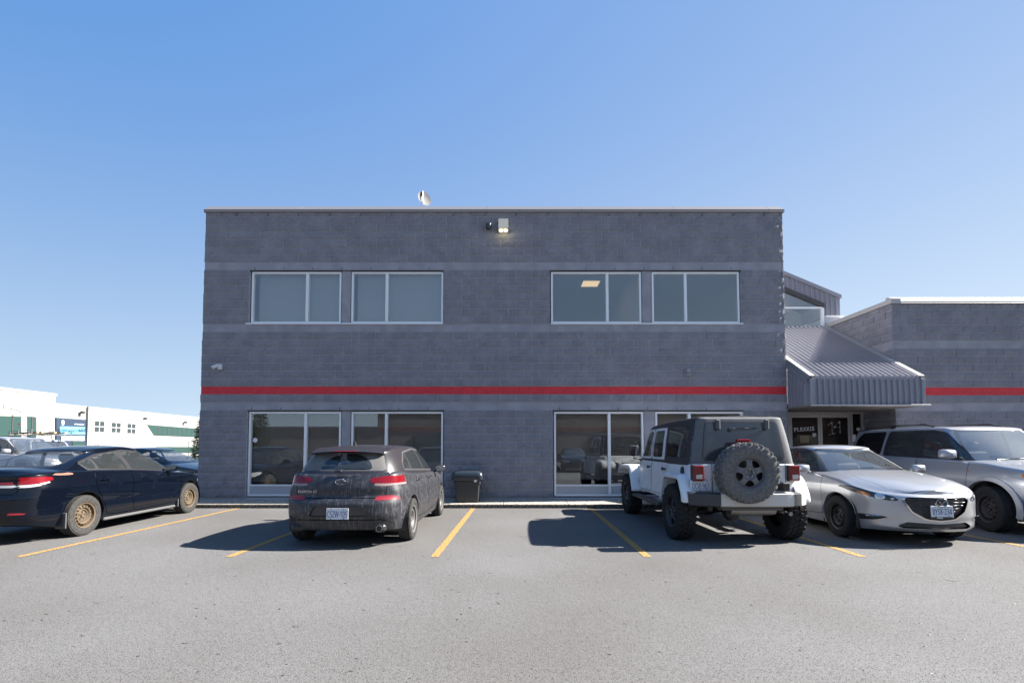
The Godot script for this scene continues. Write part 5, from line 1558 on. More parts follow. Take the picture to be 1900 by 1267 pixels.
# ---------------------------------------------------------------- the silver sedan, nose out
func build_silver_sedan() -> void:
	var pt := paint("silver_paint", lin(0.40, 0.41, 0.435), 0.32, 0.6)
	var d := {
		"wb": 2.70, "wheel_r": 0.325, "rim_r": 0.205, "arch_r": 0.372, "track": 1.575, "paint": pt, "steer": -0.06,
		"tyre_mat": M.tyre, "rim_mat": M.black_rim, "belt_in": 0.93,
		"plan": [-2.28, 0, -2.26, 0.35, -2.18, 0.62, -2.0, 0.78, -1.5, 0.87, 0, 0.895, 1.2, 0.89, 1.6, 0.865, 1.88, 0.775, 2.08, 0.57, 2.19, 0.29, 2.22, 0],
		"belt": [-2.28, 1.0, -1.6, 1.06, -0.6, 1.03, 0.4, 0.99, 0.9, 0.965, 1.4, 0.905, 1.8, 0.805, 2.05, 0.755, 2.22, 0.742],
		"spine": [-2.28, 1.06, -1.7, 1.10, 0.0, 1.08, 0.9, 1.06, 1.2, 1.02, 1.6, 0.955, 1.95, 0.86, 2.12, 0.80, 2.22, 0.755],
		"bottom": [-2.28, 0.3, -1.8, 0.22, -1, 0.18, 1, 0.18, 1.7, 0.2, 2.22, 0.215], "crown_pow": 3.2,
		"side_in": [0.15, 0.075, 0.28, 0.035, 0.42, 0.006, 0.52, 0.012, 0.70, 0.0, 0.80, 0.0, 0.86, 0.018, 1.06, 0.075],
		"rear_in": [0.2, 0.12, 0.35, 0.02, 0.6, 0, 0.75, 0.05, 1.0, 0.1],
		"front_in": [0.18, 0.15, 0.235, 0.05, 0.27, 0.012, 0.36, 0.02, 0.42, 0.005, 0.55, 0.0, 0.68, 0.010, 0.74, 0.04, 0.80, 0.12],
		"cab_base": [-2.0, 0, -1.95, 0.45, -1.75, 0.66, -1.3, 0.765, -0.4, 0.805, 0.4, 0.80, 0.72, 0.765, 0.91, 0.66, 1.07, 0.33, 1.11, 0],
		"cab_top": [-0.95, 0, -0.93, 0.35, -0.86, 0.50, -0.6, 0.56, -0.3, 0.58, -0.05, 0.575, 0.06, 0.55, 0.15, 0.47, 0.23, 0.25, 0.26, 0],
		"cab_y": [-2.0, 1.02, -1.0, 0.99, 0.0, 0.95, 0.9, 0.93, 1.11, 0.97], "roof_y": [-0.95, 1.36, -0.6, 1.42, -0.2, 1.435, 0.1, 1.415, 0.26, 1.375], "roof_crown": 0.028,
		"seats": [[-0.05, 0.06, -0.37], [-0.05, 0.06, 0.37], [-0.85, 0.06, -0.4], [-0.85, 0.06, 0.4]], "seat_mat": M.grey_seat,
	}
	var c := car("sedan", "silver sedan parked nose out with black steel wheels and dark winged grille", "car", Vector3(6.085, 0, -8.96), -PI / 2 - 0.035, d)
	glaze(c, "cab", "e", rounded(P([-0.655, 0.995, 0.655, 0.995, 0.475, 1.372, -0.475, 1.372]), 0.04), 0.12, 2.0, 0.018, [], M.screen_glass, "windscreen")
	glaze(c, "cab", "e", rounded(P([-0.5, 1.12, 0.5, 1.12, 0.42, 1.33, -0.42, 1.33]), 0.04), -2.5, -0.85, 0.02, [], M.car_glass, "rear_window")
	for sg in [1.0, -1.0]:
		var lo := 0.3 if sg > 0 else -2.0; var hi := 2.0 if sg > 0 else -0.3
		glaze(c, "cab", "s", rounded(P([0.80, 0.985, -1.45, 1.09, -1.38, 1.17, -0.75, 1.355, -0.3, 1.385, 0.0, 1.37, 0.22, 1.325]), 0.03), lo, hi, 0.018,
			[P([0.78, 0.995, -0.20, 1.04, -0.24, 1.375, 0.0, 1.362, 0.22, 1.318]), P([-0.27, 1.045, -1.05, 1.075, -1.05, 1.245, -0.75, 1.345, -0.31, 1.378])], M.car_glass)
		lid(c, "low", "door", "s", rounded(P([0.98, 0.32, -0.22, 0.27, -0.24, 1.2, 0.90, 1.2, 0.97, 0.85]), 0.04), lo, hi, pt)
		lid(c, "low", "door", "s", rounded(P([-0.235, 0.27, -0.92, 0.29, -1.1, 0.70, -1.14, 1.2, -0.255, 1.2]), 0.06), lo, hi, pt)
		handle(c, -0.05, 0.88, 0.868, sg, pt)
		# hood edge and head lamps
		var hl := hold(c.o, "head_lamp")
		var lampp := rounded(P([0.475, 0.655, 0.535, 0.705, 0.70, 0.755, 0.845, 0.83, 0.90, 0.825, 0.855, 0.745, 0.72, 0.675, 0.56, 0.638]), 0.012)
		if sg < 0: lampp = mz(lampp)
		var g := [cut(c.low, "e", lampp, 1.42, 2.4)]
		var amber := P([0.735, 0.69, 0.745, 0.722, 0.80, 0.758, 0.835, 0.742, 0.79, 0.71])
		put(hl, "amber_lens", cut(g, "e", amber if sg > 0 else mz(amber), 1.4, 2.4), M.amber_lens)
		for v in [[0.665, 0.70, 0.047], [0.56, 0.668, 0.026]]:
			var pr := cut(g, "e", circle(Vector2(sg * v[0], v[1]), v[2], 16), 1.4, 2.4)
			var pr2 := [pr]
			var bead := cut(pr2, "e", circle(Vector2(sg * v[0], v[1]), v[2] * 0.68, 14), 1.4, 2.4)
			put(hl, "projector_ring", pr2[0], M.chrome); put(hl, "projector", bead, M.clear_lens)
		put(hl, "lamp_housing", g[0], M.lamp_inner)
		# fog recess
		var fog := rounded(P([0.53, 0.412, 0.70, 0.425, 0.83, 0.43, 0.86, 0.36, 0.80, 0.345, 0.70, 0.36, 0.63, 0.395]), 0.012)
		var fo := lens(c, "low", "fog_recess", "e", fog if sg > 0 else mz(fog), 1.6, 2.4, M.black_plastic, null, -0.025)
		var ft := Soup.new(); ft.tube([Vector3(2.06, 0.418, sg * 0.55), Vector3(1.985, 0.418, sg * 0.70), Vector3(1.89, 0.412, sg * 0.80)], 0.010, 6); put(fo, "fog_trim", ft, M.chrome)
	# grille: dark shield with slats, bright lower edge
	var shield := rounded(P([-0.44, 0.665, -0.405, 0.702, 0.405, 0.702, 0.44, 0.665, 0.35, 0.50, 0.19, 0.405, 0, 0.385, -0.19, 0.405, -0.35, 0.50]), 0.02)
	var gr := hold(c.o, "grille")
	var back := [cut(c.low, "e", shield, 1.7, 2.4, 0.022)]
	var inner := cut(back, "e", shield, 1.7, 2.4, 0.0)
	var brt := back[0] as Soup
	var upper := [brt]
	var cr := cut(upper, "e", P([-0.7, 0.2, 0.7, 0.2, 0.7, 0.68, -0.7, 0.68]), 1.7, 2.4)
	for i in cr.v.size(): cr.v[i] += cr.n[i] * 0.012
	put(gr, "bright_edge", cr, M.chrome); put(gr, "top_edge", upper[0], pt)
	for i in inner.v.size(): inner.v[i].x -= 0.035
	put(gr, "grille_back", inner, M.black_plastic)
	for k in 6:
		var y := 0.675 - k * 0.043
		var w: float = [0.395, 0.395, 0.37, 0.335, 0.28, 0.20][k]
		for sg in [-1, 1]:
			var s := Soup.new(); var in0: float = [0.10, 0.10, 0.11, 0.17, 0.17, 0.17][k]
			if w <= in0 + 0.02: continue
			s.tube([Vector3(2.195, y, sg * in0), Vector3(2.175, y, sg * lerpf(in0, w, 0.5)), Vector3(2.135, y, sg * w)], 0.0075, 6)
			put(gr, "slat", s, M.slat_grey)
	var em := Soup.new(); var ring := []
	for k in 33: ring.append(Vector3(0, sin(TAU * k / 32) * 0.058, cos(TAU * k / 32) * 0.074))
	em.tube(ring, 0.012, 6)
	em.tube([Vector3(0, 0.03, -0.062), Vector3(0, 0.012, -0.03), Vector3(0, -0.018, 0.0), Vector3(0, 0.012, 0.03), Vector3(0, 0.03, 0.062)], 0.009, 6)
	put(c.o, "emblem", em, M.chrome).position = Vector3(2.243, 0.632, 0)
	var pl := plate(c.o, "BYSK\u00b7234", Vector3(2.238, 0.515, 0.0), PI / 2, -0.05)
	var fr := Soup.new(); fr.cbox(Vector3(0, -0.09, 0.002), Vector3(0.315, 0.03, 0.008), 0.002); put(pl, "plate_holder", fr, M.black_plastic)
	var ft2 := put(pl, "holder_text", letters("Prima", 0.02, 0.001, 700), M.white_marker); ft2.position = Vector3(-0.035, -0.09, 0.007)
	var lowi := rounded(P([-0.44, 0.262, 0.44, 0.262, 0.52, 0.29, 0.40, 0.352, 0.0, 0.328, -0.40, 0.352, -0.52, 0.29]), 0.01)
	lens(c, "low", "lower_intake", "e", lowi, 1.7, 2.4, M.black_plastic, null, -0.03)
	# hood shut line
	lid(c, "low", "hood", "t", rounded(P([1.12, -0.60, 1.12, 0.60, 1.55, 0.63, 1.95, 0.52, 2.09, 0.33, 2.125, 0, 2.09, -0.33, 1.95, -0.52, 1.55, -0.63]), 0.05), 0.7, 2.0, pt, 0.0022)
	var wp := Soup.new(); wp.tube([Vector3(1.10, 1.05, -0.5), Vector3(1.04, 1.075, 0.0), Vector3(1.0, 1.06, 0.5)], 0.009, 6); put(c.o, "wiper", wp, M.black_plastic)
	mirror_pair(c, 0.62, 1.045, 0.87, pt, 1.1)
	finish(c, d)

# ---------------------------------------------------------------- the silver sport utility
func build_silver_suv() -> void:
	var pt := paint("blue_silver_paint", lin(0.345, 0.36, 0.40), 0.36, 0.5)
	var d := {
		"wb": 2.72, "wheel_r": 0.38, "rim_r": 0.225, "arch_r": 0.455, "arch_up": 0.02, "track": 1.72, "tyre_w": 0.24, "paint": pt,
		"tyre_mat": M.tyre, "rim_mat": M.brown_rim, "belt_in": 1.12, "inner_w": 0.80, "steer": -0.22,
		"plan": [-2.35, 0, -2.33, 0.45, -2.27, 0.72, -2.1, 0.89, -1.6, 0.965, 0, 0.985, 1.2, 0.98, 1.7, 0.95, 2.05, 0.86, 2.24, 0.62, 2.33, 0.3, 2.36, 0],
		"belt": [-2.35, 1.20, -1.5, 1.22, 0.0, 1.20, 0.9, 1.17, 1.2, 1.155, 1.6, 1.10, 2.0, 1.04, 2.36, 0.98],
		"spine": [-2.35, 1.2, 0.9, 1.2, 1.2, 1.195, 1.6, 1.15, 2.0, 1.08, 2.36, 1.0],
		"bottom": [-2.35, 0.40, -1.8, 0.32, -1, 0.28, 1, 0.28, 1.8, 0.32, 2.36, 0.36], "crown_pow": 4.0,
		"side_in": [0.25, 0.07, 0.38, 0.03, 0.5, 0.015, 0.56, 0.012, 0.6, 0.0, 0.80, 0.0, 0.98, 0.012, 1.06, 0.03, 1.22, 0.055],
		"rear_in": [0.3, 0.06, 0.5, 0.0, 0.9, 0.02, 1.2, 0.05], "front_in": [0.3, 0.1, 0.45, 0.0, 0.7, 0.0, 0.9, 0.05, 1.05, 0.1],
		"cab_base": [-2.25, 0, -2.22, 0.5, -2.12, 0.76, -1.7, 0.875, -0.4, 0.905, 0.6, 0.90, 0.92, 0.86, 1.05, 0.74, 1.17, 0.4, 1.2, 0],
		"cab_top": [-2.10, 0, -2.08, 0.46, -2.03, 0.66, -1.7, 0.715, -0.4, 0.73, 0.2, 0.725, 0.37, 0.71, 0.44, 0.63, 0.49, 0.32, 0.51, 0],
		"cab_y": [-2.3, 1.15, 0, 1.14, 1.2, 1.12], "roof_y": [-2.10, 1.785, -1.5, 1.81, -0.4, 1.815, 0.2, 1.80, 0.51, 1.755], "roof_crown": 0.022, "roof_round": 0.04, "bow": 0.018,
		"seats": [[0.05, 0.28, -0.42], [0.05, 0.28, 0.42], [-0.85, 0.28, -0.45], [-0.85, 0.28, 0.45]], "seat_mat": M.grey_seat,
	}
	var c := car("sport_utility", "silver sport utility with black roof rails and wide steel wheels, nose out", "car", Vector3(8.965, 0, -9.45), -PI / 2, d)
	glaze(c, "cab", "e", rounded(P([-0.78, 1.17, 0.78, 1.17, 0.66, 1.735, -0.66, 1.735]), 0.05), 0.3, 2.0, 0.02, [], M.screen_glass, "windscreen")
	for sg in [1.0, -1.0]:
		var lo := 0.3 if sg > 0 else -2.0; var hi := 2.0 if sg > 0 else -0.3
		glaze(c, "cab", "s", rounded(P([1.0, 1.185, -0.98, 1.245, -0.94, 1.745, 0.15, 1.74, 0.40, 1.69]), 0.03), lo, hi, 0.012,
			[P([0.97, 1.20, 0.02, 1.23, 0.0, 1.735, 0.15, 1.73, 0.39, 1.68]), P([-0.04, 1.235, -0.97, 1.255, -0.93, 1.735, -0.06, 1.735])], M.car_glass if sg < 0 else M.car_glass)
		glaze(c, "cab", "s", rounded(P([-1.07, 1.26, -1.97, 1.30, -1.88, 1.60, -1.74, 1.735, -1.03, 1.745]), 0.04), lo, hi, 0.012, [], M.privacy_glass)
		lid(c, "low", "door", "s", rounded(P([0.98, 0.40, -0.04, 0.38, -0.05, 1.4, 1.05, 1.4]), 0.05), lo, hi, pt)
		lid(c, "low", "door", "s", rounded(P([-0.06, 0.38, -0.90, 0.39, -1.0, 0.75, -1.02, 1.4, -0.07, 1.4]), 0.06), lo, hi, pt)
		handle(c, 0.10, 1.075, 0.965, sg, M.chrome); handle(c, -0.85, 1.085, 0.965, sg, M.chrome)
		lens(c, "low", "side_marker", "s", rounded(P([0.95, 0.985, 1.03, 1.005, 1.10, 0.995, 1.02, 0.98]), 0.004), lo, hi, M.amber_lens, null, 0.006)
		var hl := rounded(P([0.55, 0.90, 0.55, 1.0, 0.80, 1.03, 0.96, 1.0, 0.93, 0.90, 0.8, 0.86]), 0.03)
		var lp := lens(c, "low", "head_lamp", "e", hl if sg > 0 else mz(hl), 1.7, 2.6, M.clear_lens)
		var am := Soup.new(); am.cbox(Vector3(1.93, 0.96, sg * 0.905), Vector3(0.12, 0.07, 0.02), 0.01); put(lp, "amber_lens", am, M.amber_lens).rotation.y = 0.0
		# broad wheel arch mouldings
		for x in [-1.36, 1.36]:
			var rows := []
			for ring in 4: rows.append(PackedVector3Array())
			for k in 31:
				var t := lerpf(-0.25, PI + 0.25, k / 30.0)
				var e := Vector2(cos(t), sin(t))
				for ring in 4:
					var r: float = [0.535, 0.53, 0.455, 0.44][ring]
					rows[ring].append(Vector3(x + e.x * r, 0.40 + e.y * r, sg * ([0.962, 0.985, 0.992, 0.93][ring] - 0.03 * absf(e.x) * (1.0 if x > 0 else 1.0))))
			var am2 := Soup.new(); am2.fgrid(rows); am2.smooth(50); put(c.o, "arch_moulding", am2, pt)
		# roof rail
		var rr := Soup.new()
		rr.tube([Vector3(-1.9, 1.80, sg * 0.63), Vector3(-1.75, 1.855, sg * 0.64), Vector3(-0.8, 1.875, sg * 0.65), Vector3(-0.15, 1.87, sg * 0.65), Vector3(0.05, 1.81, sg * 0.65)], 0.022, 8)
		rr.cbox(Vector3(-0.95, 1.84, sg * 0.65), Vector3(0.12, 0.07, 0.04), 0.012); put(c.o, "roof_rail", rr, M.black_plastic)
	lens(c, "low", "grille", "e", rounded(P([-0.45, 0.76, 0.45, 0.76, 0.48, 0.95, -0.48, 0.95]), 0.03), 1.8, 2.6, M.black_plastic)
	lid(c, "low", "hood", "t", rounded(P([1.16, -0.74, 1.16, 0.74, 1.7, 0.74, 2.1, 0.62, 2.24, 0.0, 2.1, -0.62, 1.7, -0.74]), 0.05), 0.95, 2.0, pt, 0.003)
	lens(c, "low", "lower_bumper", "e", P([-1, 0.30, 1, 0.30, 1, 0.47, -1, 0.47]), 1.75, 2.6, M.dusty_trim, null, 0.006)
	var wp := Soup.new(); wp.tube([Vector3(1.19, 1.20, 0.6), Vector3(1.14, 1.215, 0.1), Vector3(1.15, 1.215, -0.55)], 0.012, 6); put(c.o, "wiper", wp, M.black_plastic)
	mirror_pair(c, 0.80, 1.29, 0.95, pt, 1.35)
	finish(c, d)

# ---------------------------------------------------------------- the dark coupe beyond the corner
func build_dark_coupe() -> void:
	var pt := paint("black_blue_paint", lin(0.0045, 0.0055, 0.009), 0.2, 0.2); pt.clearcoat = 1.0; pt.clearcoat_roughness = 0.02
	var d := {
		"wb": 2.70, "wheel_r": 0.32, "rim_r": 0.205, "arch_r": 0.37, "track": 1.56, "paint": pt, "nu": 80, "nv": 14, "cu": 70,
		"tyre_mat": M.tyre, "rim_mat": M.grey_rim, "belt_in": 0.88,
		"plan": [-2.25, 0, -2.23, 0.36, -2.15, 0.62, -2.0, 0.77, -1.5, 0.87, 0, 0.89, 1.2, 0.88, 1.6, 0.85, 1.9, 0.75, 2.1, 0.52, 2.22, 0.25, 2.25, 0],
		"belt": [-2.25, 0.98, -1.4, 1.0, 0, 0.97, 0.9, 0.94, 1.5, 0.86, 1.9, 0.75, 2.25, 0.64], "spine": [-2.25, 1.0, -1.5, 1.06, 0.9, 1.02, 1.5, 0.92, 1.9, 0.80, 2.25, 0.66],
		"bottom": [-2.25, 0.28, 0, 0.2, 2.25, 0.2], "side_in": [0.15, 0.07, 0.4, 0.0, 0.75, 0.0, 0.9, 0.03, 1.0, 0.06],
		"rear_in": [0.2, 0.1, 0.5, 0, 1.0, 0.08], "front_in": [0.2, 0.1, 0.45, 0, 0.75, 0.12],
		"cab_base": [-1.7, 0, -1.66, 0.42, -1.55, 0.60, -1.2, 0.73, -0.4, 0.79, 0.5, 0.785, 0.85, 0.74, 1.02, 0.62, 1.16, 0.32, 1.2, 0],
		"cab_top": [-0.95, 0, -0.93, 0.34, -0.86, 0.48, -0.65, 0.54, -0.35, 0.565, -0.05, 0.56, 0.08, 0.53, 0.16, 0.46, 0.24, 0.25, 0.27, 0],
		"cab_y": [-1.7, 1.0, 0, 0.94, 1.2, 0.93], "roof_y": [-0.95, 1.33, -0.5, 1.39, -0.1, 1.395, 0.27, 1.345], "roof_crown": 0.025,
		"seats": [[-0.05, 0.03, -0.37], [-0.05, 0.03, 0.37]],
	}
	var c := car("coupe", "glossy black car parked nose to the side wall, behind the navy sedan", "car", Vector3(-10.15, 0, -13.7), 0.0, d)
	glaze(c, "cab", "e", rounded(P([-0.64, 0.97, 0.64, 0.97, 0.46, 1.335, -0.46, 1.335]), 0.04), 0.12, 2.0, 0.02, [], M.screen_glass, "windscreen")
	glaze(c, "cab", "e", rounded(P([-0.5, 1.1, 0.5, 1.1, 0.42, 1.31, -0.42, 1.31]), 0.04), -2.5, -0.85, 0.02, [], M.car_glass, "rear_window")
	for sg in [1.0, -1.0]:
		var lo := 0.3 if sg > 0 else -2.0; var hi := 2.0 if sg > 0 else -0.3
		glaze(c, "cab", "s", rounded(P([0.82, 0.985, -1.25, 1.03, -1.2, 1.13, -0.7, 1.30, -0.25, 1.345, 0.05, 1.325, 0.25, 1.27]), 0.03), lo, hi, 0.015, [P([0.80, 0.995, -0.3, 1.02, -0.32, 1.335, 0.05, 1.318, 0.24, 1.265]), P([-0.36, 1.025, -1.22, 1.04, -1.18, 1.125, -0.7, 1.29, -0.4, 1.325])], M.car_glass)
		lid(c, "low", "door", "s", rounded(P([0.98, 0.30, -0.35, 0.27, -0.38, 1.2, 1.0, 1.2]), 0.05), lo, hi, pt)
		var hl := P([0.42, 0.60, 0.5, 0.68, 0.86, 0.74, 0.84, 0.66, 0.6, 0.59])
		lens(c, "low", "head_lamp", "e", hl if sg > 0 else mz(hl), 1.6, 2.4, M.clear_lens)
		var tlp := P([0.5, 0.82, 0.5, 0.92, 0.86, 0.92, 0.84, 0.82])
		lens(c, "low", "tail_lamp", "e", tlp if sg > 0 else mz(tlp), -2.4, -1.7, M.red_lens)
	mirror_pair(c, 0.62, 1.0, 0.84, pt)
	finish(c, d)

# ---------------------------------------------------------------- the white off-roader with its spare wheel
func flare(o: Node3D, path: Array, sg: float, z0: float, z1: float, m: Material) -> void:
	var pts := rounded(P(path), 0.09, 4)
	# open path: keep the run between first and last corner
	var run := []
	for i in range(2, pts.size() - 2): run.append(pts[i])
	var rows := []
	for k in 6: rows.append(PackedVector3Array())
	for i in run.size():
		var t: Vector2 = (run[mini(i + 1, run.size() - 1)] - run[maxi(i - 1, 0)]).normalized()
		var nn := Vector2(-t.y, t.x)
		if nn.dot(run[i] - Vector2((path[0] + path[-2]) * 0.5, 0.45)) < 0: nn = -nn
		var offs := [[0.02, z0], [0.03, lerpf(z0, z1, 0.5)], [0.022, z1 - 0.03], [-0.005, z1], [-0.045, z1 - 0.004], [-0.045, z0]]
		for k in 6:
			var p: Vector2 = run[i] + nn * offs[k][0]
			rows[k].append(Vector3(p.x, p.y, sg * offs[k][1]))
	var s := Soup.new(); s.fgrid(rows); s.smooth(55)
	put(o, "fender_flare", s, m)

func build_offroader() -> void:
	var pt := paint("white_paint", lin(0.68, 0.695, 0.71), 0.4, 0.0); pt.clearcoat = 0.5; pt.clearcoat_roughness = 0.15
	triplanar(pt, tex(ramp_image(noise_image(256, 0.02, 81, 4), Color(0.955, 0.95, 0.945), Color(1, 1, 1), 2.0)), 0.9, null, 0, false)
	var top := mat("hardtop", lin(0.040, 0.040, 0.044), 0.5, 0.0, 0.4)
	triplanar(top, tex(ramp_image(noise_image(256, 0.02, 82, 4), Color(0.9, 0.9, 0.9), Color(1, 1, 1), 2.0)), 0.8, null, 0, false)
	var dusty := mat("dusty_hardtop", lin(0.125, 0.13, 0.138), 0.7, 0.0, 0.3)
	triplanar(dusty, tex(ramp_image(noise_image(256, 0.02, 83, 4), Color(0.92, 0.92, 0.92), Color(1, 1, 1), 2.0)), 0.7, null, 0, false)
	var d := {
		"plan": [-1.93, 0, -1.93, 0.35, -1.925, 0.62, -1.90, 0.735, -1.83, 0.772, -1.5, 0.778, -0.5, 0.785, 0.4, 0.785, 0.88, 0.775, 0.96, 0.74, 0.98, 0.4, 0.98, 0],
		"belt": [-1.95, 1.165, 1.0, 1.165], "spine": [-1.95, 1.165, 1.0, 1.165], "bottom": [-1.95, 0.62, -1.0, 0.56, 1.0, 0.56], "shoulder": 0.02, "nu": 150, "nv": 20,
		"side_in": [0.5, 0.02, 0.62, 0.0, 0.9, 0.0, 1.17, 0.02], "rear_in": [0.5, 0.01, 0.7, 0.0, 1.17, 0.0], "front_in": [0, 0, 2, 0],
		"cab_base": [-1.92, 0, -1.915, 0.4, -1.905, 0.68, -1.80, 0.755, -1.0, 0.765, 0.2, 0.765, 0.80, 0.75, 0.90, 0.70, 0.93, 0.36, 0.94, 0],
		"cab_top": [-1.84, 0, -1.835, 0.38, -1.82, 0.58, -1.70, 0.655, -1.0, 0.67, 0.0, 0.665, 0.50, 0.645, 0.60, 0.58, 0.63, 0.3, 0.64, 0],
		"cab_y": [-2, 1.14, 1, 1.14], "roof_y": [-1.84, 1.865, -1.2, 1.865, 0.3, 1.835, 0.64, 1.80], "roof_crown": 0.02, "roof_round": 0.045, "bow": 0.012,
	}
	var o := thing("off_roader", "white four door off road vehicle with black hardtop and rear mounted spare wheel", "car", Vector3(3.40, 0, -8.94))
	o.rotation.y = PI / 2
	var c := {"o": o, "low": [tub(d)], "cab": [cabin(d)]}
	var xr := -1.46; var xf := 1.46; var R := 0.42
	# rear wheel opening: flat-topped
	for sg in [1.0, -1.0]:
		var lo := 0.3 if sg > 0 else -2.0; var hi := 2.0 if sg > 0 else -0.3
		cut(c.low, "s", rounded(P([-0.92, 0.3, -0.98, 0.62, -1.12, 0.955, -1.78, 0.955, -1.90, 0.78, -1.99, 0.60, -2.1, 0.3]), 0.08), lo, hi)
		flare(o, [-0.86, 0.55, -0.95, 0.66, -1.10, 0.985, -1.79, 0.985, -1.94, 0.76, -1.98, 0.60], sg, 0.72, 0.935, pt)
		flare(o, [0.92, 0.50, 1.02, 0.72, 1.20, 1.02, 1.86, 1.02, 2.12, 0.98, 2.20, 0.82], sg, 0.55, 0.935, pt)
		lid(c, "low", "door", "s", rounded(P([0.90, 0.60, 0.10, 0.60, 0.06, 1.3, 0.93, 1.3]), 0.05), lo, hi, pt)
		lid(c, "low", "door", "s", rounded(P([0.075, 0.60, -0.62, 0.60, -0.80, 0.90, -0.80, 1.3, 0.035, 1.3]), 0.08), lo, hi, pt)
		for hx in [0.17, -0.70]:
			var hs := Soup.new(); hs.cbox(Vector3(hx, 1.045, sg * 0.80), Vector3(0.15, 0.035, 0.03), 0.01); hs.cbox(Vector3(hx + 0.05, 1.045, sg * 0.805), Vector3(0.04, 0.05, 0.035), 0.01); put(o, "door_handle", hs, M.black_plastic)
		for hx in [0.93, 0.09]:
			for hy in [0.76, 1.02]:
				var hs := Soup.new(); hs.cbox(Vector3(hx, hy, sg * 0.792), Vector3(0.10, 0.04, 0.025), 0.008); put(o, "door_hinge", hs, pt)
		# windows: white door frames, black quarter panel
		glaze(c, "cab", "s", rounded(P([0.83, 1.20, 0.12, 1.20, 0.12, 1.755, 0.48, 1.75, 0.60, 1.70]), 0.03), lo, hi, 0.0, [rounded(P([0.78, 1.24, 0.17, 1.24, 0.17, 1.715, 0.46, 1.71, 0.56, 1.67]), 0.04)], M.car_glass, "door_window", pt)
		glaze(c, "cab", "s", rounded(P([0.09, 1.20, -0.66, 1.20, -0.62, 1.755, 0.09, 1.755]), 0.03), lo, hi, 0.0, [rounded(P([0.04, 1.24, -0.52, 1.24, -0.50, 1.715, 0.04, 1.715]), 0.04)], M.privacy_glass, "door_window", pt)
		glaze(c, "cab", "s", rounded(P([-0.74, 1.26, -1.66, 1.26, -1.62, 1.74, -0.74, 1.74]), 0.06), lo, hi, 0.02, [], M.privacy_glass, "quarter_window")
		# side step, mirror, tail lamp
		var st := Soup.new(); st.cbox(Vector3(0.02, 0.455, sg * 0.87), Vector3(1.72, 0.07, 0.16), 0.025); put(o, "side_step", st, M.black_plastic)
		var mr := hold(o, "mirror", Vector3(0.72, 1.30, sg * 0.94))
		var ms := Soup.new(); ms.cbox(Vector3(0, 0.05, 0), Vector3(0.08, 0.215, 0.185), 0.03); put(mr, "mirror_shell", ms, M.black_plastic)
		ms = Soup.new(); ms.cbox(Vector3(-0.041, 0.05, 0), Vector3(0.006, 0.175, 0.15), 0.002); put(mr, "mirror_glass", ms, M.mirror_glass)
		ms = Soup.new(); ms.tube([Vector3(0.0, -0.05, 0), Vector3(0.0, -0.10, 0), Vector3(0.02, -0.14, sg * -0.16)], 0.022, 8); put(mr, "mirror_arm", ms, M.black_plastic)
		var tl := hold(o, "tail_lamp", Vector3(-1.93, 1.035, sg * 0.695))
		ms = Soup.new(); ms.cbox(Vector3(0.0, 0, 0), Vector3(0.10, 0.235, 0.165), 0.012); put(tl, "lamp_case", ms, M.black_plastic)
		ms = Soup.new(); ms.cbox(Vector3(-0.05, 0, 0), Vector3(0.06, 0.22, 0.15), 0.012); put(tl, "lamp_lens", ms, M.red_lens)
		ms = Soup.new(); ms.cbox(Vector3(-0.082, -0.052, 0), Vector3(0.006, 0.06, 0.085), 0.002); put(tl, "lamp_lens", ms, M.clear_lens)
	# rear glass with struts, hinges and wiper
	var rg := rounded(P([-0.60, 1.225, 0.60, 1.225, 0.535, 1.775, -0.535, 1.775]), 0.05)
	glaze(c, "cab", "e", rg, -2.2, -1.72, 0.014, [], M.dusky_glass, "rear_window")
	glaze(c, "cab", "e", rounded(P([-0.62, 1.22, 0.62, 1.22, 0.54, 1.75, -0.54, 1.75]), 0.04), 0.55, 1.2, 0.0, [], M.car_glass, "windscreen")
	var back := cut(c.cab, "e", P([-0.9, 1.0, 0.9, 1.0, 0.9, 2.0, -0.9, 2.0]), -2.2, -1.795)
	put(o, "hardtop_rear", back, dusty)
	for zz in [-0.36, 0.36]:
		var s := Soup.new(); s.cbox(Vector3(-1.885, 1.745, zz), Vector3(0.05, 0.15, 0.065), 0.012); put(o, "glass_hinge", s, M.dusty_trim)
	var wp := Soup.new(); wp.tube([Vector3(-1.90, 1.685, -0.16), Vector3(-1.91, 1.69, 0.05), Vector3(-1.90, 1.695, 0.22)], 0.010, 6)
	wp.lathe([Vector2(0, 0.03), Vector2(0.026, 0.03), Vector2(0.03, 0)], 12, Transform3D(Basis(Vector3.BACK, PI / 2), Vector3(-1.89, 1.675, -0.17))); put(o, "rear_wiper", wp, M.dusty_trim)
	# tailgate, handle, lamps, plate
	lid(c, "low", "tailgate", "e", rounded(P([-0.475, 0.70, 0.60, 0.70, 0.60, 1.4, -0.475, 1.4]), 0.02), -2.2, -1.85, pt)
	var a := Soup.new(); a.cbox(Vector3(-1.955, 0.98, -0.36), Vector3(0.04, 0.24, 0.035), 0.012); a.cbox(Vector3(-1.945, 1.085, -0.36), Vector3(0.03, 0.05, 0.07), 0.01); put(o, "tailgate_handle", a, M.black_plastic)
	a = Soup.new(); a.lathe([Vector2(0, 0.03), Vector2(0.05, 0.028), Vector2(0.062, 0.018), Vector2(0.066, 0)], 20, Transform3D(Basis(Vector3.RIGHT, -PI / 2).scaled(Vector3(0.75, 1.35, 1.0)), Vector3(-1.57, 1.03, -0.775))); put(o, "fuel_cap", a, M.black_plastic)
	a = Soup.new(); a.cbox(Vector3(-2.03, 0.845, 0.50), Vector3(0.2, 0.12, 0.1), 0.01); put(o, "tailgate_vent", a, M.black_plastic)
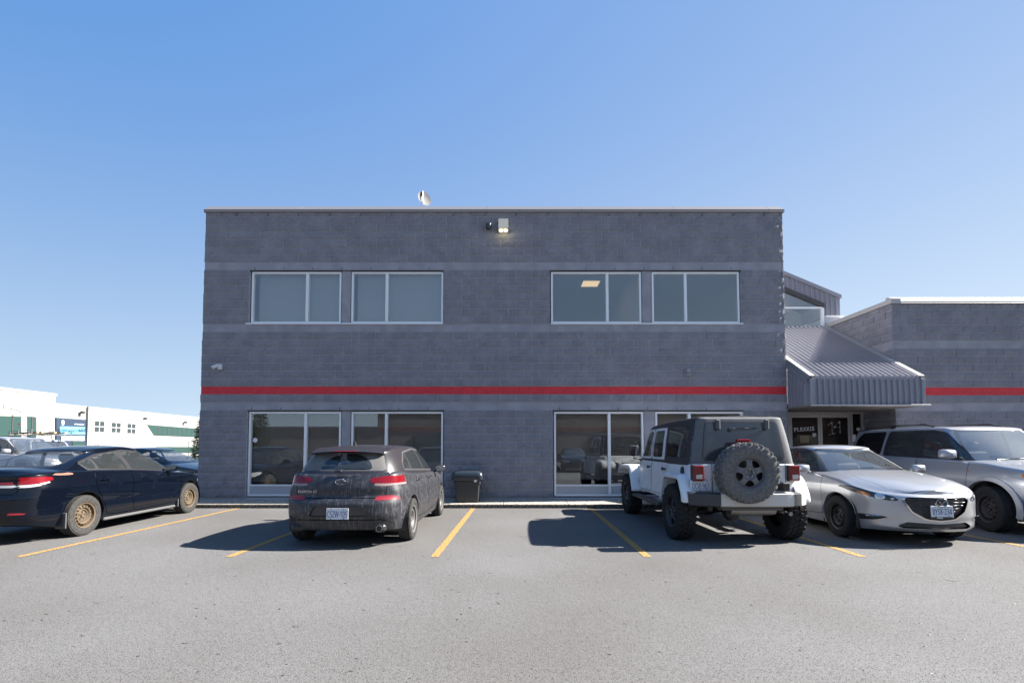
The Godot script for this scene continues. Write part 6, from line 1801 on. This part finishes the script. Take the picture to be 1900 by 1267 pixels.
	plate(o, "DCVJ\u00b7961", Vector3(-1.955, 0.853, -0.655), -PI / 2)
	a = Soup.new(); a.cbox(Vector3(-1.95, 0.940, -0.655), Vector3(0.05, 0.03, 0.12), 0.01); put(o, "plate_lamp", a, M.black_plastic)
	# bumper: steel centre, dark ends
	var bp := []
	for L in [[-1.98, 0.765, 0.86], [-2.12, 0.765, 0.86], [-2.16, 0.745, 0.86], [-2.16, 0.585, 0.85], [-2.12, 0.565, 0.84], [-1.98, 0.565, 0.84]]:
		var row := PackedVector3Array()
		for k in 29:
			var t := k / 14.0 - 1.0
			row.append(Vector3(L[0] + 0.17 * pow(absf(t), 6.0) * (1.0 if L[0] < -2.0 else 0.3), L[1] , t * L[2]))
		bp.append(row)
	a = Soup.new(); a.fgrid(bp); a.smooth(35)
	var h := [a]
	var ends := cut(h, "e", P([-1.2, 0.4, -1.2, 0.9, -0.45, 0.9, -0.45, 0.4]), -3, 0)
	var tl2 := [cut(h, "e", P([0.60, 0.4, 0.60, 0.9, 1.2, 0.9, 1.2, 0.4]), -3, 0)]
	var endr := cut(tl2, "e", P([0.5, 0.4, 0.5, 0.9, 0.72, 0.9, 0.72, 0.4]), -3, 0)
	var tail: Soup = tl2[0]
	for q in [ends, endr]:
		for i in q.v.size(): q.v[i].x -= 0.006
	var bm := put(o, "rear_bumper", h[0], M.dusty_white); put(bm, "bumper_cap", ends, M.black_steel); put(bm, "bumper_cap", endr, M.black_steel); put(bm, "bumper_end", tail, M.dusty_white)
	a = Soup.new(); a.cbox(Vector3(-1.95, 0.535, 0.05), Vector3(0.2, 0.06, 0.9), 0.02); put(o, "bumper_apron", a, M.dusty_trim)
	# frame, axle, muffler below
	a = Soup.new(); a.cbox(Vector3(0, 0.52, 0.45), Vector3(3.6, 0.12, 0.08), 0.02); a.cbox(Vector3(0, 0.52, -0.45), Vector3(3.6, 0.12, 0.08), 0.02); put(o, "chassis", a, M.black_steel)
	a = Soup.new(); a.tube([Vector3(xr, R, -0.8), Vector3(xr, R, 0.8)], 0.045, 10); a.lathe([Vector2(0, -0.12), Vector2(0.11, -0.08), Vector2(0.14, 0), Vector2(0.11, 0.08), Vector2(0, 0.12)], 16, Transform3D(Basis(Vector3.BACK, PI / 2), Vector3(xr, R - 0.01, 0.0))); put(o, "rear_axle", a, M.black_steel)
	a = Soup.new(); a.tube([Vector3(xf, R, -0.8), Vector3(xf, R, 0.8)], 0.045, 10); put(o, "front_axle", a, M.black_steel)
	a = Soup.new(); a.lathe([Vector2(0, -0.35), Vector2(0.09, -0.33), Vector2(0.10, 0), Vector2(0.09, 0.33), Vector2(0, 0.35)], 16, Transform3D(Basis(Vector3.RIGHT, PI / 2), Vector3(-1.80, 0.50, 0.15))); a.tube([Vector3(-1.80, 0.48, 0.45), Vector3(-1.85, 0.46, 0.60), Vector3(-2.0, 0.45, 0.62)], 0.032, 8); put(o, "muffler", a, M.satin_chrome_dull)
	a = Soup.new(); a.lohi(Vector3(-1.9, 0.56, -0.72), Vector3(0.95, 0.60, 0.72)); a.lohi(Vector3(-1.9, 0.60, -0.62), Vector3(-0.9, 0.98, -0.60)); a.lohi(Vector3(-1.9, 0.60, 0.60), Vector3(-0.9, 0.98, 0.62)); a.lohi(Vector3(-1.9, 0.98, -0.74), Vector3(-0.9, 1.0, 0.74)); put(o, "floor_pan", a, M.black_steel)
	# front end: hood, grille, lamps, windscreen frame
	var hd := {"plan": [0.9, 0, 0.9, 0.4, 0.92, 0.62, 0.98, 0.68, 1.2, 0.66, 1.8, 0.58, 2.0, 0.555, 2.06, 0.52, 2.08, 0.3, 2.085, 0], "belt": [0.9, 1.10, 2.1, 1.03], "spine": [0.9, 1.15, 1.5, 1.13, 2.0, 1.07, 2.1, 1.05], "bottom": [0.9, 0.55, 2.1, 0.55], "side_in": [0, 0, 2, 0], "rear_in": [0, 0, 2, 0], "front_in": [0, 0, 2, 0], "nu": 60, "nv": 16, "shoulder": 0.05}
	var fr := [tub(hd)]
	var grl := hold(o, "grille")
	for k in 7:
		var z := (k - 3) * 0.105
		put(grl, "grille_slot", cut(fr, "e", rounded(P([z - 0.03, 0.70, z + 0.03, 0.70, z + 0.03, 1.0, z - 0.03, 1.0]), 0.02), 1.9, 2.3), M.black_plastic)
	put(o, "hood", fr[0], pt)
	for sg in [-1, 1]:
		a = Soup.new(); a.lathe([Vector2(0, 0.03), Vector2(0.06, 0.028), Vector2(0.085, 0.01), Vector2(0.088, 0)], 20, Transform3D(Basis(Vector3.BACK, -PI / 2), Vector3(2.075, 0.92, sg * 0.455))); put(o, "head_lamp", a, M.clear_lens)
	a = Soup.new(); a.cbox(Vector3(2.24, 0.62, 0), Vector3(0.18, 0.16, 1.5), 0.04); put(o, "front_bumper", a, M.black_plastic)
	# spare wheel and brake lamp
	wheel(o, Vector3(-2.16, 1.05, -0.085), -PI / 2, 0.43, 0.27, 0.225, "spoke", M.spare_tyre, M.spoke_dusty, 0.017)
	a = Soup.new(); a.cbox(Vector3(-2.0, 1.05, -0.085), Vector3(0.16, 0.2, 0.3), 0.02); put(o, "spare_mount", a, M.black_steel)
	a = Soup.new(); a.tube([Vector3(-1.98, 1.2, -0.085), Vector3(-2.06, 1.44, -0.085)], 0.02, 6); put(o, "brake_lamp_arm", a, M.black_plastic)
	a = Soup.new(); a.cbox(Vector3(-2.08, 1.495, -0.085), Vector3(0.07, 0.06, 0.19), 0.012); put(o, "brake_lamp", a, M.red_lens)
	for x in [xr, xf]:
		for sg in [1.0, -1.0]:
			wheel(o, Vector3(x, R, sg * 0.815), 0.0 if sg > 0 else PI, 0.43, 0.27, 0.225, "spoke", M.tyre, M.spoke_dark, 0.017)
	# seats
	var sm := seat_shape(true).mesh()
	for e in [[0.1, 0.32, -0.36], [0.1, 0.32, 0.36], [-0.75, 0.32, -0.36], [-0.75, 0.32, 0.36]]:
		put(o, "seat", sm, M.cabin_seat).position = Vector3(e[0], e[1], e[2])
	a = Soup.new(); a.cbox(Vector3(0.75, 1.08, 0), Vector3(0.3, 0.2, 1.4), 0.05); put(o, "dashboard", a, M.cabin_dark)
	put(o, "body", c.low[0], pt)
	put(o, "hardtop", c.cab[0], top)

# ---------------------------------------------------------------- far things
# the point where a line of sight through a photo pixel meets the plane x = X
func on_x(px: float, py: float, X: float) -> Vector3:
	var t := 0.0469
	var dx := (px - 950.0) / 887.6; var dy := -(py - 789.7) / 887.6
	var d := Vector3(dx, dy * cos(t) + sin(t), -(cos(t) - dy * sin(t)))
	return Vector3(0, EYE, 0) + d * (X / d.x)

# a slab standing proud of the facade plane x = X by t, between pixel corners
func slab(X: float, t: float, q: Array) -> Soup:
	var poly := PackedVector2Array()
	for i in range(0, q.size(), 2):
		var p := on_x(q[i], q[i + 1], X); poly.append(Vector2(p.z, p.y))
	var s := Soup.new()
	s.prism(poly, X - 0.3, X + t, Transform3D(Basis(Vector3(0, 0, 1), Vector3(0, 1, 0), Vector3(1, 0, 0)), Vector3.ZERO))
	return s

func build_white_building() -> void:
	var X := -60.0
	var b := thing("white_office", "long white two storey office with green glass and a navy sign, beyond the lot", "building")
	var s := Soup.new(); s.lohi(Vector3(-85, 0, -112), Vector3(X, 7.05, -62.2)); put(b, "wall", s, M.white_wall)
	s = Soup.new(); s.lohi(Vector3(-86, 0, -62.2), Vector3(X + 0.35, 8.2, -40)); put(b, "wall", s, M.white_wall)
	s = Soup.new(); s.lohi(Vector3(-85.2, 7.05, -112.2), Vector3(X + 0.06, 7.28, -62.2)); put(b, "cornice", s, M.white_trim)
	s = Soup.new(); s.lohi(Vector3(-86.2, 8.2, -62.35), Vector3(X + 0.42, 8.5, -39.8)); put(b, "cornice", s, M.white_trim)
	# storey band and the arch over the glazed bay
	s = slab(X + 0.35, 0.05, [-160, 762, 38, 770.5, 66, 771, 66, 768, 0, 764, -160, 756]); put(b, "band", s, M.white_trim)
	var outer := []; var inner := []
	for k in 13:
		var a := lerpf(PI * 0.5, 0.0, k / 12.0)
		outer.append([5 + cos(a) * 45.0, 770 - sin(a) * 20.0]); inner.append([5 + cos(a) * 36.0, 770 - sin(a) * 13.0])
	var arc := []
	for p in outer: arc.append_array(p)
	for i in range(12, -1, -1): arc.append_array(inner[i])
	s = slab(X + 0.35, 0.07, arc); put(b, "arch", s, M.white_trim)
	# glazing
	var wins := [[0.35, 0, -60, 770, 38, 773, 38, 812, -60, 812], [0.35, 0, 49, 772.5, 66, 774, 66, 812, 49, 812]]
	for w in wins:
		var f := put(b, "window", slab(X + w[0], 0.02, w.slice(2)), M.green_glass)
		var mu := Soup.new(); var p0 := on_x(21, 790, X + 0.35) if w[2] < 0 else on_x(57.5, 790, X + 0.35)
		mu.lohi(Vector3(X + 0.3, 2.0, p0.z - 0.05), Vector3(X + 0.42, 5.3, p0.z + 0.05)); put(f, "mullion", mu, M.dark_steel)
	for w in [[173.5, 192, 780, 802.5], [205, 222.5, 783, 803.5], [234.5, 250, 785, 805]]:
		var a := on_x(w[0], w[2], X + 0.3); var e := on_x(w[1], w[3], X + 0.3)
		var f := Soup.new(); f.lohi(Vector3(X + 0.2, e.y, e.z), Vector3(X + 0.36, a.y, a.z)); var fo := put(b, "window", f, M.white_trim)
		for i in 2:
			for j in 2:
				var q := Soup.new(); var dz := (a.z - e.z); var dy := (a.y - e.y)
				q.lohi(Vector3(X + 0.3, e.y + dy * (0.05 + j * 0.49), e.z + dz * (0.05 + i * 0.49)), Vector3(X + 0.38, e.y + dy * (0.46 + j * 0.49), e.z + dz * (0.46 + i * 0.49))); put(fo, "pane", q, M.slate_glass)
	# long strip window with a slanted end
	var sw := put(b, "strip_window", slab(X, 0.06, [270, 788, 283, 807.5, 420, 813, 420, 799.5]), M.green_glass)
	for k in 9:
		var px := 292.0 + k * 9.0
		var p := on_x(px, 800, X); var mu := Soup.new(); mu.lohi(Vector3(X, 3.6, p.z - 0.04), Vector3(X + 0.09, 5.15, p.z + 0.04)); put(sw, "mullion", mu, M.dark_steel)
	put(b, "strip_window", slab(X, 0.06, [258, 829, 258, 840, 420, 840, 420, 829.5]), M.green_glass)
	put(b, "strip_window", slab(X, 0.06, [232, 828.5, 232, 840, 250, 840, 250, 828.7]), M.slate_glass)
	# raking fin wall
	put(b, "fin_wall", slab(X, 0.30, [160, 757, 160, 845, 285, 845, 285, 814, 255, 768.5]), M.white_wall)
	for px in [120.0, 306.0, 352.0]:
		var p := on_x(px, 790, X); var j := Soup.new(); j.lohi(Vector3(X - 0.05, 0.2, p.z - 0.04), Vector3(X + 0.012, 3.5 if px > 200 else 7.0, p.z + 0.04)); put(b, "panel_joint", j, M.grey_joint)
	var dp := on_x(158.3, 800, X); s = Soup.new(); s.lohi(Vector3(X - 0.1, 0, dp.z - 0.22), Vector3(X + 0.34, 7.25, dp.z + 0.10)); put(b, "drain_recess", s, M.grey_joint)
	for l in [[147, 765], [264.5, 776.5], [339.5, 783.5]]:
		var p := on_x(l[0], l[1], X); s = Soup.new(); s.cbox(p + Vector3(0.4, 0, 0), Vector3(0.5, 0.32, 0.4), 0.08); put(b, "wall_light", s, M.dark_steel)
	# navy sign
	var sg := thing("tenant_sign", "tall navy tenant sign with number 9 and sky blue panel on white office", "sign")
	put(sg, "board", slab(X, 0.18, [101, 775, 101, 830, 156.5, 830, 156.5, 779]), M.sign_navy)
	put(sg, "blue_panel", slab(X, 0.24, [107, 791, 107, 805.5, 153.5, 806.2, 153.5, 792.2]), M.sign_blue)
	put(sg, "white_panel", slab(X, 0.24, [110, 808.5, 110, 817, 152.5, 817.5, 152.5, 809.5]), M.sign_white)
	put(sg, "green_panel", slab(X, 0.22, [128, 819.5, 128, 830, 152.5, 830, 152.5, 819.5]), M.green_glass)
	for t in [["9", 112.0, 784.5, 0.62, "sign_white", 700], ["AUTOMATION", 142.5, 787.3, 0.16, "sign_white", 700], ["Cowling Candles", 127.0, 798.5, 0.36, "sign_navy", 400], ["LAB", 148.0, 798.3, 0.40, "sign_navy", 700], ["Cowling Candles LAB", 132.0, 812.5, 0.22, "grey_joint", 400]]:
		var p := on_x(t[1], t[2], X)
		var o := put(sg, "lettering", letters(t[0], t[3], 0.03, t[5]), M[t[4]])
		o.position = Vector3(X + 0.26, p.y, p.z); o.rotation.y = PI / 2

# a spruce: drooping whorls of boughs, each a spray of small needle faces
func spruce_shape(h: float, r: float, seed_: int) -> Array:
	var rng := RandomNumberGenerator.new(); rng.seed = seed_
	var trunk := Soup.new()
	trunk.lathe([Vector2(0.11 * h / 5.0, 0.0), Vector2(0.075 * h / 5.0, h * 0.4), Vector2(0.01, h * 0.98)], 10)
	var nd := Soup.new(); var bough := Soup.new()
	var y := h * 0.06
	while y < h * 0.985:
		var f := 1.0 - y / h
		var reach := r * pow(f, 0.85) + 0.06
		var n := 7 + int(6 * f)
		var off := rng.randf() * TAU
		for k in n:
			var a := off + TAU * k / n + rng.randf_range(-0.2, 0.2)
			var L := reach * rng.randf_range(0.72, 1.12)
			var dir := Vector3(cos(a), 0, sin(a)); var side := Vector3(-sin(a), 0, cos(a))
			var droop := rng.randf_range(0.15, 0.38) * (0.35 + f)
			var p0 := Vector3(0, y + rng.randf_range(-0.06, 0.06), 0)
			var tip := p0 + dir * L + Vector3(0, -L * droop + 0.12 * L * L, 0)
			bough.tube([p0, p0.lerp(tip, 0.5) + Vector3(0, 0.03, 0), tip], 0.012, 4)
			var m := int(10 + 26 * L)
			for q in m:
				var t := sqrt(rng.randf_range(0.03, 1.0))
				var c := p0.lerp(tip, t) + Vector3(0, 0.03 * sin(t * PI), 0)
				var w := (0.10 + 0.30 * L * (1.0 - t * 0.75)) * rng.randf_range(-1.0, 1.0)
				var e := c + side * w - dir * absf(w) * 0.25 + Vector3(0, -absf(w) * 0.3, 0)
				var u := (e - c).normalized() if absf(w) > 0.02 else dir
				for z in 2:
					var l := rng.randf_range(0.08, 0.17)
					var v := (dir * rng.randf_range(0.3, 1.0) + u * rng.randf_range(0.2, 1.0) + Vector3(0, rng.randf_range(-0.5, 0.25), 0)).normalized()
					var x := v.cross(Vector3(rng.randf_range(-1, 1), rng.randf_range(0.2, 1), rng.randf_range(-1, 1))).normalized() * l * 0.20
					nd.tri(e - x, e + x, e + v * l); nd.tri(e - x * 0.6 + v * l * 0.2, e + v * l * 0.9 + x * 2.2, e + v * l * 0.35)
		y += h * 0.032 * (0.55 + f * 0.75)
	return [trunk.mesh(), bough.mesh(), nd.mesh()]

func spruce(label: String, at: Vector3, h: float, r: float, seed_: int) -> void:
	var t := thing("spruce_tree", label, "tree", at)
	var s := spruce_shape(h, r, seed_)
	put(t, "trunk", s[0], M.bark); put(t, "boughs", s[1], M.bark)
	put(t, "crown", s[2], M.needles)

func bare_shrub(at: Vector3, h: float, seed_: int) -> void:
	var rng := RandomNumberGenerator.new(); rng.seed = seed_
	var t := thing("bare_shrub", "small leafless shrub in front of the white office", "shrub", at, "bare shrubs by the white office")
	var s := Soup.new()
	for k in 16:
		var d := Vector3(rng.randf_range(-0.6, 0.6), 1.0, rng.randf_range(-0.6, 0.6)).normalized()
		var p := d * h * rng.randf_range(0.6, 1.0)
		s.tube([Vector3.ZERO, p * 0.5 + Vector3(rng.randf_range(-0.1, 0.1), 0, 0), p], 0.018, 4)
		for j in 4:
			var q := p * rng.randf_range(0.4, 0.9)
			s.tube([q, q + Vector3(rng.randf_range(-0.4, 0.4), rng.randf_range(0.1, 0.5), rng.randf_range(-0.4, 0.4))], 0.011, 4)
	put(t, "twigs", s, M.bark)

# ---------------------------------------------------------------- work truck with a pipe rack, far behind the navy sedan
func build_work_truck() -> void:
	var pt := paint("work_white_paint", lin(0.50, 0.52, 0.55), 0.4, 0.1)
	var d := {
		"wb": 3.3, "wheel_r": 0.37, "rim_r": 0.22, "arch_r": 0.44, "track": 1.65, "tyre_w": 0.23, "paint": pt, "nu": 60, "nv": 10, "cu": 60,
		"tyre_mat": M.tyre, "rim_mat": M.grey_rim, "belt_in": 1.1, "inner_w": 0.78,
		"plan": [-2.75, 0, -2.74, 0.5, -2.72, 0.84, -2.6, 0.93, -1.6, 0.96, 0, 0.97, 1.4, 0.96, 2.1, 0.92, 2.5, 0.82, 2.68, 0.55, 2.72, 0.3, 2.74, 0],
		"belt": [-2.75, 1.18, 0, 1.2, 1.3, 1.16, 2.0, 1.08, 2.74, 1.0], "spine": [-2.75, 1.2, 1.3, 1.2, 2.0, 1.14, 2.74, 1.02], "bottom": [-2.75, 0.45, 0, 0.36, 2.74, 0.4],
		"side_in": [0.3, 0.05, 0.5, 0, 1.0, 0.01, 1.2, 0.04], "rear_in": [0, 0, 2, 0.02], "front_in": [0.4, 0.05, 0.7, 0, 1.0, 0.08],
		"cab_base": [-2.68, 0, -2.67, 0.5, -2.62, 0.78, -2.3, 0.88, -0.6, 0.89, 0.6, 0.885, 0.98, 0.85, 1.15, 0.74, 1.27, 0.4, 1.3, 0],
		"cab_top": [-2.55, 0, -2.54, 0.45, -2.48, 0.62, -2.2, 0.69, -0.6, 0.70, 0.1, 0.69, 0.34, 0.66, 0.42, 0.58, 0.48, 0.3, 0.5, 0],
		"cab_y": [-2.7, 1.14, 1.3, 1.14], "roof_y": [-2.55, 1.80, -1.5, 1.82, 0.1, 1.80, 0.5, 1.75], "roof_crown": 0.03,
		"seats": [[0.1, 0.3, -0.4], [0.1, 0.3, 0.4]],
	}
	var c := car("work_truck", "white work truck with a pipe rack over its roof, parked in the far row", "truck", Vector3(-24.0, 0, -24.6), -0.55, d)
	glaze(c, "cab", "e", rounded(P([-0.74, 1.19, 0.74, 1.19, 0.6, 1.73, -0.6, 1.73]), 0.04), 0.3, 2.0, 0.02, [], M.screen_glass, "windscreen")
	for sgn in [1.0, -1.0]:
		var lo := 0.3 if sgn > 0 else -2.0; var hi := 2.0 if sgn > 0 else -0.3
		glaze(c, "cab", "s", rounded(P([1.05, 1.20, 0.0, 1.22, 0.0, 1.72, 0.2, 1.72, 0.42, 1.66]), 0.03), lo, hi, 0.012, [], M.privacy_glass)
		lid(c, "low", "door", "s", rounded(P([1.1, 0.45, 0.0, 0.42, -0.02, 1.4, 1.15, 1.4]), 0.05), lo, hi, pt)
	mirror_pair(c, 0.85, 1.30, 0.93, M.black_plastic, 1.3)
	finish(c, d)
	var r := thing("pipe_rack", "pale metal rack carrying pipes over the work truck", "rack", Vector3(-24.0, 0, -24.6)); r.rotation.y = -0.55
	for x in [-2.3, -0.9, 0.7]:
		for sgn in [-1, 1]:
			var a := Soup.new(); a.tube([Vector3(x, 1.15, sgn * 0.92), Vector3(x - 0.05, 2.28, sgn * 0.80)], 0.028, 8); put(r, "post", a, M.satin_chrome_dull)
		var a2 := Soup.new(); a2.tube([Vector3(x - 0.05, 2.1, -0.82), Vector3(x - 0.05, 2.1, 0.82)], 0.025, 8); put(r, "crossbar", a2, M.satin_chrome_dull)
	for sgn in [-1, 1]:
		for yy in [2.28, 2.18]:
			var a := Soup.new(); a.tube([Vector3(-2.7, yy, sgn * 0.8), Vector3(1.15, yy, sgn * 0.8)], 0.022, 8); put(r, "rail", a, M.satin_chrome_dull)
	var pp := thing("pipe", "tan pipe lying among others on the truck rack", "pipe", Vector3(-24.0, 0, -24.6), "pipes on the truck rack"); pp.rotation.y = -0.55
	var s := Soup.new(); s.tube([Vector3(-2.9, 2.18, 0.55), Vector3(1.0, 2.18, 0.55)], 0.055, 10); put(pp, "tube", s, M.tan_pipe)
	for z in [0.38, -0.1, -0.5]:
		var q := pp.duplicate(); q.name = named(self, "pipe"); add_child(q); q.translate_object_local(Vector3(0, 0, z - 0.55))
	var rg := thing("warning_flag", "small red flag on the end of the truck rack", "flag", Vector3(-24.0, 0, -24.6)); rg.rotation.y = -0.55
	s = Soup.new(); s.cbox(Vector3(-0.85, 2.62, 0.8), Vector3(0.35, 0.05, 0.03), 0.01); put(rg, "cloth", s, M.red_paint_plain)
	s = Soup.new(); s.tube([Vector3(-0.95, 2.28, 0.8), Vector3(-0.95, 2.64, 0.8)], 0.012, 6); put(rg, "staff", s, M.satin_chrome_dull)

# a copy of a built vehicle in another place
func again(src: Node3D, called: String, label: String, at: Vector3, turn: float, swap: Dictionary) -> void:
	var o := src.duplicate(); o.name = named(self, called); add_child(o)
	o.position = at; o.rotation.y = turn
	tag(o, label, src.get_meta("category"))
	for n in o.find_children("*", "MeshInstance3D", true, false):
		if swap.has(n.material_override): n.material_override = swap[n.material_override]

# ---------------------------------------------------------------- what the windows mirror, behind the camera
func build_across() -> void:
	var b := thing("brown_building", "long brown building across the lot mirrored in the lower windows", "building")
	var s := Soup.new(); s.lohi(Vector3(-13.6, 0, 24), Vector3(55, 5.3, 44)); put(b, "wall", s, M.brown_wall)
	s = Soup.new(); s.lohi(Vector3(-13.7, 5.3, 23.9), Vector3(55.1, 5.55, 44.1)); put(b, "coping", s, M.flashing_edge)
	s = Soup.new(); s.lohi(Vector3(-13.62, 3.1, 23.95), Vector3(55, 3.5, 24)); put(b, "stripe", s, M.rust_stripe)
	for k in 7:
		s = Soup.new(); s.lohi(Vector3(-10.0 + k * 9.0, 0.4, 23.93), Vector3(-4.5 + k * 9.0, 2.6, 24)); put(b, "window", s, M.slate_glass)
	b = thing("low_warehouse", "low grey warehouse beyond the spruce, mirrored in the lower windows", "building")
	s = Soup.new(); s.lohi(Vector3(-75, 0, 62), Vector3(-18, 5.0, 90)); put(b, "wall", s, M.brown_wall)
	s = Soup.new(); s.lohi(Vector3(-75.2, 5.0, 61.8), Vector3(-17.8, 5.3, 90)); put(b, "coping", s, M.flashing_edge)
	spruce("tall spruce across the lot, mirrored in the lower window", Vector3(-26.5, 0, 26), 7.0, 1.7, 9)

func more_materials() -> void:
	mat("lamp_housing", lin(0.42, 0.40, 0.34), 0.5, 0.2)
	mat("flashing_light", lin(0.40, 0.385, 0.37), 0.5, 0.1)
	mat("door_metal", lin(0.44, 0.42, 0.42), 0.45, 0.3)
	mat("notice_card", lin(0.30, 0.24, 0.16), 0.8)
	mat("grey_seat", lin(0.10, 0.10, 0.10), 0.85)
	mat("dusty_trim", lin(0.08, 0.08, 0.082), 0.8)
	mat("primer_patch", lin(0.19, 0.085, 0.058), 0.8)
	mat("brown_rim", lin(0.040, 0.032, 0.032), 0.7, 0.1)
	mat("dusty_white", lin(0.50, 0.485, 0.46), 0.75)
	mat("black_steel", lin(0.035, 0.037, 0.042), 0.55)
	mat("satin_chrome_dull", lin(0.25, 0.24, 0.23), 0.5, 0.7)
	mat("spoke_dusty", lin(0.13, 0.13, 0.135), 0.6, 0.1)
	mat("spoke_dark", lin(0.035, 0.035, 0.038), 0.5, 0.2)
	mirror_pane("screen_glass", lin(0.46, 0.50, 0.52), 0.5, 0.85)
	mat("pale_lens", lin(0.22, 0.17, 0.17), 0.2)
	var sp := mat("spare_tyre", lin(0.15, 0.148, 0.146), 0.95, 0.0, 0.2); triplanar(sp, M.tyre.albedo_texture, 0.5, null, 0, false)
	mat("white_trim", lin(0.33, 0.327, 0.32), 0.85)
	mat("slate_glass", lin(0.05, 0.065, 0.07), 0.06, 0.4, 0.8)
	mat("tan_pipe", lin(0.30, 0.24, 0.15), 0.7)
	mat("red_paint_plain", lin(0.40, 0.02, 0.03), 0.7)
	var jg := mat("dusky_glass", lin(0.030, 0.036, 0.044), 0.2, 0.0, 0.5); jg.clearcoat_enabled = true; jg.clearcoat = 0.5; jg.clearcoat_roughness = 0.05
	mat("slat_grey", lin(0.09, 0.09, 0.095), 0.4, 0.3)
	mat("rust_stripe", lin(0.19, 0.085, 0.06), 0.8)
	mat("door_surround", lin(0.016, 0.016, 0.018), 0.5)

func _ready() -> void:
	look()
	make_materials()
	car_materials()
	more_materials()
	make_blocks()
	build_ground()
	build_office()
	build_fixtures()
	build_wing()
	build_entrance()
	build_hatchback()
	build_offroader()
	build_navy_sedan()
	build_silver_sedan()
	build_silver_suv()
	build_dark_coupe()
	build_work_truck()
	again(get_node("sport_utility"), "sport_utility", "silver sport utility in the far row, behind the boot of the navy sedan", Vector3(-19.3, 0, -18.6), 0.0, {})
	build_white_building()
	spruce("dark spruce standing beside the corner of the grey building", Vector3(-22.25, 0, -35.0), 5.4, 1.4, 4)
	bare_shrub(on_x(165, 826, -57.0) * Vector3(1, 0, 1), 2.2, 1)
	bare_shrub(on_x(184, 824, -57.0) * Vector3(1, 0, 1), 2.4, 2)
	var post := thing("thin_post", "thin pale post standing in front of the white office", "post", Vector3(-33.8, 0, -50.0))
	var ps := Soup.new(); ps.tube([Vector3.ZERO, Vector3(0, 2.1, 0)], 0.05, 8); put(post, "pole", ps, M.satin_chrome_dull)
	build_across()
	again(get_node("coupe"), "coupe", "dark car facing the grey building, mirrored in the lower window beside the off roader", Vector3(3.75, 0, 5.1), PI / 2, {})
